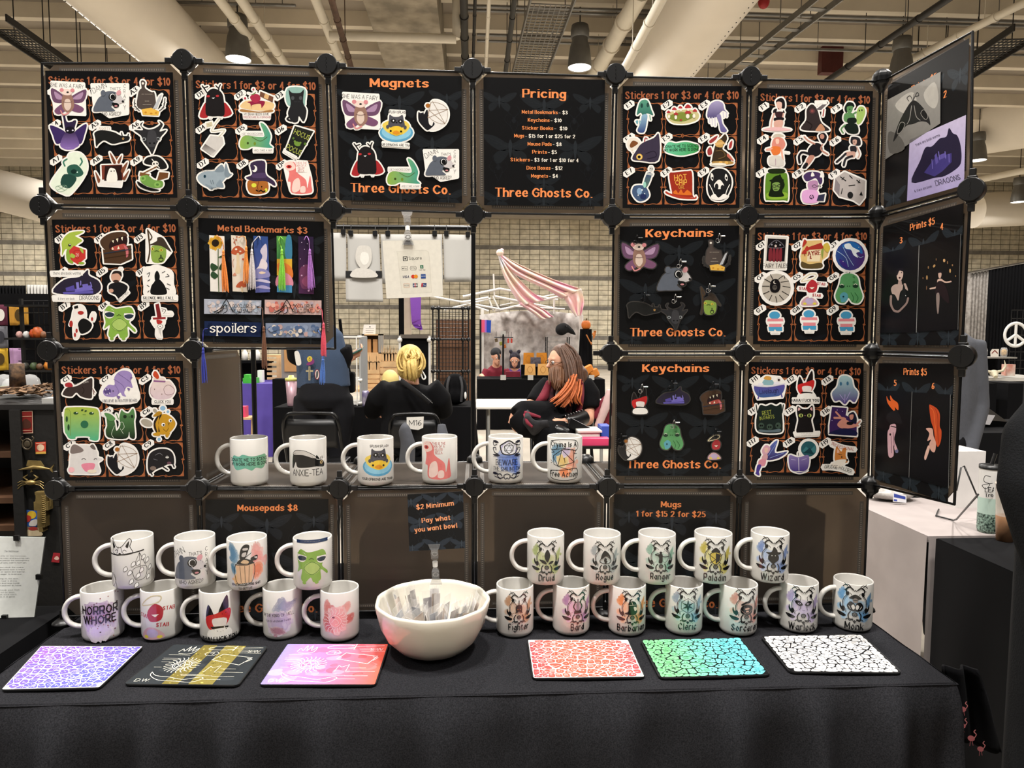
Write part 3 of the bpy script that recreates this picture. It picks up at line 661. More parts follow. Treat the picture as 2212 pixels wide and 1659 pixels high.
board('D', 70,90,3.352, '''
D1|black fluffy moth creature with red wings|1210 312|p a32a2e 45 128 0 228 60 233;p a32a2e 180 128 235 208 165 228;p 1d1a1b 50 78 80 33 120 30 160 58 175 108 180 218 130 228 80 228 45 208;l 1d1a1b 10 55 58 35 28 20 8;l 1d1a1b 10 140 53 140 23 150 0;k 1d1a1b 8 30 23 60 13;k 1d1a1b 8 135 23 118 6;e b23034 63 83 12 8;e b23034 130 81 12 8;q eee 88 95 112 93 100 102;e eee 80 240 6 5;e eee 155 238 6 5
D2|cheesecake slice with strawberry and plaster|1515 345|q W 15 155 205 165 200 215 20 210;p e4c38d 0 105 55 80 220 95 220 145 125 155 0 135;p a87b4a 0 143 125 161 220 147 205 167 10 165;p 8d2440 45 90 165 85 145 135 135 105 75 115 70 145 63 105;p a8304a 60 60 85 35 125 40 135 75 95 100;p 6a8a4a 45 27 75 35 105 17 85 40;q 6f4a38 135 15 230 55 225 95 130 50;q d9b07a 170 30 200 43 190 75 160 60;-t 3a2218 16 107 187 n MY_BRAIN_NEEDS_SOME;-t a8304a 15 110 208 n CHEESECAKE_&_A_BANDAID;e b8304a 85 0 7 7;e b8304a 25 65 8 8
D3|black cat standing on mint shadow|1845 340|p 8fb5ac 0 0 125 0 130 90 115 130 5 120;p 232325 10 10 35 30 95 30 120 10 115 100 140 160 120 240 85 200 75 240 35 240 5 180 25 110;l 232325 14 25 200 0 220 30 235;e 4a4d50 40 68 12 14;e 4a4d50 97 68 12 14;-t 55585a 13 73 100 n ----_----
D4|tea bag sticker with curly string|1225 560|q cdc9c4 65 120 150 130 160 180 85 270 0 215;q 5a5450>cdc9c4 65 260 85 270 0 215 25 180 105 230;l cfc9b0 6 125 130 165 80 75 90 95 40 125 0;q cdc3a4 33 30 75 20 80 50 37 60;-k 8a8068 3 45 40 67 48
D5|green alligator lettered I GET KNOCKED DOWN|1505 590|p 8fb04a}3f9a88 0 130 35 90 135 100 175 90 145 0 185 20 220 90 210 150 230 180 95 170 55 185 5 180;e 3a4a1c 55 145 8 9;e 6f8a2e 105 148 9 12;-l 4a6a3a 4 85 100 145 130 195 100;q W 10 65 167 65 167 88 10 88;-t 222 14 87 84 n I_GET_KNOCKED_DOWN;q W 100 185 230 185 230 210 100 210;-t 222 14 165 204 n AND_I_TAKE_A_NAP
D6|black cup lettered HOCUS POCUS with frog|1820 610|q 22241f 80 0 215 40 105 230 15 175;-t b9c25a 36 125 80 n HOCUS 25;-t b9c25a 36 68 190 n POCUS 25;e 6f8f3c 98 130 24 17 20;e 6f8f3c 80 112 8 8;e 6f8f3c 120 122 8 8;e 55762e 70 90 8 8;e 55762e 155 130 10 10;q W 8 170 98 220 85 240 0 190;-t 222 12 50 212 n -_----_----- 27
D7|grey cartoon shark sticker|1200 880|p 97a6b0 0 90 50 60 120 55 180 20 200 80 230 70 180 130 130 180 60 170 5 130;p 7d8c97 120 60 170 10 185 60;p 7d8c97 190 80 200 0 225 70 245 80 210 105;p 8494a0 50 150 90 190 110 175;p 8494a0 160 120 185 175 130 165;e 1d3a4a 48 95 9 11;-k 5d6b75 4 90 125 96 150;-k 5d6b75 4 105 123 111 150;-t 333 14 55 58 n SWIMMING_WITH_THE -8;-t 333 15 125 192 n BITCHES -3
D8|jack-o'-lantern wearing a purple witch hat|1545 865|p a8662e 15 145 95 125 155 145 160 215 95 240 25 225;p 3a2d48 0 120 45 95 35 15 135 0 145 95 205 145 210 180 145 145 55 145;p 4e3d60 50 95 135 85 145 120 55 120;e W 63 55 20 24;e 3a2d48 51 49 16 18;e d8d848 59 175 18 16;e d8d848 147 210 10 14;k 1c1208 8 75 210 95 220 110 210 125 223 140 215;-l 7d4620 5 95 145 85 185 95 225;q 1c1208 110 180 120 180 115 195
D9|pink ferret lettered THIS IS THE SKIN OF A KILLER BELLA|1830 865|p e27a76 10 25 60 5 85 45 90 85 150 135 160 195 180 105 190 175 185 230 50 230 40 155 20 145 30 85;p f0d2c8 0 15 50 3 75 50 30 70 0 50;e c2302c 28 40 20 12;e 511 28 40 8 7;p f0d2c8 60 145 100 125 110 195 80 225 50 215;p f0d2c8 115 185 145 185 145 225 110 225;q W 75 0 155 5 155 80 80 80;-t c8504c 15 115 21 n THIS_IS_THE;-t c8504c 15 115 40 n SKIN_OF_A;-t c8504c 15 115 59 n KILLER;-t c8504c 15 115 78 n BELLA
''')
board('B', 70,440,3.352, '''
B1|green baby dragon hugging a red die|215 200|p a3b94a 0 70 55 10 155 0 115 25 95 35 145 65 115 90 65 130 25 130 0 175 0 130;p 8aa83e 35 130 85 140 85 185 35 210;q c23a34 50 140 85 105 170 135 170 195 115 240 65 210;-o 8d2420 3 85 145 135 145 110 200;-t f2d8d0 22 110 182 n 20;e 2a2a1c 55 100 11 10;e e8e8d8 57 96 4 4;p a3b94a 65 160 95 175 85 195 60 185;p a3b94a 125 120 150 130 155 160 140 150;e 8aa83e 60 218 24 12 30;e 8aa83e 140 230 22 9
B2|treasure chest monster with teeth and tongue|490 205|p 4a3628 0 65 70 10 170 0 195 35 110 55 70 125 30 125;q 5a3f2c 20 125 70 140 70 225 30 225;q 4a3424 30 130 225 95 230 195 150 230 30 225;p 2a1a1a 80 65 190 30 180 115 75 130;p a84a42 80 115 170 85 190 115 110 135;q eee6c8 85 63 100 60 96 80;q eee6c8 115 50 132 45 128 75;q eee6c8 150 41 165 35 162 63;q eee6c8 85 130 100 127 90 107;q eee6c8 125 125 142 121 132 100;p c26a70 170 95 200 115 205 165 190 185 185 135;-k 2f3440 8 30 155 225 125;-k 3a2818 4 30 190 228 160
B3|green frog wizard with staff and hat|835 190|p 87a34a 25 130 55 110 115 110 135 160 115 230 35 230;p 3f352c 10 110 65 80 70 55 110 58 150 120 170 160 105 120 45 110;e d9c24a 35 138 12 10;e d9c24a 97 145 12 10;e 222 35 138 5 5;e 222 97 145 5 5;l 4a3a2a 11 0 230 15 140 0 0;l 4a3a2a 9 0 0 30 50 15 75;-l 33401c 4 50 155 65 150 80 156;o 222 5 83 205 110 205 105 225 85 225;-l 222 4 90 205 95 180 105 205
B4|purple book dragon lettered THERE ARE BOOK WORMS|135 480|p 2a2535 15 160 95 70 205 50 265 0 275 40 345 80 360 140 305 180 195 180;q W 0 15 230 10 230 40 5 40;-t 333 19 115 33 m there_are_book_worms;q W 15 192 355 185 345 225 20 220;-t 333 15 110 215 m &_there_are_book;-t 222 28 277 215 r DRAGONS;-q 5f57a8 85 160 305 150 305 170 90 175;-q 6f66ba 165 140 285 110 305 145 175 160;-q 8078c8 180 90 200 88 205 140 187 142;-q 6f66ba 225 105 265 100 280 140 235 145;-q 544a9a 105 130 165 110 175 150 110 155;-k 8078c8 7 215 80 215 110;-k 8078c8 7 285 90 295 120
B5|dark figure sticker with small lettered ribbon|555 475|p 1c1c1e 0 115 45 95 85 95 135 125 115 175 75 215 45 185 5 165;e c99c86 50 55 36 42;p 2a211d 15 45 35 13 85 17 90 55 65 30 25 35;-e 3a2c26 50 87 22 10;e c99c86 15 155 18 14;q W 65 215 135 155 145 170 80 230;-t 222 15 105 199 n KING_OF_HELL -41;e W 85 0 12 10
B6|black robed shape in scribbles, lettered SILENCE WILL FALL|800 452|p W 10 28 60 8 100 0 160 18 210 48 215 128 230 188 200 213 30 213 15 148;p K 80 118 105 88 150 128 175 188 150 208 60 203 60 148;p K 85 63 103 33 122 68 115 108 90 108;-l 333 5 30 58 50 48 40 78;-l 333 5 175 58 190 73 165 78;-l 333 5 30 138 45 148;-l 333 5 175 128 200 138;-l 333 5 140 48 160 38;-l 333 5 50 98 35 108;-l 333 5 190 168 170 158;-l 333 5 45 178 35 188;q W 0 220 245 216 245 248 0 248;-t K 19 112 240 S SILENCE_WILL_FALL
B7|white, black and red splattered sticker|270 735|p ece6e0 30 35 60 0 105 20 115 85 80 125 30 135 0 145 20 85;p K 60 135 100 95 160 135 140 185 80 205;p ece6e0 30 145 60 145 65 225 35 240;p ece6e0 150 95 165 55 185 65 175 115;-e a8302c 80 55 22 14;-e a8302c 10 135 13 24;-e a8302c 50 185 8 16;-e a8302c 162 100 8 14;q K 30 10 58 0 62 20 35 27;e a8302c 38 215 8 16
B8|big-eyed green frog with pale belly|520 740|p 84ad48 0 50 30 0 80 20 130 15 190 10 215 60 180 120 225 170 220 190 170 150 170 220 120 235 100 200 60 235 30 210 40 140 0 165 10 120;e W 38 55 36 36;e W 178 68 36 36;p 2a3644 5 55 40 45 72 58 60 78 20 78;p 2a3644 145 70 180 60 213 68 195 90 160 90;p 84ad48 0 30 40 18 75 45 40 40;p 84ad48 140 50 180 30 215 50 180 52;e a8c46a 110 135 56 46;-o 4d7a2a 4 55 135 110 90 166 135 110 180;-e 222 105 62 3 2;-l 3d5f20 4 90 72 108 64 122 72;e 84ad48 55 238 14 10;e 84ad48 140 238 14 10
B9|dagger wrapped in ribbon and a red stain|870 722|q 7a2426 20 8 45 0 65 98 35 108;q 8f2a2c 0 103 95 98 95 113 5 118;q c9c4c0 35 116 65 116 60 208 65 248 48 208;p b0302e 30 118 70 128 60 148 35 148;l W 16 0 128 30 168 70 158 80 128;p W 75 68 135 63 140 88 80 86;-t 444 10 108 78 n ---_---;l 222 3 65 38 95 48 80 73;e W 55 168 24 20;-o 222 3 35 166 55 150 75 166 55 183;-e 222 55 166 4 4;l W 12 35 188 35 238 60 248
''')
board('C', 70,730,4.739, '''
C1|plump black hen leaning forward with red comb|310 410|p 3a302e 0 160 40 100 110 90 170 70 290 0 305 60 300 150 290 210 190 190 140 150 90 190 20 180;p a83238 25 60 65 45 95 60 100 90 35 90;-t e8e0d8 15 190 60 n ALL_OUT_OF_CLUCKS -13;k 6a3a30 7 305 110 330 150;k 6a3a30 7 310 130 320 170;-l 241c1a 5 200 90 220 130 200 160;e 222 55 130 5 5
C2|lilac water bear lettered I BELIEVE IN WATER BEARS|720 340|p W 0 160 180 0 280 0 340 140 345 310 10 310;p 9a86bc 5 200 60 140 120 140 120 60 180 0 260 0 300 40 290 100 305 170 250 160 220 220 240 260 200 250 180 220 130 260 80 265 20 250;-l 6a5790 4 125 140 160 200 150 250;-l 6a5790 4 110 80 200 140 230 200;-l 6a5790 4 150 20 240 80 290 120;e 5a4a80 48 205 38 30;-e e8e0f0 30 190 6 6;-e e8e0f0 55 184 6 6;-e e8e0f0 45 235 6 6;-e e8e0f0 70 225 6 6;e 222 106 203 6 6;p 7d689f 140 250 180 260 160 285;p 7d689f 250 170 280 180 265 200;p 7d689f 280 60 305 60 290 80;-t 2a2340 27 175 315 n I_BELIEVE_IN_WATER_BEARS -1
C3|round white hen lettered CLUCK YOU|1205 340|p e2d2c8>d5c0c8 5 160 35 100 45 70 135 70 160 100 195 100 245 160 250 220 195 280 75 290 10 250;p c24a2c 30 40 45 0 70 10 93 60 70 80;q 8a5a88 35 92 160 100 155 115 35 110;-o 8a6a70 4 140 180 185 140 245 180 235 230 165 240;-l 8a6a70 4 10 160 0 220 30 260;q W 30 295 225 295 225 330 30 330;-t 222 26 127 325 N CLUCK_YOU;e 6a4a3a 45 185 5 5;e 6a4a3a 120 235 5 5
C4|wide green gelatinous cube creature|330 710|p a8b944>4fae84 0 30 70 0 270 5 350 50 350 290 330 340 260 330 250 300 120 300 110 320 50 320 20 280 0 230;-l 6f8a3a 5 0 25 55 40 60 290;-e 2a4a2e 115 60 26 14;-e 2a4a2e 275 62 26 14;-e e8f0d0 125 54 7 5;-e e8f0d0 285 56 7 5;-e 2f6a4a 203 174 40 38;-e 2a4a2e 22 120 11 30;-e 2a4a2e 40 205 11 32;-e 2a4a2e 180 28 13 8 -20;-e 2a4a2e 215 38 13 8 -20;-l 4a7a3a 4 185 76 198 72 215 76
C5|green plant cat with a bushy tail|735 720|p 5a8a52>1c241c 25 80 65 70 105 130 125 230 165 170 155 100 175 20 205 40 250 50 295 0 315 80 305 140 315 300 265 300 255 240 225 310 45 300 15 230 30 180;-l d5e0cc 4 145 160 185 140 205 190 185 220;-l d5e0cc 4 105 180 75 260 95 300;-l d5e0cc 4 165 210 195 260;e 22301f 212 85 18 18;e 22301f 285 83 14 17;-e 22301f 257 88 5 4;l 5a8a52 10 125 60 145 110;p 5a8a52 0 50 65 60 115 110 55 130
C6|bee fish with bubbles|1170 720|e 8ab4d4 165 0 28 24;e 8ab4d4 217 35 14 14;e 8ab4d4 127 317 16 16;e a8a090 0 150 62 36 20;e a8a090 85 25 24 18 50;p c2922a 70 160 120 80 200 60 280 120 290 180 230 250 150 270 85 230;p 2a211a 70 150 100 90 125 80 90 160 110 250 85 230;p 2a211a 130 75 155 65 120 150 140 265 120 260;p b0842a 65 80 120 30 160 50 110 80;p c2922a 65 260 140 240 130 280 80 280;p c2922a 190 270 240 250 210 300;e W 170 168 20 18;e W 242 125 18 18;-e 222 174 170 10 10;-e 222 245 128 9 10;-l 6a4210 4 170 210 200 235 225 200;-l 222 4 215 150 230 155 220 170
C7|fluffy white cloud-like sticker with pink and grey patches|380 1090|p dcd8d4 10 130 40 40 100 10 180 10 220 20 280 70 290 130 335 150 290 190 310 270 280 300 140 300 0 290 5 210;p 7d716c 10 90 20 20 60 0 130 40 140 70 80 90;p 6a605c 210 20 240 0 270 50 240 50;p e2889c 120 210 190 190 260 200 240 260 170 280;e f0b8bc 20 260 32 28;e e8dcc4 230 275 48 18;-l 222 5 125 155 145 142 165 155;-l 222 5 250 155 265 142 280 152
C8|black cat pulling a string star, marked C8|770 1090|p e6e3de 90 90 150 0 230 10 290 60 310 150 280 240 190 300 110 300 70 210;p 1a1a1e 0 120 20 130 45 125 60 140 80 100 95 100 100 170 110 240 140 260 155 220 165 250 110 300 80 300 30 250 0 200;-e 3a3a44 20 135 8 8;-e 3a3a44 48 130 8 8;e a86a2c 98 52 24 22;-k 8a6a4a 4 130 10 95 180 305 90 110 100 275 240 145 5;-o 8a6a4a 3 135 20 290 75 270 240 110 170
C9|shiny black rain frog|1180 1140|p 242224 0 160 20 50 100 0 200 0 260 50 270 150 220 150 150 180 80 210 20 250;e 7a6a60 55 195 32 22;l 242224 14 160 180 205 210;l 242224 14 250 130 270 180;l 242224 14 30 230 45 260;e c9c9c4 200 80 18 13;-k 222 5 182 76 218 74;-e 6a4a55 220 140 22 14;-l 6d6d72 6 80 60 120 40 150 60;-l 6d6d72 5 60 100 100 110
''')
board('E', 1300,130,3.568, '''
E1|teal ghost mushroom on a blue stalk|260 305|p 5a9a80>2f6a60 10 115 30 25 60 0 95 10 120 75 135 120 90 105 60 125 40 100;e 24463f 48 45 10 18;e 24463f 95 40 10 18;p 8fb5cc>2f3f7a 50 120 90 115 85 175 65 250 15 240 40 175;p 6fa8b4 0 165 20 160 15 190;p 6fa8b4 30 160 40 165 30 195;l 5a9a80 7 110 120 115 155
E2|ring of red mushrooms on moss|500 340|p c9c08a 0 80 60 50 180 40 245 70 235 120 140 150 40 140;p 7d8a3a 20 90 120 60 220 85 140 130 50 125;p b0363a 40 42 58 22 78 42;p b0363a 90 30 105 12 122 30;p b0363a 140 28 162 0 190 25;p b0363a 0 65 15 48 30 65;p b0363a 200 55 218 35 235 55;p b0363a 140 70 162 45 190 68;p b0363a 55 80 70 60 90 80;e f0e8d8 60 58 7 10;e f0e8d8 110 45 7 10;e f0e8d8 165 40 8 12;e f0e8d8 162 92 14 18;e f0e8d8 70 100 10 16;e f0e8d8 18 95 9 14;e f0e8d8 210 90 11 16;e b0363a 110 120 9 7
E3|lilac ink cap mushroom with dripping gills|815 315|p a59cc2>4d4575 0 125 15 35 65 0 115 15 130 65 155 95 115 75 65 125;k cfc9da 7 15 125 17 165;k cfc9da 7 35 125 37 185;k cfc9da 7 57 125 59 190;k cfc9da 7 120 85 123 125;k cfc9da 7 145 90 147 120;p 8d85b0>5f5890 70 115 100 105 115 175 150 230 105 235 90 175
E4|dark crow dreaming of pie|195 572|p e6ddd0 0 68 20 33 65 28 100 58 90 98 45 123 10 108;p 7a4a2a 20 83 45 48 85 68 35 103;e d8cfc0 40 123 8 8;e d8cfc0 48 140 6 6;p 3a3345 40 188 75 118 115 68 205 28 245 0 240 198 105 203;e e3b24a 95 173 24 24;e f0d890 95 173 17 17;-e 17131a 93 174 12 12;l a8303a 8 135 53 140 28 155 33;-l 262030 5 145 148 205 128 225 168 155 188
E5|green splash lettered DONATE ME TO SCIENCE|490 630|p 6fc8a0}3a9a4a 0 30 30 0 80 10 150 0 210 10 255 30 250 70 200 90 120 105 40 90 0 70;-t 111 20 125 42 N DONATE_ME_TO_SCIENCE -2;-t 111 20 125 70 N MY_WORK_HERE_IS_DONE -2
E6|snake cowboy with pancakes and bacon|815 570|p 3a2d1f 35 190 65 70 105 30 135 0 150 40 115 110 155 150 175 220 45 220;p c9a05a 60 90 85 45 115 50 115 100;q d9b070 55 70 120 55 140 75 65 85;p 9a3a3a 15 50 75 10 65 40 25 70;p 9a3a3a 0 120 25 100 35 150 5 160;p a83a3a 170 70 190 50 185 100 165 110;p c26a5a 160 150 200 200 190 205 150 170;p b08a4a 45 210 185 210 185 230 55 235;e e0b060 100 220 14 12;e e0b060 145 220 14 12;e f0ead8 85 232 60 10;-l 6a5230 7 65 130 115 130 135 170 85 190;e 111 85 110 5 5
E7|round potion bottle filled with blue galaxy|235 835|p 44597a 0 195 15 135 95 135 130 205 95 245 45 250;p 3a4470>5a7a68 85 130 115 35 150 45 115 140;q b0b8b8 115 30 160 40 155 55 110 47;e c9ccc8 145 3 16 20;-e 222 140 0 4 4;-e 222 153 3 4 4;-e 8aa8c8 55 175 20 26;-e 9ad0c0 95 125 12 24;-e e8f0f4 75 165 5 7;-e e8f0f4 45 205 4 6;-e e8f0f4 95 195 4 6;-e 25305a 85 215 24 20
E8|red crisp packet lettered HOT CHIP GIRL|495 855|p 9a3020 25 25 65 10 165 0 200 15 205 185 225 205 65 185 45 155;p b03a28 0 155 45 175 205 205 230 190 225 215 105 210 5 175;p d9702a 60 175 75 145 95 170 115 140 135 170 165 145 195 185;-t e3a84a 42 113 70 N HOT -4;-t e3a84a 36 117 105 N CHIP -3;-t e3a84a 24 120 135 n GIRL -2
E9|black skull full of little ghosts|820 840|p 1d1d1f 0 80 40 5 120 0 170 50 180 120 150 200 110 240 40 235 0 180;p f0ede6 25 30 40 50 35 90 18 65;p f0ede6 135 35 150 60 145 90 128 70;-e 111 32 68 7 9;-e 111 140 68 7 9;p f0ede6 45 120 85 80 120 120 110 150 60 150;-e 1d1d1f 65 135 14 24;-e 1d1d1f 110 145 14 24;-l f0ede6 7 10 120 30 160 50 210;-l f0ede6 7 165 120 145 160 130 210;p f0ede6 20 210 50 190 80 220 120 190 150 210 110 235 40 235;-e 1d1d1f 87 190 7 9
''')
board('F', 1300,130,3.568, '''
F1|kneeling woman with black bob and corset|1240 290|p 1c181c 105 20 145 0 170 30 165 85 110 55;p e0b8a8 105 35 145 35 145 80 120 90;p 3a2428 100 110 160 110 150 155 105 150;p 1c181c 85 90 110 85 100 120 80 115;p 1c181c 160 95 170 115 155 115;l d8a898 12 90 120 70 180 65 230;l d8a898 10 160 120 150 170;p 1c181c 90 155 155 150 160 172 95 180;p d8a898 90 180 155 175 145 230 95 235;p e6b8b8 0 245 100 225 220 245 120 258;-e 7a3038 122 82 5 3
F2|plague doctor in a dark cloak|1535 315|p 332a2a 0 215 40 145 45 65 85 25 125 65 145 135 165 175 220 225 105 230;q 6a6264 115 65 200 0 210 15 155 70;q W 115 5 200 3 200 25 120 27;-t 333 10 157 21 n ----_--;e 5a3a3c 87 77 22 20;e 8a4a48 87 77 10 10;p c08a6a 125 205 155 175 185 225 115 230;k a83a3a 8 177 65 170 115;-l 221a1a 6 45 155 85 185 65 225
F3|green witch with a pale green ghost|1845 325|p a3c26a 120 75 140 35 175 40 185 85 155 155 120 165;-e 222 140 63 5 8;-e 222 160 60 5 8;p 16201a 25 45 50 0 90 5 100 35 55 55 40 85;p 5f8f5a 45 35 90 30 80 75 50 80;p 5f8f5a 30 85 90 85 105 125 55 155 20 135;p 16201a 50 125 110 120 115 155 55 165;p 16201a 25 175 115 165 130 235 55 235;l 5f8f5a 12 30 175 0 205 15 235;l 5f8f5a 12 85 95 115 75;-e 1c2a1c 67 53 4 4
F4|cowgirl with pink hair in an orange top|1270 570|p c9bfae 45 30 65 0 110 0 135 20 90 25;p d98a7a 60 30 120 30 145 80 120 120 75 110 40 90;p f0c4b0 70 40 95 40 95 70 75 75;p e0783a 35 100 105 100 100 150 50 160;l e8a890 14 40 110 0 120 30 120;l e8a890 13 115 120 125 200;p d5d0c8 15 190 40 170 110 170 130 240 30 240;-k a89 4 70 190 70 240;k W 6 130 140 170 145
F5|dancing woman with horse tail in black dress|1520 560|p 1c1a1e 150 20 190 0 215 30 195 80 170 70;e c08a78 178 28 17 20;p 1c1a1e 70 130 120 80 170 90 180 140 140 180 80 180;l c08a78 12 120 85 70 60 40 30;l c08a78 12 180 90 170 130 220 165;p c08a78 80 175 120 180 90 230 50 270 50 230;l 1c1a1e 18 70 160 25 150 0 180 5 230;p 1c1a1e 50 230 70 240 50 275 25 270
F6|seated woman with cat ears and black stockings|1810 590|p 2a282c 110 10 125 0 175 10 185 60 155 70 110 50;p c9a090 125 25 155 25 150 60 128 60;p 2a282c 105 75 150 75 150 120 110 115;p c9a090 70 120 140 115 135 160 80 150;l 2a282c 18 70 130 40 160 0 195;l 2a282c 18 120 150 70 170 55 220;l c9a090 10 155 80 175 130 165 160;e 222 135 40 4 4
F7|witch head in a green specimen jar|1260 838|p 5f8a2c 5 52 40 32 135 32 170 52 175 232 140 242 30 242 0 222;p 1f2a14 30 2 140 0 145 32 35 34;p 8ab03a 20 182 160 182 160 227 25 232;p 16200f 50 82 85 52 120 57 150 122 130 172 140 212 30 212 40 152;p 7a9a50 55 112 110 107 105 162 65 167;p 16200f 30 92 80 67 115 42 125 72 145 87 90 102;o 222 5 50 130 70 122 85 132 70 142;o 222 5 92 130 110 120 120 130 108 140;-k 16200f 6 70 157 92 156
F8|purple imp girl with glasses reading a tablet|1550 860|p 4a3560 5 30 50 0 130 10 150 70 130 100 100 50 50 70 20 70;p W 62 35 72 0 90 30;p W 130 40 145 5 152 40;p b88ab0 40 80 110 70 110 140 50 145;o 222 4 70 110 90 100 105 112 90 122;o 222 4 112 112 128 102 136 115;p e0a8d8 0 150 90 140 120 170 110 235 5 235;e 3a2440 67 195 18 18;-k e0a8d8 4 57 200 67 180 77 206 55 190 79 190;q 33344a 120 180 170 170 160 225 105 225
F9|grey bone die with skull holes|1790 860|q b8b0ac 10 50 80 0 240 70 235 200 195 250 150 220 40 190 0 140;q 8d8588 10 50 45 100 40 190 0 140;-k 222 8 50 40 90 70;-k 222 8 120 30 140 50;-k 222 8 175 65 200 85;-k 222 8 115 108 160 102;-k 222 6 60 60 78 42;-k 222 6 185 85 198 65;-e 222 125 180 22 26;-q 222 195 180 210 150 222 185;-k 222 6 55 170 65 130
''')
board('G', 1300,450,3.568, '''
G1|gothic window card lettered FAIRY TALES|1255 215|q d8d2c8 13 0 175 7 160 255 0 250;q 141114 25 17 165 23 153 195 13 190;-p 7a2a33 35 105 55 90 55 185 30 185;-p 7a2a33 63 105 80 90 83 187 60 187;-p 7a2a33 88 105 107 90 107 187 87 187;-p 7a2a33 113 107 133 93 131 187 111 187;-o 6d6a72 5 30 85 90 30 150 85;-e c9b8b0 85 75 9 10;-e 8a8890 55 65 7 7;-e 8a8890 120 67 7 7;-e 8a8890 90 47 6 6;-t 222 28 83 240 r FAIRY_TALES
G2|state-shaped renaissance faire scroll with red mushrooms|1530 240|q d9b878 30 10 170 5 170 60 230 50 210 130 170 160 160 220 15 220 0 130;q e6d4b0 60 80 160 80 150 170 50 170;-t 8a2a22 32 95 122 S FAYRE -6;-t 8a2a22 22 80 150 S &;q a3362c 60 60 160 25 185 70 70 80;p 5a4a2c 10 170 70 190 160 180 160 220 20 220;p 8a9a4a 160 90 180 70 170 150;p b0362c 15 60 30 0 50 22;p b0362c 30 90 50 50 70 80;p b0362c 10 110 30 80 50 105;p c9b04a 175 50 210 25 230 70 205 100
G3|round blue and purple sticker with a white wave bird|1815 255|e W 100 110 126 126;e 2a4a8a}4a2a6a 100 110 114 114;-p 2a6ab0 35 35 105 0 175 35 195 95 145 75 85 65;-p e8f0f4 55 25 95 15 120 45 175 75 145 90 160 125 125 105 105 65 65 55;-l a8c4e0 4 0 75 65 125 85 195;-l a8c4e0 4 45 45 75 105 125 185;-l a8c4e0 3 145 95 175 125 200 115;-p 3a2a7a 15 135 65 165 85 210 35 185;-e W 45 155 3 3;-e W 165 45 3 3
G4|round pale swirl sticker around a black skull and moon|1238 510|e W 107 105 126 126;e b8b0a4 107 105 112 112;-l 2a2724 6 107 50 162 10 172 30;-l 2a2724 6 142 60 202 50;-l 2a2724 6 157 90 212 100;-l 2a2724 6 152 130 202 160;-l 2a2724 6 132 160 162 195;-l 2a2724 6 102 170 112 215;-l 2a2724 6 72 160 52 200;-l 2a2724 6 52 130 7 150;-l 2a2724 6 52 90 0 90;-l 2a2724 6 62 60 17 35;-l 2a2724 6 82 40 62 0;-p 151314 57 90 72 45 112 35 137 70 132 120 102 140 67 130;-e d8d0c4 97 60 13 13;-e 151314 103 57 12 12;-e 55504a 95 100 18 20;-e 151314 89 96 5 5;-e 151314 103 96 5 5
G5|lasso and red splash lettered STAB three times|1540 510|o dccfa8 7 0 50 60 0 110 0 100 30 30 50;p b03038 40 80 80 40 120 70 110 130 60 140 40 120;p c9a0a8 5 200 50 170 100 190 125 230 60 240 0 235;-e b8a8c8 60 205 32 24;-e d9c94a 25 225 14 9;-e d9c94a 100 225 14 9;t b03038 20 150 82 S STAB 5;t b03038 20 13 118 S STAB 5;t b03038 20 115 170 S STAB 5;-q f2e8d8 60 100 100 98 80 115;q W 50 140 85 140 80 180 55 180
G6|green octopus holding a small blue one|1800 500|p 5a9a62 30 90 50 20 110 0 170 30 185 100 210 180 180 230 130 225 100 190 70 230 20 220 0 170;p 5aa0b0 35 170 65 145 95 165 90 210 50 225 40 200;e 1f3a2a 50 100 22 16;e 1f3a2a 155 98 22 16;-l e8f0d8 4 38 92 50 84 64 92;-l e8f0d8 4 142 90 155 82 168 90;-e 1f3a2a 93 100 4 4;-e 1f3a2a 110 100 4 4;-l 2f6a3a 5 120 150 140 190 130 220;-l 2f6a3a 5 150 150 175 190 160 220;-e 1a3a44 62 180 7 7;-o 2f6a3a 4 135 30 140 20 148 34;-o 2f6a3a 4 135 70 148 60 150 75
G7|board-game figure in blue, pink and white stripes under the lace swirl|1275 825|e 4a9ac4 57 0 42 30;q 4a9ac4 35 0 80 0 85 20 30 20;q e08a90 3 25 120 25 125 47 0 47;q W 0 47 125 47 120 65 5 65;q e08a90 15 65 110 65 110 90 15 90;q 4a9ac4 10 90 115 90 115 120 70 120 60 105 50 120 15 120;q W 35 123 90 123 90 140 35 140;-t 222 8 62 135 n --_---_-_----
G8|board-game figure in blue, pink and white stripes, middle one|1538 815|e 4a9ac4 58 0 42 30;q 4a9ac4 36 0 82 0 87 20 32 20;q e08a90 2 25 120 25 124 47 0 47;q W 0 47 124 47 120 65 4 65;q e08a90 14 65 110 65 110 90 14 90;q 4a9ac4 10 90 114 90 114 120 72 120 62 105 52 120 14 120;q W 34 123 90 123 90 140 34 140;-t 222 8 62 135 n --_---_-_----
G9|board-game figure in blue, pink and white stripes under the octopus|1822 825|e 4a9ac4 61 0 42 30;q 4a9ac4 38 0 84 0 88 20 35 20;q e08a90 3 25 123 25 126 47 0 47;q W 0 47 126 47 123 65 6 65;q e08a90 16 65 110 65 110 90 16 90;q 4a9ac4 10 90 116 90 116 120 73 120 63 105 53 120 16 120;q W 28 123 93 123 93 140 28 140;-t 222 8 60 135 n --_---_-_----
''')
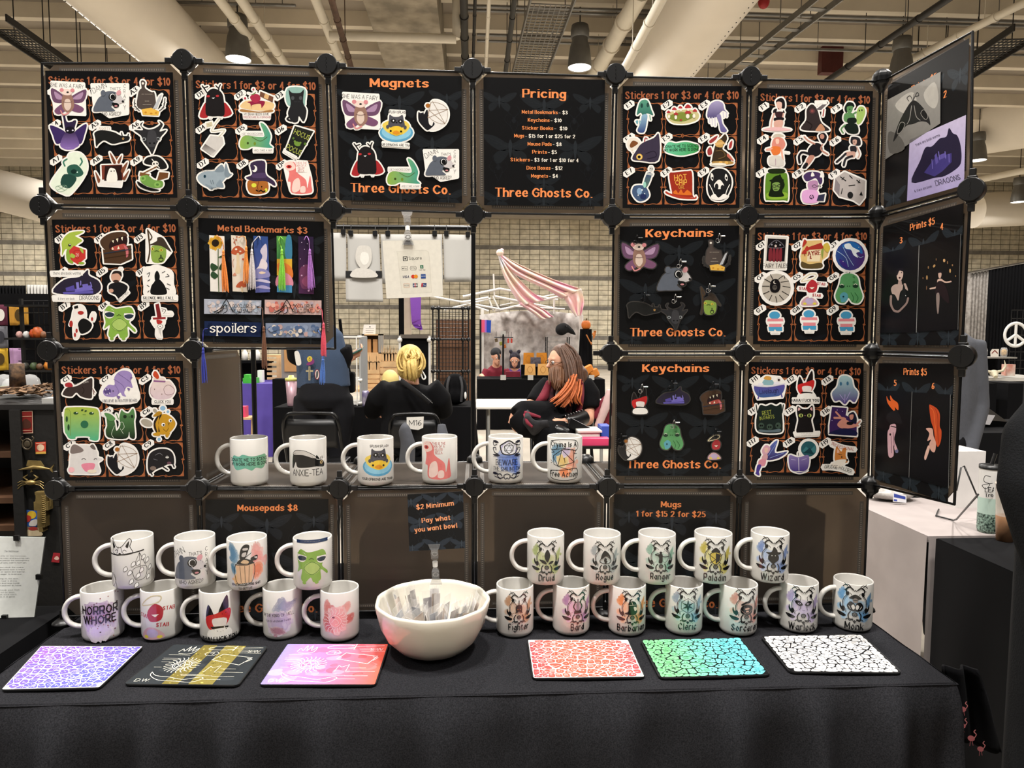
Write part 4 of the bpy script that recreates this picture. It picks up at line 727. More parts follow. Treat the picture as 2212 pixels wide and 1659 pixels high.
board('H', 1290,740,3.568, '''
H1|purple bathtub with toast lettered LIVELAUGH|1205 258|p 5a4a98>3a5a90 5 77 105 87 235 62 215 142 125 162 35 157;p 8ab0b8 70 67 85 27 145 32 150 67;p d09a4a 80 22 95 0 135 7 130 32;e e0dcd8 195 27 16 18;-e 3a2a2a 195 30 9 9;l d8d4e0 10 0 72 105 82 240 60;-t 1d1a3a 34 120 132 t Livelaugh -4;e e8e4ec 55 64 22 12;e e8e4ec 180 57 26 12;k 5a4a98 10 40 157 35 174;k 5a4a98 10 215 142 220 160
H2|tall red and black splash lettered HAHA FUCK YOU|1510 215|p 1c1617 35 130 50 45 80 115;p 1c1617 100 95 145 0 150 85;p c22c2c 35 115 90 95 160 75 155 135 110 185 50 175;p e6ddd8 70 125 140 125 130 175 90 185;p 1c1617 60 165 150 170 110 195;p W 50 185 110 175 160 185 160 225 50 225;q W 0 217 195 215 195 247 0 247;-t K 21 97 241 S HAHA!_FUCK_YOU.
H3|ghost fading from pale blue to purple|1810 255|p a8ccd0>4a2a7a 40 85 60 15 105 0 150 25 165 85 200 135 175 205 135 185 100 220 60 190 20 195 0 135;-e 3a6a8a 68 63 9 15;-e 3a6a8a 120 60 9 15;-l b8a8e0 4 60 145 90 185;-l b8a8e0 4 140 125 110 185;-l b8a8e0 4 100 145 98 205
H4|dark forest graveyard sticker lettered REST|1225 475|p 1a2320 15 45 35 5 75 15 115 0 155 15 195 0 200 85 205 165 185 220 25 215 0 145;-t a8b04a 30 85 80 n REST -8;-t a8b04a 26 85 115 n IN_PARTS -8;-e 3a4a40 40 165 22 22;-e 3a4a40 105 175 24 24;-e 3a4a40 170 165 22 24;-e 0c0f0e 33 165 6 7;-e 0c0f0e 47 165 6 7;-e 0c0f0e 97 175 6 7;-e 0c0f0e 113 175 6 7;-e 0c0f0e 165 165 6 7;-p 5a6a70 25 195 105 200 185 190 175 215 35 215;l 1a2320 8 0 5 10 65;l 1a2320 8 210 5 200 65
H5|sitting black cat with green eyes|1520 485|p 1a1718 20 55 25 5 60 25 105 25 140 0 145 75 130 115 145 205 80 210 15 205 30 115;p d8a8a8 28 40 32 15 48 30;p d8a8a8 120 27 135 13 138 40;e b8c46a 50 77 17 14;e b8c46a 115 77 17 14;-e 111 52 77 6 12;-e 111 113 77 6 12;-q e8a8a8 77 75 87 75 82 81;q W 0 210 190 205 185 230 10 237;-t 222 13 95 220 n --_---_----_--_-- -2;-t 222 13 92 233 n --_-----_----- -2
H6|woman reclining in a starry purple window|1790 495|q 3a2456 20 0 135 10 125 65 210 105 210 225 0 210 0 145;p 1a1d30 145 65 185 40 210 85 205 125 170 115;p c98a7a 155 65 185 60 180 95 160 97;p c98a7a 60 135 100 95 140 105 170 125 230 145 160 165 90 165;l c98a7a 20 90 155 120 95 40 85;l c98a7a 14 110 105 50 40;l c98a7a 13 200 145 235 110;p 17131a 140 115 185 120 170 140 135 135;-p 1a1d40 10 195 110 165 200 185 200 220 10 210;-e d8c8f0 60 25 3 3;-e d8c8f0 100 35 3 3;-e d8c8f0 20 105 3 3
H7|pink-haired mermaid fairy with blue wings|1220 755|p 5a6ab0>3a2a5a 90 95 120 35 170 0 150 95 245 85 180 135 90 150;p d0a0b0 50 75 80 35 115 55 100 95 65 115;p e0b8a8 70 60 95 57 90 90 72 90;p c99aa0 55 115 90 105 90 145 50 155;p d08a98 30 150 80 145 70 195 25 190;p 4a3a8a 15 190 45 190 30 235 15 255 5 245;p 4a3a8a 5 245 25 240 30 270 0 255;-k 8a9ad0 4 100 115 160 25;-k 8a9ad0 4 110 135 220 95
H8|open book beneath a teal moon|1480 790|e W 150 30 70 70;e 2a5a62 150 30 60 60;-q 3f7a80 100 50 130 10 160 40 200 0 205 60;-q 1d3f48 110 60 160 20 190 70;p 8a7ab0>4a3a80 0 80 70 95 150 80 140 185 75 200 10 185;-k d8d0e8 5 72 100 75 195;-l c8bce0 3 15 110 50 115;-l c8bce0 3 95 115 135 105;p 5a4a90 20 195 75 210 140 195 80 215;k 222 4 70 80 70 60
H9|corgi head lettered PROFESSIONAL GRUDGE HOLDER|1810 800|p c9803f 20 80 35 0 70 40 85 15 110 15 105 70 120 120 80 130 30 120;p f0e8dc 25 110 90 100 110 110 80 150 30 150;p e8b8a0 38 50 43 20 58 45;-k 222 4 50 60 75 66;-e 222 75 82 6 5;-e 222 118 105 8 7;p f0e8dc 0 130 50 135 70 160 10 160;t b04a3a 24 80 20 n PROFESSIONAL 14 -10;t K 26 45 175 n GRUDGE_HOLDER 10 14
''')
# ---------------------------------------------------------------- posters, stickers, magnets, keychains, bookmarks
PY = -.0045
def bil(q, u, v):
 (a, b, c, d) = q
 return tuple((a[i] * (1 - u) + b[i] * u) * (1 - v) + (d[i] * (1 - u) + c[i] * u) * v for i in (0,1))
def toY(h, x, y): return onY(x, y, -h)
MOTH = [[(0,-.3),(.1,-.2),(.5,-.42),(.95,-.5),(.85,-.25),(.45,.02),(.12,.02)], [(.08,.02),(.42,.06),(.6,.25),(.5,.5),(.3,.42),(.1,.2)]]
def moths(a, lst, c1='1b1e21', c2='24282c'):
 a.fix = 3
 for x, y, s in lst:
  for sg in (-1,1):
   for w in MOTH:
    a.poly(crom([(x + sg * px * s, y + py * s) for px, py in w], True, 3), c1)
   a.fix = 3.5
   for k in range(4): a.line([(x + sg * .1 * s, y - .1 * s),(x + sg * (.75 - .13 * k) * s, y + (-.38 + .16 * k) * s)], 1.8, c2)
   a.fix = 3
  a.fix = 3.7; a.poly(crom([(x, y - .34 * s),(x + .07 * s, y - .1 * s),(x, y + .34 * s),(x - .07 * s, y - .1 * s)], True, 3), c2); a.fix = 3
 a.fix = None; a.k = 4
def floral(a, lst, c='181a1d'):
 a.fix = 2
 for x, y, s in lst:
  for sg in (-1,1):
   a.line(crom([(x, y + s),(x + sg * .3 * s, y + .3 * s),(x + sg * .1 * s, y - .2 * s),(x + sg * .45 * s, y - .6 * s),(x + sg * .2 * s, y - s)], False, 4),5, c)
   a.line(crom([(x + sg * .3 * s, y + .4 * s),(x + sg * .7 * s, y),(x + sg * .5 * s, y - .4 * s)], False, 4),4, c)
  a.ell(x, y, .16 * s, .22 * s, c)
 a.fix = None; a.k = 4
OR, ORB = 'ee8e54', 'a05c3c'
def poster(quad, a, label, name='poster', cat='poster', group=None, fn=None, base=0):
 """a: artwork in a 1000 x 1000 frame"""
 fn = fn or (lambda x, y, h: onY(x, y, PY - h))
 mb = a.mesh(lambda x, y, h: fn(*bil(quad, x / 1000, y / 1000), h),2e-5, base=base, frame=(0,0,1000,1000))
 o = solo(name, mb, M['prt'], label, cat, group); return o
def card(col='0d0d0e>121213'): 
 a = Art(); a.poly([(1000 * t / 6 if e == 0 else 1000 - 1000 * t / 6 if e == 2 else (1000 if e == 1 else 0),0 if e == 0 else 1000 if e == 2 else (1000 * t / 6 if e == 1 else 1000 - 1000 * t / 6)) for e in range(4) for t in range(6)], col)
 return a
Q = lambda o, s, *p: [(o[0] + x / s, o[1] + y / s) for x, y in p]
R1, R2, R3, R4, R5, R6, R7 = ((70,90),3.352),((70,440),3.352),((70,730),4.739),((700,100),3.456),((1300,130),3.568),((1300,450),3.568),((1290,740),3.568)
QD = dict(A=Q(*R1,(92,210),(1017,222),(1050,1130),(133,1128)), D=Q(*R1,(1160,240),(2070,255),(2095,1165),(1195,1150)), B=Q(*R2,(140,115),(1055,110),(1100,1000),(200,1008)),
          C=Q(*R3,(265,238),(1540,235),(1595,1450),(330,1460)), E=Q(*R5,(160,200),(1078,200),(1060,1140),(160,1140)), F=Q(*R5,(1205,215),(2090,238),(2055,1155),(1175,1138)),
          G=Q(*R6,(1183,148),(2065,148),(2050,1050),(1165,1048)), H=Q(*R7,(1170,148),(2055,158),(2020,1035),(1142,1022)))
PLACE = dict(A='upper left corner of the rack', D='second from the left on the top row', B='under sticker board A', C='under sticker board B', E='beside the pricing poster', F='top row beside the side wing', G='under sticker board F', H='under sticker board G')
def wavy(a, x0, y0, x1, y1, col='a2603c>b97046'):
 a.fix = 5; n = 14; pts = []
 for (ax, ay),(bx, by), k in (((x0, y0),(x1, y0),1),((x1, y0),(x1, y1),0),((x1, y1),(x0, y1),1),((x0, y1),(x0, y0),0)):
  for i in range(n):
   t = i / n; w = 5 * math.sin(t * 19) * math.sin(math.pi * t); pts.append((ax + (bx - ax) * t + (0 if k else w), ay + (by - ay) * t + (w if k else 0)))
 a.line(pts, 6, 'a8643e', True)
 for x, y, sx, sy in ((x0, y0,1,1),(x1, y0,-1,1),(x0, y1,1,-1),(x1, y1,-1,-1)):
  a.poly([(x, y),(x + 50 * sx, y),(x + 26 * sx, y + 9 * sy),(x + 11 * sx, y + 26 * sy),(x, y + 55 * sy)], 'a8643e')
 for x, y in (((x0 + x1) / 2, y0),((x0 + x1) / 2, y1),(x0,(y0 + y1) / 2),(x1,(y0 + y1) / 2)): a.line([(x - 6, y),(x + 6, y)], 14, 'a8643e'); a.line([(x, y - 9),(x, y + 9)], 6, 'a8643e')
 a.fix = None
CX = [(45,335),(362,650),(678,965)]; CYY = [(140,400),(412,672),(690,968)]
for b in 'ADBCEFGH':
 a = card(); moths(a, [(180,500,120),(520,560,130),(850,480,120),(500,985,150)], '15171a', '1b1e21'); floral(a, [(200,270,70),(510,260,70),(820,800,80),(200,800,80)], '131517')
 for x0, x1 in CX:
  for y0, y1 in CYY: wavy(a, x0, y0, x1, y1)
 a.text('Stickers 1 for $3 or 4 for $10', 500,104,58, ORB, 's', width=945)
 po = poster(QD[b], a, f'black poster of sticker board {b}, {PLACE[b]}', group='black posters in the rack'); po['_o'] = tuple(po.location)
 for i in range(9):
  if (b + str(i + 1)) in ('C4',): pass
  x0, y0 = CX[i % 3][0], CYY[i // 3][0]; c = bil(QD[b], (x0 + 8) / 1000,(y0 + 12) / 1000); t = Art(border=3.0)
  t.text(f'{b}{i + 1}', 0,4.2,8.6, '161616', 's', rot=0)
  ca, sa = math.cos(-.6), math.sin(-.6)
  mb = t.mesh(lambda x, y, h: onY(c[0] + x * ca - y * sa, c[1] + x * sa + y * ca, PY - .0011 - h),4e-5); mb.build('number_tag', M['prt'], po)
def put(spec, fn, border, bcol='f2efe9', fit=None, raw=None, **kw):
 """artwork at its own px place (raw = (ox, oy, scale)) or fitted into (cx, cy, height[, flip])"""
 if fit:
  t = Art().draw(spec); v = np.array([q for p in t.p for q in p[0]]); lo, hi = v.min(0), v.max(0); k = fit[2] / (hi[1] - lo[1]); raw = (fit[0] - k * (lo[0] + hi[0]) / 2, fit[1] - k * (lo[1] + hi[1]) / 2, k)
 return Art(border, bcol).draw(spec, *raw).mesh(fn, **kw)
for k, (b, ox, oy, sc, lab, spec) in BOARDS.items():
 i = int(k[1]) - 1
 mb = put(spec, lambda x, y, h: onY(x, y, PY - .0016 - h),3.4, raw=(ox, oy, sc), step=3e-5)
 solo('sticker', mb, M['prt'], f'{k} sticker: {lab}', 'sticker', f'stickers on board {b}')
# ---- magnets board and pricing board
def brand(a, y=930, col=OR): a.text('Three Ghosts Co.', 500, y, 66, col, 's', width=800)
pat = [(130,190,150),(500,230,210),(880,190,150),(220,560,230),(760,560,230),(500,830,150),(110,960,150),(500,980,180),(890,960,150)]
fl = [(250,330,110),(750,330,110),(500,500,120),(120,700,110),(870,700,110)]
def head(title, quad, label, y=85, width=None, br=True, size=62, x=500):
 a = card(); moths(a, pat); floral(a, fl); a.text(title, x, y, size, OR, 's', width=width)
 if br: brand(a)
 return a
qm = Q(*R4,(93,210),(1028,222),(1030,1172),(115,1148)); qp = Q(*R4,(1190,230),(2098,250),(2085,1195),(1195,1187))
poster(qm, head('Magnets', qm, '', 92,455), 'black Magnets poster, third from the left on the top row', group='black posters in the rack')
a = head('Pricing', qp, '', 150,345)
for i, (l, r) in enumerate((('Metal Bookmarks', '- $3'),('Keychains', '- $10'),('Sticker Books', '-  $10'),('Mugs', '- $15 for 1 or $25 for 2'),('Mouse Pads', '- $8'),('Prints', '- $5'),('Stickers', '- $3 for 1 or $10 for 4'),('Dice Boxes', '- $12'),('Magnets', '- $4'))):
 wl, wr = len(l) * 19.5, len(r) * 17; tot = wl + wr + 14; y = 278 + i * 62.5
 a.text(l, 505 - tot / 2 + wl / 2, y, 26, 'e88c52', 's', width=wl); a.text(r, 505 + tot / 2 - wr / 2, y, 26, 'e6dfd2', 's', width=wr)
poster(qp, a, 'black Pricing poster listing prices, fourth on the top row', group='black posters in the rack')
RAC = '''q W 495 480 600 485 600 520 490 515;-t K 17 548 500 N SPLISH_SPLASH 2;e 5aa0c4 540 645 125 70;e 8ac4dc 540 640 110 58;p e8cc5a 435 590 470 560 540 545 610 560 640 600 600 650 540 665 470 640;p 4d4d55 482 600 485 545 490 510 515 525 560 525 585 512 595 550 600 600 540 610;p 222 495 555 520 540 538 555 520 575;p 222 550 558 575 545 590 560 572 578;-e eee 518 555 5 6;-e eee 570 560 5 6;-e K 541 570 7 5;p e8c23a 485 640 510 600 570 600 590 640 540 668;-e K 498 632 8 8;-e K 575 636 8 8;-p d9902a 510 645 540 628 568 648 540 660;e 4d4d55 475 600 12 14;e 4d4d55 605 605 12 14;-t f2efe9 3 540 700 n -;q W 440 715 630 730 630 758 440 745;-t K 17 535 745 N YOUR_OPINIONS_ARE_TRASH 2'''
fnm = lambda x, y, h: onY(x, y, PY - .0022 - h)
for nm, lab, spec, fit in (('A1', 'rat with purple fairy wings, upper left of the magnets board', BOARDS['A1'][5], (781,240,78)),('RAC', 'raccoon in a blue duck float, lettered SPLISH SPLASH', RAC, None),('C8', 'black cat with string star, upper right of the magnets board', BOARDS['C8'][5], (936,249,66)),
                           ('D1', 'black moth creature with red wings, lower left of the magnets board', BOARDS['D1'][5], (794,344,74)),('D5', 'green alligator at the bottom of the magnets board', BOARDS['D5'][5], (872,374,64)),('A2', 'shouting opossum, lower right of the magnets board', BOARDS['A2'][5], (952,355,70))):
 mb = put(spec, fnm, 3.2, fit=fit, raw=(700,100,1 / 3.456), step=3e-5)
 solo('magnet', mb, M['prt'], 'magnet: ' + lab, 'magnet', 'magnets on their board')
# ---- keychains
k1 = Q(*R6,(138,140),(1060,133),(1035,1048),(133,1048)); k2 = Q(*R7,(155,145),(1058,145),(1035,1030),(145,1028))
poster(k1, head('Keychains', k1, '', 90,550), 'upper black Keychains poster, beside sticker board G', group='black posters in the rack')
poster(k2, head('Keychains', k2, '', 90,555), 'lower black Keychains poster, beside sticker board H', group='black posters in the rack')
KC = [('A1', 'winged rat keychain on the upper keychains board', (1383,555,62),(1372,524)),('A2', 'opossum head keychain in the middle of the upper board', (1456,602,52),(1466,575)),('A3', 'charcuterie board keychain, upper right of the upper board', (1548,552,66),(1550,520)),
      ('A5', 'black anteater keychain, lower left of the upper board', (1391,669,34),(1388,648)),('A6', 'dark bull demon keychain at the bottom of the upper board', (1456,683,58),(1455,651)),('B3', 'frog wizard keychain on the upper board', (1535,650,60),(1529,628)),
      ('H2', 'red and black splash keychain, upper left of the lower board', (1382,866,58),(1383,845)),('B4', 'purple book dragon keychain on the lower board', (1454,855,38),(1447,838)),('B2', 'treasure chest monster keychain on the lower board', (1539,869,52),(1536,840)),
      ('C8', 'black cat keychain hanging over the edge of the lower board', (1361,969,50),(1338,952)),('G6', 'green octopus keychain on the lower board', (1451,944,56),(1452,922)),('G5', 'lasso keychain, lower right of the lower board', (1543,966,54),(1542,942))]
for nm, lab, fit, ck in KC:
 sp = BOARDS[nm][5]; drop = {'A1': 2, 'A2': 10, 'H2': 3, 'B4': 4}.get(nm)
 pr = [s for s in sp.split(';')]
 pr = [s for s in pr if not (s.strip().lstrip('-').startswith('t ') and nm != 'A3') and not s.strip().startswith('q W')]
 p0 = onY(fit[0], fit[1] + fit[2] / 2, PY - .004); t = thing('keychain', lab, 'keychain', tuple(p0), 'keychains on the two keychain boards')
 put(';'.join(pr), lambda x, y, h: onY(x, y, PY - .003 - h),2.4, '3a3735', fit=fit, step=3e-5).build('charm', M['prg'], t)
 c = onY(*ck, PY - .006); s = .0045; mb = MB()
 mb.tube([c + Vector((s * math.cos(q),-.001, s * math.sin(q))) for q in (2 * math.pi * i / 14 for i in range(14))], .0007,6, closed=True)
 e = c + Vector((.004,-.001,.006)); mb.tube([e + Vector((.003 * math.cos(q),0,.008 * math.sin(q))) for q in (2 * math.pi * i / 14 for i in range(14))], .0009,6, closed=True)
 mb.build('split_ring', M['steel'] if nm in 'A1A5B4C8B2G5' else M['chrome'], t)
 MB().cyl(e + Vector((.003,0,.004)), e + Vector((.013,0,.004)),.002, n=8).ell(e + Vector((0,0,.009)),.0022,8,6).build('clasp', M['steel'] if nm in 'A1A5B4C8B2G5' else M['chrome'], t)
# ---- bookmarks
qb = Q(*R2,(1200,103),(2110,130),(2115,1020),(1215,1000))
a = card(); moths(a, pat); floral(a, fl); a.text('Metal Bookmarks $3', 512,100,46, 'b86c44', 's', width=705)
poster(qb, a, 'black Metal Bookmarks poster under sticker board D', group='black posters in the rack')
def tassel(t, path, knot, end, col, spread=8):
 m = mat('tassel_thread', col, .5,0,.25,300, sheen=.3)
 P = [onY(x, y, PY - .004 - .002 * math.sin(i)) for i, (x, y) in enumerate(crom(path, False, 4))]
 mb = MB().tube(P, .0009,6); k = onY(*knot, PY - .006); mb.ell(k, (.0028,.0028,.006),10,8); b = onY(knot[0], knot[1] + 5, PY - .006); mb.ell(b, (.0032,.003,.004),10,8)
 rnd = random.Random(int(end[0]))
 for i in range(34):
  q = rnd.uniform(-1,1); e = onY(end[0] + q * spread, end[1] + rnd.uniform(-5,4), PY - .005 - rnd.uniform(0,.005)); st = b + Vector((q * .002, rnd.uniform(-.0015,.0015),-.002))
  m1 = st.lerp(e, .5) + Vector((q * .0012,0,0)); mb.tube([st, m1, e], [.0009,.0008,.0004], 5)
 mb.build('tassel', m, t)
def bokeh(a, n, cols, seed, x0, y0, x1, y1, r=(8,26)):
 rd = random.Random(seed)
 for i in range(n):
  R = rd.uniform(*r); x, y = rd.uniform(x0 + R, x1 - R), rd.uniform(y0 + R, y1 - R); a.ell(x, y, R, R, rd.choice(cols), n=14)
BM = [('sunflower bookmark with an orange tassel', ((1280,228),(1390,235),(1400,640),(1288,635)), 'q e6e2da 1280 228 1390 235 1400 640 1288 635;e d9a83a 1325 285 20 56 0;e d9a83a 1325 285 56 20;e d9a83a 1325 285 22 56 45;e d9a83a 1325 285 22 54 -45;e c99430 1325 285 20 52 22;e c99430 1325 285 20 52 -68;e 2a1f17 1325 285 27 27;l 5a6a4a 7 1345 330 1345 480 1350 640;p 2f4a30 1345 460 1300 430 1288 460 1310 490;p 2f4a30 1350 470 1370 430 1385 450 1370 480;p 2f4a30 1345 520 1305 490 1290 520 1320 545;p 3a5a3a 1345 390 1370 375 1375 390', ((1335,228),(1370,260),(1382,300),(1382,345)),(1383,352),(1402,632), 'f08a2a'),
      ('red mushroom bookmark with an orange tassel', ((1438,228),(1545,235),(1558,640),(1450,635)), 'q ddd2c2 1438 228 1545 235 1558 640 1450 635;p b85a3a 1440 360 1455 320 1490 305 1530 330 1535 355 1490 372;p d9c4a0 1478 365 1498 365 1500 440 1510 490 1490 508 1468 495 1478 440;e e8dcc4 1475 330 9 7;e e8dcc4 1505 345 8 6;p b85a3a 1475 605 1495 570 1530 560 1550 590 1540 605;k d9c4a0 14 1515 605 1520 635;l b06a50 5 1470 300 1465 270 1455 250;e b06a50 1475 262 7 8;e b06a50 1462 280 7 8;e b06a50 1480 240 6 7;l c98a70 4 1455 460 1450 420 1460 400;p c98a70 1450 520 1465 500 1478 520;e c05a48 1525 402 7 8', ((1492,245),(1530,235),(1548,270),(1548,315)),(1548,325),(1552,570), 'f0902e'),
      ('blue sky and cloud bookmark with a white tassel', ((1600,232),(1705,238),(1720,640),(1615,645)), 'q 2f4a86>5a5f9c 1600 232 1705 238 1720 640 1615 645;p c9c0d0 1690 290 1650 340 1665 380 1650 430 1690 420 1700 360;p dcd0d4 1660 400 1640 450 1620 480 1690 480 1700 430;p 8a88b8 1610 480 1660 470 1710 490 1715 530 1615 540;p c4bcd4 1612 560 1650 545 1715 560 1716 575 1650 565;p e0c8b0 1640 500 1660 490 1690 500 1660 510;p a8a0c8 1615 610 1660 590 1715 605 1716 620 1650 612', ((1650,262),(1640,235),(1605,270),(1592,290),(1588,330)),(1589,345),(1590,612), 'dcd4d4'),
      ('green and rainbow marbled bookmark with a lime tassel', ((1768,232),(1875,240),(1880,645),(1770,640)), 'q 5a9a4a>3f7a4a 1768 232 1875 240 1880 420 1770 420;p 3f7a9a 1840 240 1875 245 1878 400 1830 380;q d9a83a 1770 400 1880 400 1880 520 1770 520;p d97a3a 1770 440 1830 430 1880 470 1880 540 1800 520;p d98aa0 1770 530 1830 500 1880 540 1880 600 1770 600;q 4a8ab8 1772 590 1880 590 1880 645 1770 640', ((1818,262),(1795,240),(1785,270),(1800,310),(1806,330)),(1806,345),(1806,622), '8ad83a'),
      ('dark purple galaxy bookmark with a lilac tassel', ((1925,235),(2035,240),(2038,655),(1928,650)), 'q 2a2038>4a2a4a 1925 235 2035 240 2038 655 1928 650;p 6a3a58 1935 480 1990 440 2030 500 2020 600 1950 610;p 8a4a68 1950 560 1990 520 2015 570 1980 600;e e8d8f0 1950 280 3 3;e e8d8f0 1970 330 3 3;e e8d8f0 1940 400 3 3;e e8d8f0 1965 450 3 3;e e8d8f0 2000 380 3 3;e e8d8f0 1990 290 3 3;e c9a0c0 1950 520 6 6;e c9a0c0 2000 630 7 7', ((1968,262),(1985,235),(2003,270),(2007,330)),(2009,345),(2020,615), 'b070c8')]
for lab, q, spec, path, knot, end, col in BM:
 f = lambda p: (70 + p[0] / 3.352,440 + p[1] / 3.352)
 p0 = onY(*f(q[3]), PY - .002); t = thing('bookmark', lab, 'bookmark', tuple(p0), 'upright metal bookmarks'); a = Art().draw(spec, 70,440,1 / 3.352)
 a.mesh(lambda x, y, h: onY(x, y, PY - .002 - h),3e-5).build('plate', M['prt'], t)
 tassel(t, [f(p) for p in path], f(knot), f(end), col)
LEG = 'l K 6 1315 785 1360 760 1395 705 1410 700 1450 780;l K 5 1330 795 1375 770 1385 745;l K 5 1345 795 1395 730 1410 775 1380 795'
for lab, q, cols, base, legs, txt, path, knot, end, col in (('pale blue bookmark lettered GOOD GIRLS READ SMUT with a brown tassel', ((1243,690),(1658,700),(1655,803),(1243,798)), ['b8bcc8', 'c8b8b4', 'a8b4c4', 'd4c8c4', '9aa8b8'], 'a9aebb', 0,1,((1633,750),(1665,760),(1668,830),(1672,890)),(1675,905),(1680,1185), '6f3f1c'),
                                               ('red and blue bookmark lettered GOOD GIRLS READ SMUT with a pink tassel', ((1682,695),(2093,700),(2093,805),(1682,800)), ['d89080', 'c8a8a0', 'b8a8b4', 'e0b0a0', 'c06a60'], 'c4a8a4', 438,1,((2068,752),(2095,770),(2100,820),(2107,870)),(2108,880),(2108,1095), 'e04a60'),
                                               ('navy bookmark lettered spoilers with a dark blue tassel', ((1245,850),(1658,860),(1655,965),(1245,955)), ['151f3c'], '1a2748', 0,2,((1270,905),(1240,915),(1235,980),(1232,1030)),(1236,1060),(1246,1290), '1a2a9c'),
                                               ('speckled blue and cream bookmark with a light blue tassel', ((1688,865),(2093,862),(2085,970),(1690,968)), ['8a98b0', 'c8b8a8', '6a7a98', 'd8ccc0', 'b89a98', '54688a'], '7f8ba2', 0,0,((2068,918),(2090,960),(2105,1050),(2104,1100)),(2104,1115),(2100,1300), '4a78c8')):
 f = lambda p: (70 + p[0] / 3.352,440 + p[1] / 3.352)
 a = Art(); a.poly([f(p) for p in q], base); b = Art()
 bokeh(b, 60, cols, len(lab), q[0][0], q[0][1] + 8, q[1][0], q[3][1] - 2,(8,22) if 'spo' not in lab else (3,8))
 a.p += [([f(p) for p in pts], c, k + 2, cv) for pts, c, k, cv in b.p]; a.k = b.k + 3
 if txt == 1:
  a.draw(LEG, 70 + legs / 3.352,440 + (4 / 3.352 if legs else 0),1 / 3.352)
  x, y = f((1520 + legs, 755)); a.text('GOOD GIRLS', x, y, 8, '17171c', 'n', width=43); a.text('READ SMUT', *f((1520 + legs, 790)),8, '17171c', 'n', width=43)
 if txt == 2: a.text('spoilers', *f((1453,932)),19, 'efece4', 'r', width=98)
 a.ell(*f(path[0]),2.2,2.2, '1a1a1a')
 p0 = onY(*f(q[3]), PY - .002); t = thing('bookmark', lab, 'bookmark', tuple(p0), 'level metal bookmarks')
 a.mesh(lambda x, y, h: onY(x, y, PY - .002 - h),2e-5).build('plate', M['prt'], t)
 tassel(t, [f(p) for p in path], f(knot), f(end), col, 6)
# ---- mousepads and mugs price posters behind the bottom panels' sleeves
qs = Q((430,1050),4.741,(65,137),(1325,132),(1330,1370),(65,1370)); a = card('1c1b1a'); moths(a, pat, '262729', '33363a'); floral(a, fl, '232426'); a.text('Mousepads $8', 505,95,48, 'e0854f', 's', width=480); brand(a, 935, 'b8693f')
poster(qs, a, 'black Mousepads price poster behind the raccoon and frog mugs', group='black posters in the rack')
qs = [(1327,1068),(1578,1071),(1573,1330),(1323,1326)]; a = card('1c1b1a'); moths(a, pat, '262729', '33363a'); floral(a, fl, '232426'); a.text('Mugs', 490,100,46, 'e0854f', 's', width=165); a.text('1 for $15 2 for $25', 490,180,44, 'e0854f', 's', width=590); brand(a, 935, 'b8693f')
poster(qs, a, 'black Mugs price poster behind the Ranger and Paladin mugs', group='black posters in the rack')
# ---- the side wing's print posters
def wing(d, r=0):
 n = (WN[r + 1] - WN[r]).cross(ND[r][6] - WN[r]).normalized(); n = n if n.x < 0 else -n
 return lambda x, y, h: onP(x, y, (WN[r] + WN[r + 1] + ND[r][6] + ND[r + 1][6]) / 4 + n * (.006 + d + h), n)
def wq(o, s, *p): return [(o[0] + x / s, o[1] + y / s) for x, y in p]
w1 = wq((1860,30),3.529,(205,545),(826,183),(785,1300),(172,1480)); w2 = wq((1860,430),4.483,(215,265),(995,38),(942,1415),(180,1415)); w3 = wq((1860,740),3.77,(143,168),(757,172),(708,1305),(108,1110))
for q, n1, n2, lab in ((w1, None, '2', 'top'),(w2, '3', '4', 'middle'),(w3, '5', '6', 'lowest')):
 a = card(); moths(a, [(130,250,170),(510,250,200),(900,230,170),(120,950,160),(480,940,180),(870,950,170)], '22282d', '2e353b')
 a.text('Prints $5', 490 if lab != 'top' else 450, {'top': 165, 'middle': 95, 'lowest': 90}[lab], 48, OR, 's', width=300)
 if n1: a.text(n1,230,178 if lab == 'middle' else 185,46, OR, 's')
 a.text(n2,735 if lab != 'top' else 720, {'top': 330, 'middle': 150, 'lowest': 190}[lab], 46, OR, 's')
 poster(q, a, f'black Prints $5 poster, {lab} of the side wing', group='black posters in the rack', fn=wing(0,('top', 'middle', 'lowest').index(lab)))
def pprint(o, s, spec, lab):
 a = Art().draw(spec, *o, 1 / s); solo('art_print', a.mesh(wing(.0018, {3.529: 0,4.483: 1,3.77: 2}[s]),3e-5), M['prt'], lab, 'print', 'art prints on the side wing')
pprint((1860,30),3.529, 'q 8d8a84>6a6864 202 655 606 440 604 835 185 1110;-p a8a49c 260 700 330 620 400 600 420 680 340 760;-p a8a49c 480 600 560 520 590 640 560 720 500 680;-p 55534f 210 900 300 940 330 1030 220 1060;p 1d1d1d 395 660 340 730 280 850 245 975 300 900 350 850 395 840 450 820 500 825 528 848 510 770 450 690;-l 8d8a84 5 385 700 370 800 350 840;-l 8d8a84 5 405 700 420 780 450 810;-e 111 300 870 20 34 25;-e 111 480 770 22 34 -20;-o 8d8a84 4 275 910 300 830 335 840 305 900;-o 8d8a84 4 455 760 480 730 510 780 490 805;l 333 5 395 665 375 625 350 640 365 665;l 333 5 395 665 425 600 440 620 415 630;l 333 4 395 665 400 640 405 610', 'grey death moth print in the top poster of the wing')
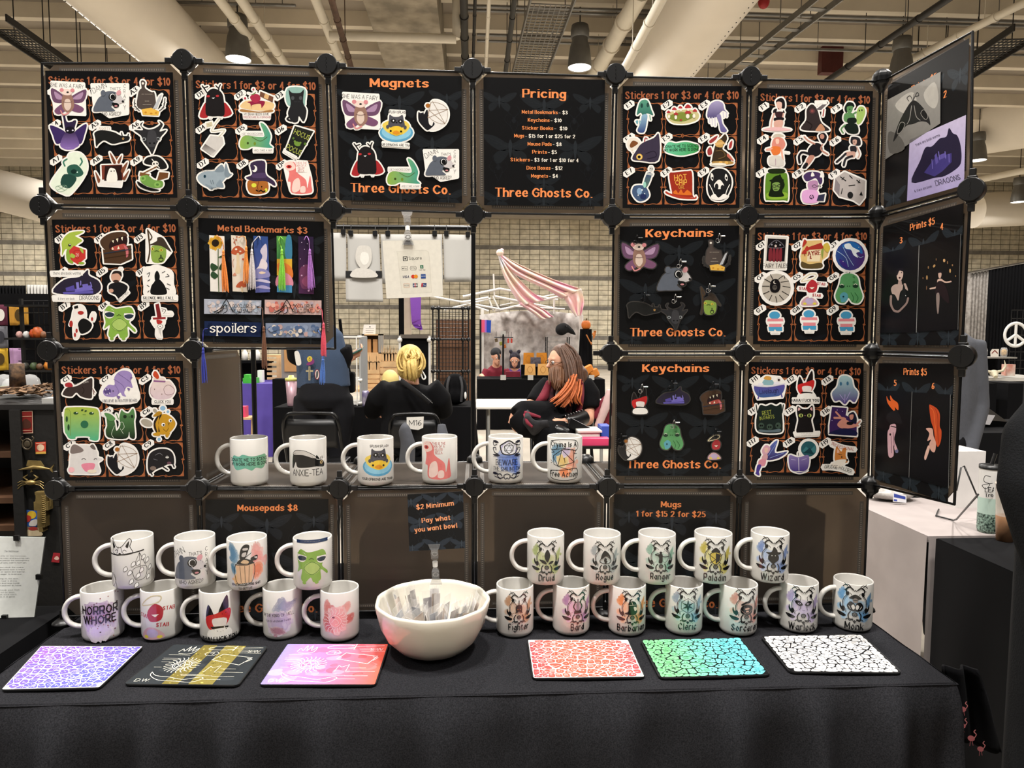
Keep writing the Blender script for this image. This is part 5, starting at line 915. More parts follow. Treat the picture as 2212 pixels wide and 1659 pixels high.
pprint((1860,30),3.529, 'q b8aec8>9a90bc 370 960 800 770 785 1305 350 1428;p 1d1830 385 1285 450 1120 490 1020 540 1010 600 950 650 935 670 870 700 910 735 930 760 1010 765 1110 740 1170 640 1235 560 1250;-q 3a3270 480 1210 560 1100 690 1060 690 1130 620 1200 560 1240;-q 544a90 560 1080 575 1060 590 1130 570 1150;-q 544a90 600 1075 640 1060 650 1090 605 1110;-k 6a60a8 7 590 1050 600 1110;-k 6a60a8 7 640 1050 645 1100;-k 6a60a8 6 670 1070 672 1130;-k 6a60a8 6 540 1110 545 1180;-t 3a3448 19 510 970 m there_are_book_worms -23;-t 3a3448 17 475 1340 m &_there_are_book -17;-t 3a3448 38 665 1285 r DRAGONS -15', 'lilac book dragon print overlapping the moth print')
pprint((1860,430),4.483, 'q 0d0d10 207 525 560 450 535 1290 183 1300;k 8a8a88 6 562 450 535 1290;p c9b0a4 345 705 375 685 405 700 405 750 378 795 350 770;p 17131a 335 720 350 680 400 670 415 690 400 700 370 695 350 740;e 3a1a20 374 762 10 9;e 222 356 715 6 5;e 222 392 712 6 5;q a89088 362 790 390 785 398 830 355 835;p b09a90 290 870 320 830 360 825 400 830 430 815 455 885 420 870 380 900 360 985 330 930 310 940;p 17171a 290 930 330 930 360 990 400 880 410 820 430 880 440 980 380 1070 330 1070;l 8a7670 22 290 940 290 1020 320 1080 360 1090;l 8a7670 20 455 960 440 1010 380 1075 360 1090;e d8d8d8 432 935 4 4', 'dark print of a pale bare-shouldered woman, third print')
pprint((1860,430),4.483, 'q 0d0d0f 568 448 965 340 938 1262 545 1285;k 6a6a68 5 965 340 938 1262;p c9a898 748 720 765 705 780 725 770 765 752 760;p 17131a 740 720 755 690 785 700 790 740 778 715 755 715;l d0b0a0 16 745 790 735 850 670 868;l d0b0a0 15 780 785 820 805 870 798;p d0b0a0 740 780 765 770 790 780 770 805 745 800;p 1f1418 735 810 790 800 840 900 850 1010 780 950 760 920 720 920;p 8a7a74 730 920 755 910 760 980 750 1100 738 1100 728 990;e c9a070 805 595 11 16;e b08a5a 862 695 9 20;e b08a5a 708 648 10 16 30;e b08a5a 638 760 8 22;e 8a6a48 652 662 6 14;e 8a6a48 838 615 5 14;e 8a6a48 885 640 6 10;e 8a6a48 915 745 5 9;e 7a5a40 600 765 5 10;e 7a5a40 635 860 4 20;e 7a5a40 728 585 4 12', 'dark print of a dancing woman among floating cards, fourth print')
pprint((1860,740),3.77, 'q 0e0e10 140 388 412 402 390 1098 118 1030;k 6a6a68 5 415 402 390 1098;p d9622a 208 435 225 470 265 490 278 560 255 545 215 490;p d9622a 238 430 260 462 300 495 303 550 280 530 242 475;p 1a1a1c 210 590 250 560 300 560 335 660 270 650 250 670 210 630;p c9a0a8 240 670 280 665 285 720 270 790 300 880 280 895 262 830 265 920 230 935 218 880 215 740 230 700;k 1c1c1c 8 243 680 283 690;e 2a2020 238 748 7 10;-l 6a4a5a 4 245 760 250 900;-l 6a4a5a 4 262 730 270 850;p 6a6a88 275 880 300 870 302 895 285 900', 'dark print of an orange-horned figure, fifth print')
pprint((1860,740),3.77, 'q 0e0e10 422 405 728 425 712 1185 398 1100;k 6a6a68 5 728 425 712 1185;p c04a24 555 520 570 508 620 540 642 590 640 680 655 720 650 800 625 850 605 800 590 700 570 640;-l e07038 4 565 530 590 560 600 640 610 760;-l 8a3018 4 600 530 625 600 625 720 630 820;p d0a090 528 700 580 700 590 760 610 820 600 890 570 880 555 830 570 790 540 800 556 740;p d8b0a0 545 840 560 860 530 950 515 945 520 910;-l 222 5 470 690 460 660 490 620', 'dark print of a woman with long red hair, sixth print')
# ---------------------------------------------------------------- mugs
MR, MH = .0415,.1082
UZ = .000208
def emblem(col, icon, word, ww, wx=0):
 c1, c2 = col; s = ['-w %s -135 -110 -110 -150 -70 -120 -60 -60 -90 -30 -140 -40 -160 -80' % c1, '-w %s -100 -30 -40 -60 60 -40 90 0 80 60 30 90 -60 80 -100 40' % c2, '-w %s 20 60 110 40 130 110 100 150 50 140 30 100' % c1, '-w %s 100 -60 150 -110 145 -40 120 20 95 0' % c1, '-w %s -160 20 -120 0 -100 40 -150 60' % c2, '-w %s -115 80 -60 70 -70 130 -110 140' % c2, '-w %s -90 -90 -60 -100 -50 20 -90 30' % c2]
 for g in (-1,1):
  f = lambda *n: ' '.join('%d' % (v * g if i % 2 == 0 else v) for i, v in enumerate(n))
  s += ['-l K 13 ' + f(18,-140,48,-160,78,-130,60,-100,70,-84), '-l K 7 ' + f(40,-165,62,-184,92,-170,104,-158), '-k K 6 ' + f(64,-166,92,-190), '-k K 6 ' + f(20,-140,6,-128), '-p K ' + f(55,-120,80,-100,62,-84,48,-100), '-k K 5 ' + f(78,-130,96,-128), '-k K 5 ' + f(40,-108,30,-92),
              '-l K 6 ' + f(66,-88,98,-40,100,20,72,74), '-l K 3 ' + f(58,-84,88,-36,90,16,66,66), '-p K ' + f(92,56,116,24,126,-6,132,30,112,62), '-p K ' + f(70,100,110,84,160,82,134,112,90,118), '-p K ' + f(80,40,100,20,112,50,96,74), '-l K 10 ' + f(36,62,52,92,44,128,18,128), '-l K 8 ' + f(14,130,40,142,56,128,70,140), '-k K 6 ' + f(8,150,20,132)]
 s += ['-e K 0 84 23 21', '-o 8a8a86 3 -12 84 0 72 12 84 0 97', '-e 8a8a86 0 84 4 4', '-p K 0 165 -10 148 0 134 10 148', '-q K -8 -132 0 -144 8 -132'] + [icon]
 return ';'.join(s) + f';-t K 62 {wx} 222 b {word}'
ICON = dict(Druid='-p K 8 30 -22 -30 5 -100 34 -40;-p K 0 50 -40 38 -75 5 -20 14;-p K 18 50 40 20 70 20 50 44',
 Rogue='-p K -40 0 -30 -60 0 -92 45 -50 60 0 20 -40;-o K 7 -55 20 -20 -26 20 -30 62 10 40 44 -20 44;-p K 0 40 -12 10 0 -14 18 -2 14 14 24 20 10 44',
 Ranger='-e K -5 -58 13 15;-p K -30 -40 10 -44 14 0 10 45 -24 45 -20 0;-l K 9 -30 -30 -60 -36 -30 -50;-l K 9 0 -22 40 -14 80 -16;-l K 4 40 -80 78 -50 74 10 40 50;-k K 2 40 -80 -40 -30 40 50',
 Paladin='-p K 0 -104 -26 -86 -40 -60 0 -44 40 -60 26 -86;-p c9b04a -46 -40 0 -60 46 -40 40 20 0 58 -40 20;-q K 0 -52 44 -38 38 18 0 54;-k K 6 -68 -40 50 50;-k K 6 68 -40 -50 50;-o K 6 -48 -40 0 -60 48 -40 42 24 0 62 -42 24',
 Wizard='-p K -68 -44 -20 -52 0 -100 30 -70 36 -52 72 -46 40 -26 -30 -26;-p K -36 -24 36 -24 46 20 14 50 0 72 -18 50 -46 20;-q e8e4de -18 -22 -8 -16 -18 -12;-q e8e4de 18 -22 8 -16 18 -12',
 Fighter='-k K 5 -60 -90 40 40;-k K 5 60 -90 -40 40;-p K -34 0 -30 -36 0 -52 30 -36 34 0 24 44 8 20 0 40 -8 20 -24 44;-q b06a3a -18 -8 -4 -2 -16 6;-q b06a3a 18 -8 4 -2 16 6;-k K 9 0 -96 0 -56;-k K 6 -58 -70 -40 -90;-k K 6 58 -70 40 -90',
 Bard='-l K 11 -44 -92 -24 -70 -44 -20 -16 24;-l K 11 44 -92 24 -70 44 -20 16 24;-q K -34 20 34 20 40 50 -40 50;-k K 6 -34 -66 34 -66;-q 8a7f86 -8 -100 8 -100 8 18 -8 18;-k K 2 -12 -66 -12 20;-k K 2 12 -66 12 20',
 Barbarian='-p K -40 20 -36 -50 -10 -84 30 -70 44 -30 40 0 50 26 20 56 -60 50 -70 36;-p e8dccf 12 -24 38 -20 40 10 22 14;-k e8dccf 4 -30 -40 34 -44;-k e8dccf 4 -10 -80 4 -44;-l K 12 -36 -50 -20 -96 -8 -100;-k e8dccf 4 14 -8 32 -6',
 Cleric='-k K 4 0 -90 62 -52 62 20 0 58 -62 20 -62 -52 0 -90;-q K 0 -84 10 -32 54 -44 16 -16 54 14 10 2 0 52 -10 2 -54 14 -16 -16 -54 -44 -10 -32;-k K 2 0 -90 0 58;-k K 2 62 -52 -62 20;-k K 2 62 20 -62 -52;-q a8bcc8 0 -60 4 -20 0 -10',
 Sorcerer='-p K -56 -36 -20 -60 10 -70 40 -96 44 -70 20 -50 -10 -46 -40 -28;-p K -60 10 -40 -24 0 -36 50 -20 62 10 50 50 0 64 -50 46;-p d8a898 -18 0 20 -6 24 8 -10 14;-q d8a898 -6 22 16 20 20 36 -10 38;-l d8a898 2 -50 20 0 54 52 20',
 Warlock='-p K -76 -50 -40 -56 -8 -22 -30 -8 -60 -20;-p K 76 -50 40 -56 8 -22 30 -8 60 -20;-e d8c8e0 -38 -30 11 8;-e d8c8e0 38 -30 11 8;-e K -38 -30 5 7;-e K 38 -30 5 7;-k K 4 -26 -92 -34 -54;-k K 4 26 -92 34 -54;-k K 4 -34 30 -26 -4;-k K 4 34 30 26 -4;-l K 3 -10 30 0 36 10 30',
 Monk='-p K -50 -64 0 -100 52 -66 30 -56 -28 -56;-e 8a8078 2 -44 22 22;-p K -66 10 -40 -30 -10 -20 2 0 14 -20 44 -30 70 10 40 50 -36 50;-p e8e4de -30 10 -12 -8 0 20 -14 40;-p e8e4de 34 10 16 -8 6 20 18 40;-k K 5 -16 -46 20 -46;-k e8e4de 4 -50 8 -36 34;-k e8e4de 4 54 8 40 34')
COLR = dict(Druid=('a9b878', 'c4cf9c'), Rogue=('a4aeb0', 'c4ccca'), Ranger=('8fb5a4', 'b4ccc0'), Paladin=('c4b45a', 'd8cf90'), Wizard=('7f94c4', 'a9b8d8'), Fighter=('c49a78', 'dcc0a8'), Bard=('b490b8', 'd0b4d0'), Barbarian=('e09058', 'e8b898'), Cleric=('8fa4b8', 'b0c4cc'), Sorcerer=('d8958a', 'e4b8ac'), Warlock=('a898c0', 'c4b8d4'), Monk=('6a9cc8', '98bcd8'))
CORGI = '-p f3f1ec 595 700 600 640 580 590 600 570 640 640 690 640 750 570 775 590 760 640 780 700 690 715;-o 222 6 595 700 600 640 580 590 600 570 640 640 690 640 750 570 775 590 760 640 780 700 690 715;-p K 595 590 625 640 605 655;-p K 755 590 725 635 745 650;-l 222 5 660 640 650 690 640 700;-l 222 5 685 640 690 680 705 700;-l 222 5 625 680 640 668 655 680;-l 222 5 700 680 715 668 730 680;-p 111 660 705 672 695 685 705 672 715;-k 111 12 535 712 650 716 870 690;-k 222 4 550 720 560 880;-k 222 4 835 705 795 800;-k 222 4 835 705 838 850;-k 222 4 835 705 885 830;-o 222 4 555 890 600 900 620 950 580 1010 550 980;-l 222 4 560 890 610 930 630 1020;-l 222 4 555 900 575 950 560 1010;-o 222 4 780 850 890 840 880 940 800 950;' + ';'.join('-p f3f1ec %d %d %d %d %d %d %d %d;-o 222 4 %d %d %d %d %d %d %d %d' % ((x - 18, y + 22, x - 14, y - 10, x + 8, y - 24, x + 14, y + 6) * 2) for x, y in ((720,845),(755,880),(785,805),(825,800),(870,755),(905,790),(850,870),(930,862),(820,915),(765,960),(910,945),(805,998)))
TRASH = '-w 6a94b4 310 610 350 600 400 660 420 730 380 800 330 760 320 680;-w e8a098 540 640 580 600 650 680 660 800 630 920 560 950 540 800;-w e08868 540 800 640 790 650 900 560 950;-w e0b078 360 940 400 880 420 980 380 990;-w 5a84a0 330 800 370 790 390 880 350 880;q d8b08a 388 800 555 790 535 975 405 985;-o 222 5 388 800 555 790 535 975 405 985;-l 222 7 385 800 470 808 560 790;-k 222 4 430 815 440 975;-k 222 4 475 815 475 975;-k 222 4 515 810 508 972;-p 222 400 790 430 750 470 740 530 760 550 790 470 800;-p d8b890 440 780 470 752 510 770 500 792;-p 222 430 740 440 650 480 605 520 620 500 690 470 750;-p c9c4be 455 690 490 680 480 720 450 720;-p c9c4be 465 640 505 640 500 660 460 660;-p 222 530 740 590 720 590 760 540 770;-p c9c4be 560 735 590 735 585 755;-k 222 5 480 730 535 690;-t K 22 480 1005 N WAITIN\'_FOR_THIS_SHIT 0;-t K 20 475 1042 N TO_GET_LIT 0'
HORROR = '-w c8b4d4 330 1330 480 1240 600 1330 560 1500 440 1560 340 1470;-w d8c8e0 380 1440 480 1400 560 1470 480 1550 390 1530;-w b89ab8 330 1240 440 1200 560 1240 540 1380 380 1400;' + ';'.join('-e %s %d %d %d %d' % (random.choice(('8a2a34', '3a1a20', '7a4a5a')),470 + random.gauss(0,95),1330 + random.gauss(0,95), random.uniform(2,8), random.uniform(2,9)) for _ in range(80)) + ';-t 1a1214 66 455 1308 N HORROR 0;-t 1a1214 66 455 1394 N WHORE 0'
KING = '-w 9aa0b4 860 1150 900 1200 990 1190 960 1250 880 1300 760 1290 780 1230;-w b8a8c4 680 1330 800 1290 900 1320 940 1420 860 1520 740 1520 700 1430;-w a87888 720 1460 820 1440 880 1510 780 1520;-t 221a20 30 800 1340 r I\'M_THE_KING_OF_HELL -3;-t 221a20 22 800 1392 t I_can_do_whatever_I_want -2'
SUNM = '-w d88a84 1270 1230 1310 1170 1360 1230 1400 1260 1340 1330 1280 1320;-w c86a64 1270 1320 1340 1290 1400 1400 1420 1520 1340 1500 1270 1480;-w e8b0a8 1460 1240 1540 1190 1550 1260 1500 1310;-w d07a74 1500 1340 1590 1330 1580 1400 1500 1420;-w e4a8a4 1330 1260 1480 1260 1500 1450 1380 1500;' + ';'.join('-l f4e4e0 6 %d %d %d %d %d %d' % (1395 + 72 * math.cos(a),1385 + 72 * math.sin(a),1395 + 100 * math.cos(a + .12),1385 + 100 * math.sin(a + .12),1395 + 128 * math.cos(a + .04),1385 + 128 * math.sin(a + .04)) for a in (2 * math.pi * i / 20 for i in range(20))) + ';-e e4a09c 1395 1385 64 64;-o f4e4e0 5 1333 1385 1395 1323 1457 1385 1395 1447;-e 7a3a40 1378 1345 14 10;-l f4e4e0 4 1360 1400 1395 1360 1430 1400 1395 1420'
DON = '-p 6ab8a8}6f9f78 395 1290 420 1245 480 1255 520 1235 600 1255 680 1250 750 1245 770 1300 740 1360 700 1385 640 1370 600 1395 540 1370 460 1390 420 1360;-t 111 30 583 1302 N DONATE_ME_TO_SCIENCE 0;-t 111 30 583 1345 N MY_WORK_HERE_IS_DONE 0'
ANX = '-p 1a1a1a 1020 1360 1040 1230 1120 1240 1220 1250 1290 1290 1350 1300 1385 1340 1370 1372 1280 1360 1180 1365 1090 1362 1070 1310 1040 1370;-p c9c5be 1035 1225 1080 1190 1180 1200 1290 1270 1250 1275 1150 1240 1050 1240;-o 1a1a1a 5 1035 1225 1080 1190 1180 1200 1290 1270 1250 1275 1150 1240 1050 1240;-p W 1350 1290 1390 1290 1380 1310;-k 1a1a1a 7 1330 1290 1335 1265;-k 1a1a1a 7 1355 1285 1352 1262;-p 1a1a1a 1280 1275 1285 1245 1320 1290;-e d8b87a 1340 1322 17 17;-e 1a1a1a 1340 1322 9 9;-t K 62 1192 1448 n ANXIE-TEA 0'
BEW = '-w 6a84c8 350 1210 420 1160 520 1200 590 1230 560 1390 440 1370 370 1330;-w 4a6ac0 480 1200 560 1260 550 1390 500 1380;-w a8a4d8 370 1130 440 1080 520 1120 540 1190 400 1200;-w e8eaf2 395 1130 460 1090 520 1130 510 1200 410 1200;-l K 11 370 1120 400 1100 460 1070 510 1100 545 1120 520 1200 400 1200 370 1120;-k K 5 460 1092 505 1125 500 1170 460 1200 415 1170 412 1125 460 1092;-k K 4 460 1115 430 1165 488 1165 460 1115 460 1092;-k K 4 412 1125 460 1115 505 1125 488 1165 500 1170;-k K 4 415 1170 430 1165 412 1125;-k K 4 430 1165 460 1200 488 1165;-t 151a2a 52 440 1312 r BEWARE;-t 151a2a 36 440 1368 r THE_SMILING_DM;-k 1a2a5a 3 290 1232 590 1232;-k 1a2a5a 3 290 1380 590 1380'
for g in (-1,1):
 f = lambda *n: ' '.join('%d' % (440 + v * g if i % 2 == 0 else v) for i, v in enumerate(n))
 BEW += ';-l 17182a 9 ' + f(90,1205,130,1190,150,1150,120,1140,115,1165) + ';-l 17182a 8 ' + f(105,1110,140,1120,150,1090,120,1085) + ';-p 17182a ' + f(85,1090,110,1070,150,1075,120,1095) + ';-p 17182a ' + f(70,1215,110,1205,155,1215,110,1228) + ';-l 17182a 9 ' + f(30,1430,70,1445,100,1415,70,1400,50,1420) + ';-p 17182a ' + f(90,1395,130,1388,155,1400,120,1412) + ';-l 17182a 8 ' + f(0,1400,30,1415,20,1450,0,1440) + ';-p 17182a ' + f(60,1455,100,1440,140,1425,100,1432)
CRY = '-w 6a94b0 880 1140 960 1110 1010 1170 980 1260 900 1290 870 1220;-w e8a088 1040 1170 1120 1150 1110 1260 1140 1340 1060 1370 1000 1330;-w e0c078 930 1240 1020 1200 1050 1290 980 1340;-w e88858 960 1360 1080 1330 1060 1420 980 1430;-w c4b4d0 990 1150 1060 1140 1060 1200 1000 1230;-k K 6 890 1230 985 1160 1100 1160 1110 1285 945 1325 890 1230;-k K 6 985 1160 945 1325;-k K 6 985 1160 1110 1285;-k K 5 890 1230 985 1160;-k K 5 945 1325 1090 1365 1110 1285;-k K 5 890 1230 900 1310 945 1325;-t K 44 1012 1285 r 1 -8;-l K 6 862 1080 1000 1058 1140 1078 1140 1165 1000 1148 860 1165 862 1080;-l K 6 862 1375 1000 1362 1140 1350 1140 1440 1000 1465 862 1445 862 1375;-t K 50 1000 1132 b Crying_Is_A 0;-t K 50 1000 1430 b Free_Action 0;-k K 5 870 1165 905 1190 870 1195;-k K 5 1135 1165 1110 1200 1140 1200;-k K 4 860 1270 880 1285;-k K 4 860 1300 880 1295;-k K 4 1120 1250 1140 1235'
nowhite = lambda k: ';'.join(s for s in BOARDS[k][5].split(';') if not s.strip().startswith('q W'))
FROGM = '-q 24385e 980 628 1350 606 1352 634 985 665'
def mug(px, z, lab, spec, natural=None, fit=None, group='printed mugs on the table', hang=180, extra=None, yoff=0):
 """px: pixel of the lowest front point of the base; natural: (zoom offset x, y, scale) of the artwork's coordinates; fit: (px centre u, v, height in px)"""
 f = onZ(px[0], px[1], z + .001); d = Vector((f.x - CAM.x, f.y - CAM.y, 0)).normalized(); c = f + d * MR; c.z = z
 t = thing('mug', lab, 'mug', tuple(c), group)
 MB().lathe([(.001,.002),(.030,.002),(.0345,.0),(.0375,.0015),(.0405,.006),(MR, .011),(MR, MH - .002),(MR - .0008, MH - .0004),(MR - .0018, MH),(MR - .003, MH - .0006),(MR - .0036, MH - .003),(MR - .0036,.012),(MR - .007,.0065),(.001,.006)], c, 56).build('body', M['mug'], t)
 ha = math.radians(hang); e = Vector((math.cos(ha), math.sin(ha),0)); P = []
 for q, r in ((-.05,.0385),(0,.043),(.03,.054),(.14,.066),(.32,.0735),(.5,.0755),(.68,.0735),(.86,.066),(.97,.054),(1.0,.043),(1.05,.0385)):
  P.append(c + e * r + Vector((0,0,.0895 - .0665 * max(0, min(1, q)))))
 P = [Vector(p) for p in crom(P, False, 4)]; hb = MB(); hb.tube(P, .0052,14, sy=1.25); hb.build('handle', M['mug'], t)
 th0 = math.atan2(CAM.x - c.x, c.y - CAM.y); dep = (Vector((c.x, c.y, 0)) - Vector((CAM.x, CAM.y, 0))).length - MR; k = dep / F * 1.02
 a = Art(); cu = onY(0,0,0)
 def loc(u, v):
  """photo pixel -> (arc, height) on the cylinder"""
  o = CAM; r = ray(u, v); ox, oy = o.x - c.x, o.y - c.y; A = r.x * r.x + r.y * r.y; B = ox * r.x + oy * r.y; C = ox * ox + oy * oy - MR * MR; D = B * B - A * C
  tt = (-B - math.sqrt(max(D, 0))) / A; x, y = ox + r.x * tt, oy + r.y * tt
  return math.atan2(x, -y) * MR, o.z + r.z * tt
 if natural:
  ox, oy, sc = natural; t0 = Art().draw(spec); v = np.array([q for p in t0.p for q in p[0]]); cx, cy = (v.min(0) + v.max(0)) / 2
 else:
  t0 = Art().draw(spec); v = np.array([q for p in t0.p for q in p[0]]); lo, hi = v.min(0), v.max(0); cx, cy = (lo + hi) / 2; sc = (hi[1] - lo[1]) / fit[2]; ox, oy = fit[0] - cx / sc, fit[1] - cy / sc
 s0, z0 = loc(ox + cx / sc, oy + cy / sc); u = k / sc
 a.draw(spec, s0 - cx * u, z0 * 0 - cy * u, u)
 if extra: a.draw(extra[0], s0 - cx * u, -cy * u, u) if len(extra) == 1 else None
 fn = lambda x, y, h: (c.x + (MR + .00006 + h) * math.sin(x / MR), c.y - (MR + .00006 + h) * math.cos(x / MR), z0 - y)
 a.mesh(fn, 1.2e-5, cut=.0035).build('print', M['prg'], t)
 return t
Z1, Z2, Z3 = TZ - .0015, TZ - .0015 + MH + .0004, ND[3][2].z + .0035
GL_, GR_ = 'mugs stacked at the left of the table', 'role-name mugs stacked at the right of the table'
L6, L7 = (120,1050,4.739),(430,1050,4.741)
mug((225,1386), Z1, 'white mug lettered HORROR WHORE in splatter, bottom row at the far left', HORROR, L6, group=GL_, hang=188)
mug((352,1384), Z1, 'white mug lettered STAB around a red splash, bottom row', nowhite('G5').replace('t b03038', '-t b03038'), fit=(336,1334,88), group=GL_, hang=190)
mug((477,1387), Z1, 'white mug with red and black splash, lettered HAHA', nowhite('H2'), fit=(470,1336,92), group=GL_, hang=190)
mug((612,1383), Z1, 'white mug lettered I\'M THE KING OF HELL on grey violet watercolour', KING, L7, group=GL_, hang=188)
mug((735,1388), Z1, 'white mug with a pale sun on red watercolour', SUNM, L7, group=GL_, hang=184)
mug((290,1273), Z2, 'white mug with corgi on a shelf and hanging plants, upper row', CORGI, L6, group=GL_, hang=190)
mug((424,1273), Z2, 'white mug with grey opossum lettered DAMN THAT\'S CRAZY, upper row', nowhite('A2'), fit=(405,1222,76), group=GL_, hang=186)
mug((536,1277), Z2, 'white mug with raccoon in a trash can, upper row', TRASH, L7, group=GL_, hang=186)
mug((677,1276), Z2, 'white mug with big-eyed green frog under a blue banner, upper row', nowhite('B8') + ';-q 24385e -4 -68 232 -68 232 -44 -4 -44;-t dcd8d0 10 114 -52 n --_-_---_----_-----_--_----', fit=(675,1214,94), group=GL_, hang=184)
for w, px, uv in (('Fighter', (1112,1379),(1122,1322)),('Bard', (1233,1375),(1249,1318)),('Barbarian', (1353,1376),(1367,1320)),('Cleric', (1475,1374),(1487,1316)),('Sorcerer', (1592,1375),(1614,1318)),('Warlock', (1722,1368),(1737,1315)),('Monk', (1839,1365),(1848,1312))):
 mug(px, Z1, f'white {w} mug with crest, bottom row', emblem(COLR[w], ICON[w], w, 0), fit=(uv[0], uv[1], 91), group=GR_, hang=178)
for w, px, uv in (('Druid', (1178,1266),(1182,1212)),('Rogue', (1299,1266),(1308,1214)),('Ranger', (1417,1265),(1429,1212)),('Paladin', (1538,1263),(1547,1210)),('Wizard', (1660,1261),(1672,1208))):
 mug(px, Z2, f'white {w} mug with crest, upper row', emblem(COLR[w], ICON[w], w, 0), fit=(uv[0], uv[1], 91), group=GR_, hang=178)
GS = 'mugs on the rack shelf'; N1, N2, N3 = (420,730,4.88),(720,930,5.978),(1000,720,4.609)
mug((540,1051), Z3, 'white mug lettered DONATE ME TO SCIENCE on the rack shelf', DON, N1, group=GS, hang=176)
mug((667,1051), Z3, 'white mug lettered ANXIE-TEA on the rack shelf', ANX, N1, group=GS, hang=176)
mug((812,1050), Z3, 'white mug with raccoon in a duck float on the rack shelf', ';'.join(s for s in RAC.split(';') if not s.strip().startswith('q W')), fit=(817,1000,78), group=GS, hang=178)
mug((950,1047), Z3, 'white mug with pink ferret on the rack shelf', ';'.join(s for s in BOARDS['D9'][5].split(';') if not s.strip().startswith('q W')), fit=(941,995,82), group=GS, hang=178)
mug((1092,1046), Z3, 'white mug lettered BEWARE THE SMILING DM on the rack shelf', BEW, N3, group=GS, hang=178)
mug((1219,1045), Z3, 'white mug lettered CRYING IS A FREE ACTION on the rack shelf', CRY, N3, group=GS, hang=178)

# ---------------------------------------------------------------- bowl of wrapped stickers with its price card
BC = Vector((.845,-.165, TZ - .001))
bw = lambda q, i: (.012 * math.sin(q * 9 + 1) + .008 * math.sin(q * 5)) * min(1, max(0,(i - 3) / 4)) if i < 13 else .012 * math.sin(q * 9 + 1)
MB().lathe([(.001,.004),(.048,.003),(.052,0),(.056,.002),(.075,.012),(.094,.032),(.108,.06),(.1155,.09),(.118,.104),(.117,.1075),(.114,.109),(.111,.1075),(.109,.1),(.102,.066),(.088,.036),(.066,.016),(.001,.012)], BC, 72, wob=lambda q, i: .01 * math.sin(q * 11 + 1) * math.sin(min(1, i / 9) * 1.57)).build('serving_bowl', M['bowl'])
o = bpy.data.objects['serving_bowl']; tag(o, 'cream ceramic bowl with a wavy rim on the black tablecloth', 'bowl')
a = Art(); a.draw('e 222 0 0 3 5 -10;e W 0 -1 1 2;l 222 1.5 -1 5 0 9 3 13')
c0 = onY(824,1340,-.2); bt = math.atan2(-.72,-.69)
rd = random.Random(3); clearm = mat('cellophane', 'f4f2ee', .08,0,0, alpha=.16); stm = [mat('wrapped_sticker_paper', c, .5,0,.3,40, col2=d) for c, d in (('e8e2dc', 'a8a2a4'),('e0d2c6', '9a8478'),('f0ece8', 'c8c0bc'),('c4c8d0', '4a5060'),('e4e0dc', '8a848a'))]
for i in range(46):
 q = rd.uniform(0,2 * math.pi); r = math.sqrt(rd.uniform(.02,1)) * .08; x, y = BC.x + r * math.cos(q), BC.y + r * math.sin(q) * .9
 az = rd.gauss(0,.5) + 1.57; w = rd.uniform(.024,.034); hgt = rd.uniform(.066,.084); lean = Vector((math.cos(q) * .35 * r / .072, math.sin(q) * .3 * r / .072,1)).normalized()
 sx = Vector((math.cos(az), math.sin(az),0)); sx = (sx - lean * sx.dot(lean)).normalized(); n = sx.cross(lean); b = Vector((x, y, BC.z + .026 + .02 * (r / .072)))
 t = thing('wrapped_sticker', 'clear-wrapped sticker standing among others in the cream bowl', 'sticker', tuple(b), 'wrapped stickers in the bowl')
 MB().obox(b + lean * hgt * .5, sx * w * .5, lean * hgt * .5, n * .0004).build('sleeve', clearm, t)
 MB().obox(b + lean * hgt * .42, sx * w * .42, lean * hgt * .36, n * .0002).build('sticker_card', stm[i % 5], t)
def sign_clip(top, bot, label, up=True):
 """two clear jaws joined by a white ball joint, between two points"""
 top, bot = Vector(top), Vector(bot); t = thing('sign_clip', label, 'clip', tuple(bot), 'clear sign clips'); d = top - bot; L = d.length; z = d.normalized(); x = Vector((1,0,0)); y = z.cross(x)
 for k, (s0, s1) in enumerate(((1,.58),(0,.42))):
  a, b = bot + d * s0, bot + d * s1; e = (b - a)
  for g in (-1,1):
   mb = MB(); prof = [(0,.0125,.002),(.22,.010,.003),(.34,.0065,.0045),(.5,.0078,.006),(.8,.0075,.006),(1,.004,.003)]
   for (u0, w0, y0),(u1, w1, y1) in zip(prof, prof[1:]):
    p, q = a + e * u0, a + e * u1; P = [p + x * w0 + y * y0 * g, p - x * w0 + y * y0 * g, q - x * w1 + y * y1 * g, q + x * w1 + y * y1 * g]; off = y * .0012 * g
    mb.add(P + [v + off for v in P], [(0,1,2,3),(7,6,5,4),(0,4,5,1),(1,5,6,2),(2,6,7,3),(3,7,4,0)])
   mb.build('jaw', M['acr'], t)
  p = a + e * .58; MB().tube([p + x * .005 * math.cos(q) + z * .004 * math.sin(q) for q in (2 * math.pi * i / 14 for i in range(14))], .0011,6, closed=True).build('spring', M['chrome'], t)
 MB().cyl(bot + d * .44, bot + d * .57,.0052, n=8).build('joint', M['white'], t)
 return t
ca = onY(942,1250,-.15); cb = onY(938,1175,-.15)
sign_clip(cb, onY(942,1262,-.15), 'clear clip standing in the cream bowl and holding the pay what you want card')
qc = [(880,1068),(1000,1061),(1005,1184),(884,1191)]
a = card('1a1b1d'); moths(a, [(60,150,230),(480,130,240),(940,120,230),(200,520,300),(790,500,300),(60,960,220),(500,930,260),(940,930,220)], '2f363f', '3b434c'); floral(a, [(240,320,110),(740,310,110),(490,560,140),(250,830,120),(760,810,120)], '2b3036')
for w, y, wd, x in (('$2 Minimum', 255,660,490),('Pay what', 500,500,500),('you want bowl', 650,750,490)): a.text(w, x, y, 78, 'f0a070', 's', width=wd, rot=-3)
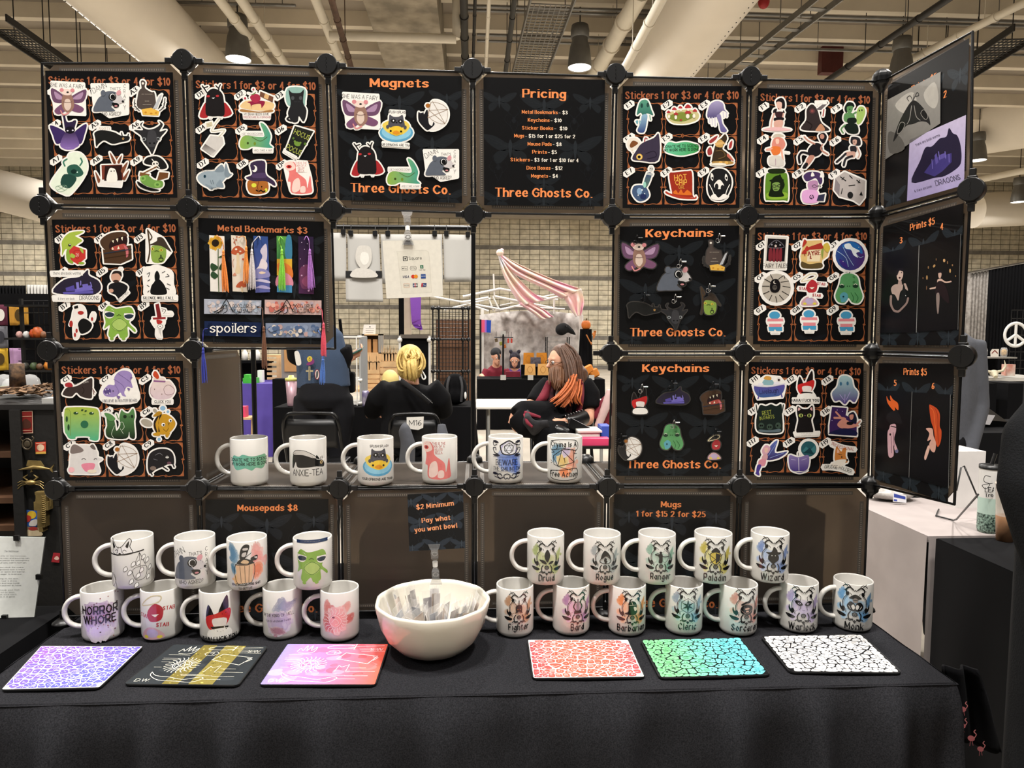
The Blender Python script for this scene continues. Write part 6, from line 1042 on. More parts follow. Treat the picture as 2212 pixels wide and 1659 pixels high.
mb = a.mesh(lambda x, y, h: onY(*bil(qc, x / 1000, y / 1000),-.152 - h),2e-5, frame=(0,0,1000,1000)); P = [onY(*q, -.1515) for q in qc]; mb.prism(P, (0,.0006,0))
mb.c[-8:] = [lin('17171a')] * 8
solo('price_card', mb, M['prt'], 'black moth-patterned card lettered Pay what you want bowl, above the bowl', 'card')
# ---- payment sign hanging from the top row
sign_clip(onY(879,458,-.012), onY(882,530,-.03), 'clear clip hanging from the magnets panel and holding the payment sign')
qs = [(826,520),(952,518),(957,640),(835,645)]
a = Art(); a.draw('q e4e0d4 0 0 1000 0 1000 1000 0 1000'); Z = lambda x, y: ((x - 618) / 640 * 1000,(y - 390) / 610 * 1000)
def zq(s): return s
a.draw('p cfcabd 240 190 480 178 720 178 765 200 790 240 800 560 800 900 780 925 520 930 300 925 275 900 255 560 240 230;p dedacd 246 196 480 184 715 184 758 206 783 245 794 560 793 895 772 918 520 924 305 918 281 895 261 560 247 235')
a.draw('k 222 14 340 285 405 285 405 355 340 355 340 285;q 222 360 305 385 305 385 335 360 335'); a.text('Square', 545,340,50, '1a1a1a', 'n', width=220, edge=False)
a.draw('k 333 5 305 455 402 455 402 520 305 520 305 455'); a.text('Pay', 362,500,26, '222222', 'n', width=50); a.draw('e 222 322 488 9 11;k 444 5 460 455 545 455 560 487 545 520 460 520 445 487 460 455'); a.text('G Pay', 502,498,24, '555555', 'n', width=78)
a.draw('q 2a6a4a 625 440 680 440 680 498 625 498'); a.text('$', 652,488,34, 'e8f0e8', 'n'); a.text('Cash App', 655,530,18, '222222', 'n', width=112); a.text('VISA', 362,655,40, '1a2458', 'N', width=110, lean=.2)
a.draw('e c83a2a 492 635 34 34;e e0902c 540 635 34 34;q 2a4a8a 628 598 712 598 712 675 628 675'); a.text('AM EX', 670,645,22, 'dfe6f0', 'n', width=72); a.draw('k d8a080 5 320 755 416 755 416 818 320 818 320 755'); a.text('DISCOVER', 366,796,18, '333333', 'n', width=86)
a.draw('q 2a3a6a 478 755 505 755 505 818 478 818;q a83040 508 755 535 755 535 818 508 818;q 1f3a3a 538 755 562 755 562 818 538 818'); a.text('JCB', 520,800,24, 'f0f0f0', 'N', width=66); a.draw('q a82a3a 632 755 662 755 650 818 622 818;q 24386a 662 755 722 755 712 818 650 818'); a.text('Pay', 680,800,22, 'f0f0f0', 'n', width=48)
mb = a.mesh(lambda x, y, h: onY(*bil(qs, x / 1000, y / 1000),-.0305 - h),1.5e-5, frame=(0,0,1000,1000)); mb.prism([onY(*q, -.03) for q in qs], (0,.0006,0)); mb.c[-8:] = [lin('d8d4c8')] * 8
solo('payment_sign', mb, M['prm'], 'white payment methods sign hanging in the rack opening', 'sign')

# ---------------------------------------------------------------- mousepads
def pad_plate(c4, name_label, a, edge='17171a'):
 P = [onZ(*p, TZ + .001) for p in c4]; t = thing('mousepad', name_label, 'mousepad', tuple((P[0] + P[2]) / 2), 'mousepads along the table edge')
 def rp(r=.055):
  o = []
  for cx, cy, q0 in ((1 - r, r * 1.25,-90),(1 - r, 1 - r * 1.25,0),(r, 1 - r * 1.25,90),(r, r * 1.25,180)):
   for k in range(6): q = math.radians(q0 + 18 * k); o.append((cx + r * math.cos(q), cy + r * 1.25 * math.sin(q)))
  return o
 rr = rp(); Bp = lambda u, v: P[3].lerp(P[2], u).lerp(P[0].lerp(P[1], u), v)
 MB().prism([Bp(u, v) - Vector((0,0,.0012)) for u, v in rr], (0,0,.003)).build('rubber_base', M['blackm'], t)
 m2 = a.mesh(lambda x, y, h: tuple(Bp(x / 1000, y / 1000) + Vector((0,0,.002 + h))),1.2e-5, frame=(12,16,988,984))
 m2.build('printed_top', M['prm'], t); return t
def roundrect(a, col):
 r = 55; o = []
 for cx, cy, q0 in ((1000 - r, r * 1.25,-90),(1000 - r, 1000 - r * 1.25,0),(r, 1000 - r * 1.25,90),(r, r * 1.25,180)):
  for k in range(6): q = math.radians(q0 + 18 * k); o.append((cx + r * math.cos(q), cy + r * 1.25 * math.sin(q)))
 a.poly(o, col)
def doodle(seed, base, colf, line):
 rd = random.Random(seed); a = Art(); roundrect(a, base); a.fix = 2; n, m = 14,9
 S = [((i + .5 + rd.uniform(-.42,.42)) * 1000 / n, (j + .5 + rd.uniform(-.42,.42)) * 1000 / m) for i in range(n) for j in range(m)]
 for s in S:
  if (s[0] < 55 or s[0] > 945) and (s[1] < 65 or s[1] > 935): continue
  c = [(18,22),(982,22),(982,978),(18,978)]
  for o in sorted(S, key=lambda o: (o[0] - s[0]) ** 2 + (o[1] - s[1]) ** 2)[1:14]:
   mx, my, dx, dy = (o[0] + s[0]) / 2,(o[1] + s[1]) / 2, o[0] - s[0], o[1] - s[1]; out = []
   for i in range(len(c)):
    p, q = c[i - 1], c[i]; fp = (p[0] - mx) * dx + (p[1] - my) * dy; fq = (q[0] - mx) * dx + (q[1] - my) * dy
    if (fp > 0) != (fq > 0): t = fp / (fp - fq); out.append((p[0] + (q[0] - p[0]) * t, p[1] + (q[1] - p[1]) * t))
    if fq <= 0: out.append(q)
   c = out
   if len(c) < 3: break
  if len(c) < 3: continue
  gx, gy = sum(p[0] for p in c) / len(c), sum(p[1] for p in c) / len(c); k = rd.uniform(.74,.86); c = [(gx + (p[0] - gx) * k, gy + (p[1] - gy) * k) for p in c]
  col = colf(gx / 1000, gy / 1000, rd); a.fix = 2; a.poly(crom(c, True, 3), col); a.fix = 3; w = rd.random(); r = min(max(p[0] for p in c) - min(p[0] for p in c), max(p[1] for p in c) - min(p[1] for p in c)) / 2
  if w < .3: a.ell(gx - r * .2, gy - r * .2, r * .26, r * .3, line, n=10); a.ell(gx + r * .35, gy, r * .14, r * .16, line, n=8)
  elif w < .5:
   for q in (-.35,0,.35): a.line(crom([(gx - r * .5, gy + q * r * 1.3),(gx, gy + q * r * 1.3 - r * .2),(gx + r * .5, gy + q * r * 1.3)], False, 3), r * .16, line)
  elif w < .68: a.line(crom([(gx + r * .55 * math.cos(q) * (1 - q / 14), gy + r * .6 * math.sin(q) * (1 - q / 14)) for q in (i * .9 for i in range(9))], False, 2), r * .14, line)
  elif w < .85:
   for q in range(4): a.ell(gx + r * .5 * math.cos(q * 1.7 + w * 9), gy + r * .5 * math.sin(q * 1.7 + w * 9), r * .12, r * .13, line, n=8)
  else: a.line(crom([(gx - r * .6, gy),(gx - r * .1, gy + r * .35),(gx + r * .6, gy - r * .1)], False, 3), r * .15, line)
 return a
pads = [[(0,1493),(215,1488),(312,1397),(88,1396)], [(265,1480),(515,1483),(580,1397),(375,1393)], [(558,1482),(812,1482),(841,1392),(620,1392)], [(1150,1468),(1395,1465),(1358,1383),(1138,1383)], [(1425,1467),(1666,1460),(1600,1378),(1382,1383)], [(1706,1454),(1951,1456),(1862,1371),(1642,1375)]]
W4 = [p[:] for p in pads]
pad = lambda i, lab, a: pad_plate(pads[i], lab, a)
pad(0, 'mousepad with purple and blue doodles on white, leftmost on the table', doodle(1, 'dcd8e0', lambda x, y, r: mixh('9a58b8', '5a5ac0', min(1,.3 + .9 * (x * .5 + y * .5) + r.uniform(-.1,.1))), 'dcd8e0'))
pad(3, 'mousepad with red doodles on white, just right of the bowl', doodle(4, 'dcd6d3', lambda x, y, r: mixh('dc5a48', '6a3a50', min(1, max(0, abs(x - .5) * 2.4 - .55 + r.uniform(-.05,.05)))), 'dcd6d3'))
pad(4, 'mousepad with green to turquoise doodles on black', doodle(5, '101214', lambda x, y, r: mixh('7ad088', '6ad4e0', min(1, max(0, x * 1.5 - .3))), '101214'))
pad(5, 'mousepad with white doodles on black, rightmost on the table', doodle(6, '101012', lambda x, y, r: 'd2cfcc', '101012'))
def diary(a, ln):
 L = lambda *p: a.line(crom([(x, y) for x, y in zip(p[::2], p[1::2])], False, 3),7, ln)
 a.fix = 6
 for i in range(22):
  q = 2 * math.pi * i / 22; a.line(crom([(330 + 92 * math.cos(q),540 + 110 * math.sin(q)),(330 + 122 * math.cos(q + .12),540 + 150 * math.sin(q + .12)),(330 + 160 * math.cos(q + .03),540 + 190 * math.sin(q + .03))], False, 3),8, ln)
 a.line([(330 + 84 * math.cos(q),540 + 100 * math.sin(q)) for q in (i * .35 for i in range(18))], 9, ln, True); a.line([(330 + 66 * math.cos(q),540 + 80 * math.sin(q)) for q in (i * .35 for i in range(18))], 5, ln, True)
 P = [(330 + 66 * math.sin(2 * math.pi * i * 2 / 5),540 - 80 * math.cos(2 * math.pi * i * 2 / 5)) for i in range(5)]; a.line(P, 7, ln, True)
 L(150,210,170,130,200,190,220,60,240,190,270,60,280,190,320,100,310,220,250,260,170,250)
 L(420,120,470,60,640,50,690,90,640,130,470,140,420,120); L(690,20,680,160); L(700,80,960,60)
 a.line([(620,250),(930,330),(860,520),(560,400),(620,250)], 8, ln); a.line([(890,350),(940,370),(900,440)], 8, ln); L(130,720,200,800,330,830,480,880,600,820,640,860,560,940,420,920,260,900,150,800,130,720)
 a.line([(430,250),(470,200),(540,190),(570,240),(530,290),(460,290),(430,250)], 6, ln); a.line([(480,230),(520,220),(510,270)], 6, ln); a.line([(590,700),(610,560),(640,600),(700,540),(690,700)], 5, ln)
 for x0, y0, x1 in ((90,290,300),(80,380,250),(80,410,230),(730,130,930),(740,165,900),(760,210,980),(720,620,860),(700,700,950),(400,760,620),(420,790,700),(700,800,900),(100,470,180),(90,600,160),(620,870,800)): a.line([(x0, y0),(x1, y0)], 5, ln)
 a.text('S.W.', 905,190,62, ln, 't', width=130); a.text('D.W.', 130,935,60, ln, 't', width=130); a.fix = None
a = Art(); roundrect(a, '2a2e31')
for k in range(26): rd = random.Random(k); a.fix = 2 + k / 40; a.ell(rd.uniform(100,900), rd.uniform(100,900), rd.uniform(30,90), rd.uniform(30,90), rd.choice(('2e3336', '262a2d', '31363a')))
a.fix = 3; a.poly([(330,16),(470,16),(470,984),(330,984)], '6d6230'); a.poly([(560,16),(770,16),(770,984),(560,984)], '7a6f38')
for k in range(150): rd = random.Random(k + 50); x = rd.choice((rd.uniform(335,465), rd.uniform(565,765))); a.fix = 4 + k / 90; a.ell(x, rd.uniform(30,970), rd.uniform(3,14), rd.uniform(3,14), rd.choice(('5a5228', '4a441f', 'b8aa5c')), n=8)
diary(a, 'dcd8c8'); pad(1, 'dark mousepad with two gold stripes and white diary sketches', a)
a = Art(); roundrect(a, '8f86d0}e0604a'); a.fix = 2
for k in range(46):
 rd = random.Random(k + 300); x, y = rd.uniform(70,930), rd.uniform(80,920); t = x / 1000; c = mixh('8a8ad8', 'd87aa8', t * 2) if t < .5 else mixh('d87aa8', 'e0503c', t * 2 - 1)
 r = rd.uniform(30,80); a.fix = 2 + k / 12; a.poly(crom([(x + r * math.cos(q) * rd.uniform(.6,1.3), y + r * math.sin(q) * rd.uniform(.6,1.3)) for q in (i * 1.05 for i in range(6))], True, 3), mixh(c, 'f0d8e0' if rd.random() < .5 else '9a3a4a', rd.uniform(.08,.3)))
diary(a, 'f0e8ec'); pad(2, 'violet to red watercolour mousepad with white diary sketches', a)
# ---------------------------------------------------------------- the hall behind the stand
P = onY
C_ = lambda name, col, rough=.85, **k: mat(name, col, rough, **k)
MAT = dict(bclo=C_('black_stretch_cloth', '0b0b0d', .95, spec=.15), purp=C_('purple_cloth', '4f3f96', .7, bump=.2, bscale=9), pink=C_('pink_plastic', 'd8406a', .45), card=C_('kraft_card', 'b98a58', .8), green=C_('green_box', '3fae3a', .5), brown=C_('brown_hardboard', '6b4a34', .8),
           wire=C_('black_wire', '121212', .4), wt=C_('white_tube', 'e4e2dc', .4), orange=C_('orange_print', 'd8832c', .6), blue=C_('blue_bin', '4058b8', .5), grey=C_('grey_cloth', '4a4c52', .95, bump=.15, bscale=60), denim=C_('denim', '3a4a62', .95, bump=.3, bscale=200),
           knit=C_('black_knit', '141517', .95, bump=.3, bscale=300, spec=.2), hairb=C_('blonde_hair', 'd8b86a', .55, scale=60, var=.35), hairr=C_('brown_hair', '5a3d2c', .55, scale=50, var=.4), hairo=C_('orange_hair_ends', 'c0642f', .55, scale=60, var=.35), hairp=C_('dark_purple_hair', '2a2434', .5),
           maroon=C_('maroon_cloth', '7a1f30', .9, var=.25, bump=.2, bscale=40), violet=C_('violet_hoodie', '5b3d86', .9), silver=C_('silver_curtain', '9b958e', .6, scale=30, col2='77716b'), black=C_('black_shirt', '0d0d0f', .9, spec=.15, bump=.1, bscale=40), leather=C_('black_leather', '101012', .3), mask=C_('wig_head_foam', 'd6c27a', .7), bin=C_('clear_bin', 'd8d6ce', .4))
def soft(mb, name, m, root, vox=.014, it=6):
 return mb.build(name, m, root, [('REMESH', dict(mode='VOXEL', voxel_size=vox, use_smooth_shade=True)),('SMOOTH', dict(iterations=it, factor=.5))])
def hand(mb, w, d, s=1, curl=.5, palm=(0,-1,0), fingers=True):
 """palm and five bent fingers growing from wrist w along d"""
 d = Vector(d).normalized(); n = Vector(palm); n = (n - d * n.dot(d)).normalized(); x = d.cross(n); w = Vector(w)
 mb.tube([w - d * .01, w + d * .03 * s, w + d * .085 * s], [.024 * s, .032 * s, .034 * s], 10, sy=.6)
 for i, (o, L) in enumerate(((-.028,.062),(-.009,.075),(.01,.07),(.028,.055))):
  a = w + d * .08 * s + x * o * s; b = a + (d * math.cos(curl * .5) + n * math.sin(curl * .5)) * L * .5 * s; c = b + (d * math.cos(curl * 1.8) + n * math.sin(curl * 1.8)) * L * .35 * s; e = c + (d * math.cos(curl * 2.6) + n * math.sin(curl * 2.6)) * L * .28 * s
  mb.tube([a, b, c, e], [.0098 * s, .009 * s, .0085 * s, .007 * s], 8)
 a = w + d * .03 * s - x * .026 * s; mb.tube([a, a + (d - x * .9) * .028 * s, a + (d * 1.9 - x * 1.1) * .03 * s + n * .01], [.012 * s, .0105 * s, .008 * s], 8)
def face_head(mb, c, fw, s=1, up=(0,0,1)):
 """head with brow, nose, mouth, chin, ears; fw = facing direction"""
 c = Vector(c); f = Vector(fw).normalized(); u = Vector(up).normalized(); x = f.cross(u); Rm = Matrix((x, f, u)).transposed()
 mb.ell(c + u * .02 * s, (.075 * s, .095 * s, .1 * s),20,14, R=Rm); mb.ell(c + f * .022 * s - u * .055 * s, (.056 * s, .068 * s, .062 * s),16,10, R=Rm); mb.ell(c + f * .06 * s - u * .1 * s, (.026 * s, .022 * s, .018 * s),10,8, R=Rm)
 mb.tube([c + f * .09 * s + u * .015 * s, c + f * .108 * s - u * .016 * s, c + f * .114 * s - u * .032 * s], [.008 * s, .011 * s, .015 * s], 8)
 mb.ell(c + f * .088 * s - u * .064 * s, (.024 * s, .012 * s, .006 * s),10,6, R=Rm); mb.ell(c + f * .086 * s - u * .076 * s, (.021 * s, .011 * s, .007 * s),10,6, R=Rm); mb.ell(c + f * .086 * s + u * .028 * s, (.055 * s, .012 * s, .009 * s),12,6, R=Rm)
 for g in (-1,1): mb.ell(c + x * .078 * s * g - f * .005 * s - u * .01 * s, (.012 * s, .02 * s, .032 * s),8,8, R=Rm)
 return Rm
def eyes(c, fw, root, s=1, col='2a2018'):
 f = Vector(fw).normalized(); x = f.cross(Vector((0,0,1))); c = Vector(c); m = mat('eye_white', 'e8e4de', .3); k = mat('iris', col, .3)
 for g in (-1,1):
  mb = MB(); p = c + x * .031 * s * g + f * .082 * s + Vector((0,0,.004 * s)); mb.ell(p, .0125 * s, 10,8); mb.ell(p + f * .0075 * s, .0068 * s, 8,6, mi=1); mb.build('eye', [m, k], root)
def strands(name, m, root, paths, r, seed=1, n=30, jit=.012, vox=None):
 rd = random.Random(seed); mb = MB()
 for i in range(n):
  p = paths[i % len(paths)]; o = Vector((rd.gauss(0, jit), rd.gauss(0, jit), rd.gauss(0, jit * .6))); q = [Vector(v) + o * (1 + .5 * k / len(p)) for k, v in enumerate(p)]
  q = [Vector(v) for v in crom(q, False, 3)]; mb.tube(q, [r * (1.0 if k < len(q) * .7 else .75) * (1 if k < len(q) - 1 else .3) for k in range(len(q))], 6)
 return mb.build(name, m, root)
# ---- neighbouring frame with hung sheets
y = 2.2; t = thing('photo_frame_stand', 'black pipe frame hung with white paper sheets, behind the rack opening', 'display stand', tuple(onY(780,1200, y)))
a, b = P(545,489, y), P(1026,493, y); MB().cyl(a - Vector((.5,0,0)), b, .013, n=12).build('top_bar', M['steel'], t)
for u in (541,1022): q = P(u, 493, y); MB().cyl(q, (q.x, q.y, 0),.013, n=12).build('pole', M['steel'], t); MB().box(q.x - .02, q.x + .02, q.y - .3, q.y + .3,0,.02).build('foot', M['steel'], t)
SH = [((700,503),(748,503),(748,607),(700,607), 'plain white sheet, leftmost on the black pipe frame'),((750,505),(819,506),(822,600),(752,598), 'white sheet with a faint portrait, second on the pipe frame'),((822,506),(955,506),(957,612),(826,612), 'wide white sheet behind the payment sign'),((957,506),(1018,508),(1018,609),(960,610), 'white sheet at the right end of the pipe frame'),((746,592),(825,592),(828,653),(748,652), 'lower white sheet taped under the portrait sheet')]
for i, (*q, lab) in enumerate(SH):
 yy = y - .012 + (.004 if i == 4 else 0) - .003 * (i % 2); mb = MB(); pts = [P(*v, yy) for v in q]
 mb.grid(lambda a_, b_: pts[0].lerp(pts[1], a_).lerp(pts[3].lerp(pts[2], a_), b_) + Vector((0,.006 * math.sin(a_ * 7 + i) * b_, 0)),10,8)
 tt = thing('paper_sheet', lab, 'paper sheet', tuple(pts[3]), 'white sheets on the pipe frame'); mb.build('sheet', M['paper'], tt, [('SOLIDIFY', dict(thickness=.0015))])
 if i < 4:
  for k in (.12,.88): c = pts[0].lerp(pts[1], k) + Vector((0,-.006,.004)); MB().box(c.x - .012, c.x + .012, c.y - .008, c.y + .004, c.z - .012, c.z + .012).cyl(c + Vector((0,0,.01)), c + Vector((0,.012,.045)),.0025, n=6).build('binder_clip', M['black'], tt)
 else:
  for k in (.1,.92): c = pts[0].lerp(pts[1], k); MB().box(c.x - .016, c.x + .016, c.y - .006, c.y - .003, c.z - .02, c.z + .016).build('black_tape', M['blackm'], tt)
 if i == 1:
  a_ = Art(); a_.draw('p c4c0b8 768 560 772 535 785 530 800 535 803 560 795 578 780 580;p d8d4cc 778 560 782 545 795 548 796 565 786 572;p c8c4bc 758 598 770 580 800 582 815 598'); a_.mesh(lambda x_, y_, h: P(x_, y_, yy - .009 - h),2e-4).build('printed_portrait', M['prm'], tt)
# ---- folding chairs
def folding_chair(u0, u1, vt, y, lab, sign=None, face=1):
 a, b = P(u0, vt, y), P(u1, vt, y); w = (b.x - a.x) / 2; cx = (a.x + b.x) / 2; zt = a.z; t = thing('folding_chair', lab, 'chair', (cx, y, 0), 'black metal folding chairs')
 ux = Vector((1,0,0))
 def S(x, dy, z): return Vector((cx + x * w, y + dy * face, z))
 mb = MB().tube([Vector(v) for v in crom([S(-1,.42,.02), S(-.98,.18,.4), S(-.95,.02, zt - .12), S(-.82,0, zt - .02), S(-.5,0, zt), S(.5,0, zt), S(.82,0, zt - .02), S(.95,.02, zt - .12), S(.98,.18,.4), S(1,.42,.02)], False, 4)], .0125,10); mb.build('back_frame', M['steel'], t)
 MB().grid(lambda p, q: S(-.9 + 1.8 * p, .012 - .03 * (1 - (2 * p - 1) ** 2), zt - .02 - .2 * q - (.02 if .05 < p < .95 else .03)),12,4).build('backrest', M['black'], t, [('SOLIDIFY', dict(thickness=.008))])
 mb = MB().box(cx - w * .92, cx + w * .92, min(y + .12 * face, y + .5 * face), max(y + .12 * face, y + .5 * face),.43,.455); mb.build('seat', M['black'], t, [BEV(.012)])
 for g in (-.9,.9): MB().tube([S(g, .46,.43), S(g, .1,.22), S(g, -.06,.01)], .011,8).build('leg', M['steel'], t)
 if sign:
  q = P(*sign, y - .028 * face - .03); a_ = Art(); s = .05; a_.poly([(-.06,-.045),(.06,-.05),(.055,.03),(.02,.045),(-.06,.035)], 'd8d4cc'); a_.text('M16', 0,.012,.036, '3a3a3a', 'n', width=.085, edge=False); a_.mesh(lambda x_, y_, h: (q.x + x_, q.y - h, q.z - y_),3e-4).build('number_card', M['prm'], t)
 return t
folding_chair(607,735,893,3.3, 'black metal folding chair, empty, behind the first shelf mugs')
folding_chair(838,952,895,3.35, 'black metal folding chair with an M16 card, under the blonde woman', sign=(897,915))
# ---- black cloth table with things, behind the chairs
def draped(x0, x1, y0, y1, z, m, label, name='draped_table', zb=.0, wav=.03, cat='table'):
 mb = MB().box(x0, x1, y0, y1, z - .02, z); per = [(x0, y1,-1,0),(x0, y0,-1,0),(x0, y0,0,-1),(x1, y0,0,-1),(x1, y0,1,0),(x1, y1,1,0)]
 for (ax, ay, nx, ny),(bx, by, _, _) in zip(per[::2], per[1::2]):
  L = math.hypot(bx - ax, by - ay); n = max(8, int(L * 28))
  mb.grid(lambda p, q: (ax + (bx - ax) * p + nx * (.004 + q * wav * (1.2 + math.sin(p * L * 26 + ax * 7))), ay + (by - ay) * p + ny * (.004 + q * wav * (1.2 + math.sin(p * L * 26 + ax * 7))), z - (z - zb) * q), n, 6)
 return solo(name, mb, m, label, cat)
q0, q1 = P(592,880,4.9), P(1024,880,4.9); TB = q0.z
draped(q0.x, q1.x, 4.9,5.55, TB, MAT['bclo'], 'black cloth table behind the blonde woman and the standing person')
t = thing('tumbler', 'tall pale pink tumbler with a yellow-green lid on the black table', 'tumbler', tuple(P(630,873,5.0)), None); c = P(630,872,5.0); c.z = TB; h = (P(630,822,5).z - TB)
MB().lathe([(.001,0),(.034,0),(.038,.01),(.052, h),(.001, h)], c, 24).build('cup', C_('pink_tumbler', 'b896a0', .35, metal=.3), t); MB().lathe([(.001, h),(.056, h),(.056, h + .022),(.03, h + .028),(.022, h + .05),(.001, h + .05)], c, 24).build('lid', C_('lime_lid', 'c4c26a', .4), t)
c = P(790,868,4.95); c.z = TB; MB(); solo('drink_can', MB().lathe([(.001,0),(.028,0),(.033,.01),(.033,.135),(.026,.15),(.001,.148)], c, 20), C_('violet_can', '5a4a9a', .3, metal=.6, col2='b8b4c8', scale=18), 'tall violet drink can on the black table beside the clear cube rack', 'can')
# white wire cube rack
t = thing('cube_rack', 'clear and white grid cube rack on the black table', 'rack', (P(770,870,5.15).x, 5.15, TB)); xa, xb = P(742,870,5.1).x, P(780,870,5.1).x; zt = P(760,728,5.1).z
for xx, y0, y1 in ((xa - .12,5.12,5.5),(xb, 5.05,5.5)):
 MB().box(xx - .004, xx + .004, y0, y1, TB, zt).build('side_panel', C_('milky_panel', 'c4c8cc', .3, trans=.4, ior=1.1), t)
for z in (TB + .01, TB + .24, zt): MB().box(xa - .12, xb, 5.1,5.5, z - .006, z + .006).build('shelf', M['white'], t)
for z in (TB + .02, TB + .24, zt):
 for xx in (xa - .12, xb): MB().lathe([(.001,0),(.02,.004),(.02,.03),(.001,.03)], (xx, 5.06, z - .015),12).build('connector', M['white'], t)
for xx in (xa - .12, xb, xb - .03): MB().cyl((xx, 5.06, TB),(xx, 5.06, zt),.006, n=8).build('post', M['white'], t)
# mannequin head, backpack, dark box
t = thing('mannequin_head', 'bald cream mannequin head to the left of the blonde woman', 'mannequin', tuple(P(845,850,4.6))); mb = MB(); c = P(843,826,4.9); face_head(mb, c, (-.6,.8,0),1.0); mb.tube([c - Vector((0,0,.08)), c - Vector((0,0,.16))], [.045,.055], 12); mb.cyl((c.x, c.y, c.z - .16),(c.x, c.y, TB),.06,.075,16); soft(mb, 'head', MAT['mask'], t, .01)
t = thing('backpack', 'black backpack standing on the black table right of the blonde woman', 'backpack', tuple(P(985,870,5.1))); c = P(983,838,5.1); zt = P(983,806,5.1).z
soft(MB().ell((c.x, 5.12,(TB + zt) / 2),(.12,.09,(zt - TB) / 2)).ell((c.x, 5.1, TB + .09),(.125,.1,.09)), 'bag', MAT['bclo'], t, .015)
for g in (-1,1): MB().tube([Vector(v) for v in crom([(c.x + g * .05,5.03, zt - .03),(c.x + g * .07,4.99, zt - .12),(c.x + g * .06,5.0, TB + .04)], False, 4)], .012,8).build('strap', C_('grey_webbing', '3a3a3c', .9), t)
MB().ell((c.x + .1,5.0, TB + .1),(.012,.012,.035)).build('zip_pull', M['white'], t)
draped(P(592,815,5.7).x, P(640,815,5.7).x, 5.65,5.8, P(600,818,5.7).z, MAT['bclo'], 'black cloth-covered upright board behind the tumbler', 'covered_board', zb=.02, wav=.004, cat='board')
# purple cloth table, green box, pink cup, crate
xa, xb = P(500,830,6.4).x, P(592,830,6.4).x; zt = P(540,829,6.4).z; draped(xa, xb, 6.4,7.1, zt, MAT['purp'], 'purple draped table seen beside the side panel of the shelf', wav=.05)
c = P(541,818,6.5); solo('box', MB().box(c.x - .07, c.x + .07,6.45,6.6, zt, zt + .06).box(c.x - .06, c.x + .0,6.46,6.56, zt + .06, zt + .1), [MAT['green']], 'small bright green box on the purple table', 'box')
c = P(556,812,6.55); solo('tissue_box', MB().box(c.x - .02, c.x + .035,6.62,6.7, zt, zt + .14), M['white'], 'white and grey box behind the green box on the purple table', 'box')
t = thing('wooden_stool', 'wooden side shelf with a pink box, low beside the purple cloth', 'stool', tuple(P(532,900,5.6))); a, b = P(520,900,5.6), P(548,900,5.6); MB().box(a.x - .1, b.x, 5.5,5.7, a.z - .02, a.z).build('seat', M['wood'], t)
for xx in (a.x - .08, b.x - .03): MB().cyl((xx, 5.6,0),(xx + .02,5.6, a.z - .02),.016, n=8).build('leg', M['wood'], t)
solo('snack_box', MB().box(a.x - .02, b.x - .06,5.53,5.63, a.z, a.z + .11), MAT['pink'], 'bright pink box on the wooden side shelf', 'box')
# ---- vendor shelves far behind: crates, combs, bookcase, slat rack
yb = 7.2; zt = P(800,840, yb).z; xa, xb = P(560,838, yb).x, P(860,838, yb).x; solo('display_table', MB().box(xa, xb, yb - .1, yb + .6, zt - .03, zt).box(xa, xa + .05, yb - .1, yb - .05,0, zt - .03).box(xb - .05, xb, yb - .1, yb - .05,0, zt - .03).box(xa, xa + .05, yb + .55, yb + .6,0, zt - .03).box(xb - .05, xb, yb + .55, yb + .6,0, zt - .03), M['wood'], 'long wooden table carrying crates of combs, behind the blonde woman', 'table')
def crate(u0, u1, v0, v1, y, lab):
 a, b = P(u0, v1, y), P(u1, v0, y); t = thing('wooden_crate', lab, 'crate', (a.x, y, a.z), 'pale wooden crates'); n = 2
 for k in range(n):
  z0 = a.z + (b.z - a.z) * (k / n + .03); z1 = a.z + (b.z - a.z) * ((k + .86) / n); [MB().box(a.x, b.x, y + d, y + d + .012, z0, z1).build('slat', M['wood'], t) for d in (0,.25)]
 for x_ in (a.x, b.x - .012): MB().box(x_, x_ + .012, y + .012, y + .25, a.z, b.z).build('end_board', M['wood'], t)
 return a, b
a, b = crate(786,820,798,818, yb, 'pale wooden crate holding the left combs'); crate(821,858,779,808, yb + .02, 'pale wooden crate holding the right combs, stacked higher'); crate(821,858,809,837, yb + .02, 'pale wooden crate at the bottom under the right combs'); crate(786,820,819,837, yb, 'pale wooden crate at the bottom under the left combs')
def comb(u, v0, v1, y, lab, w=8):
 a, b = P(u - w / 2, v1, y), P(u + w / 2, v0, y); mb = MB(); W_ = b.x - a.x; H_ = b.z - a.z
 mb.prism([(a.x, y, a.z),(b.x, y, a.z),(b.x + .004, y, a.z + H_ * .45),(a.x + W_ * .6, y, a.z + H_ * .55),(a.x - .004, y, a.z + H_ * .45)], (0,.012,0))
 for k in range(3): x_ = a.x + W_ * (.05 + .34 * k); mb.prism([(x_, y, a.z + H_ * .42),(x_ + W_ * .22, y, a.z + H_ * .42),(x_ + W_ * .14 + .006 * (k - 1), y, b.z)], (0,.01,0))
 solo('wooden_comb', mb, M['wood'], 'carved wooden hair comb standing in a pale crate', 'comb', 'wooden combs in the crates')
for u in (794,801,810,817): comb(u, 763,799, yb + .1, '')
for u in (828,834,841,847,854): comb(u, 745,780, yb + .12, '')
t = thing('bookcase', 'small wooden bookcase with brown bags, above the left combs', 'bookcase', tuple(P(800,765,7.6))); a, b = P(782,764,7.6), P(822,722,7.6)
MB().box(a.x, b.x, 7.9,7.92, a.z, b.z).build('back_panel', M['wood'], t)
for z in (a.z, b.z - .015): MB().box(a.x, b.x, 7.6,7.9, z, z + .015).build('shelf', M['wood'], t)
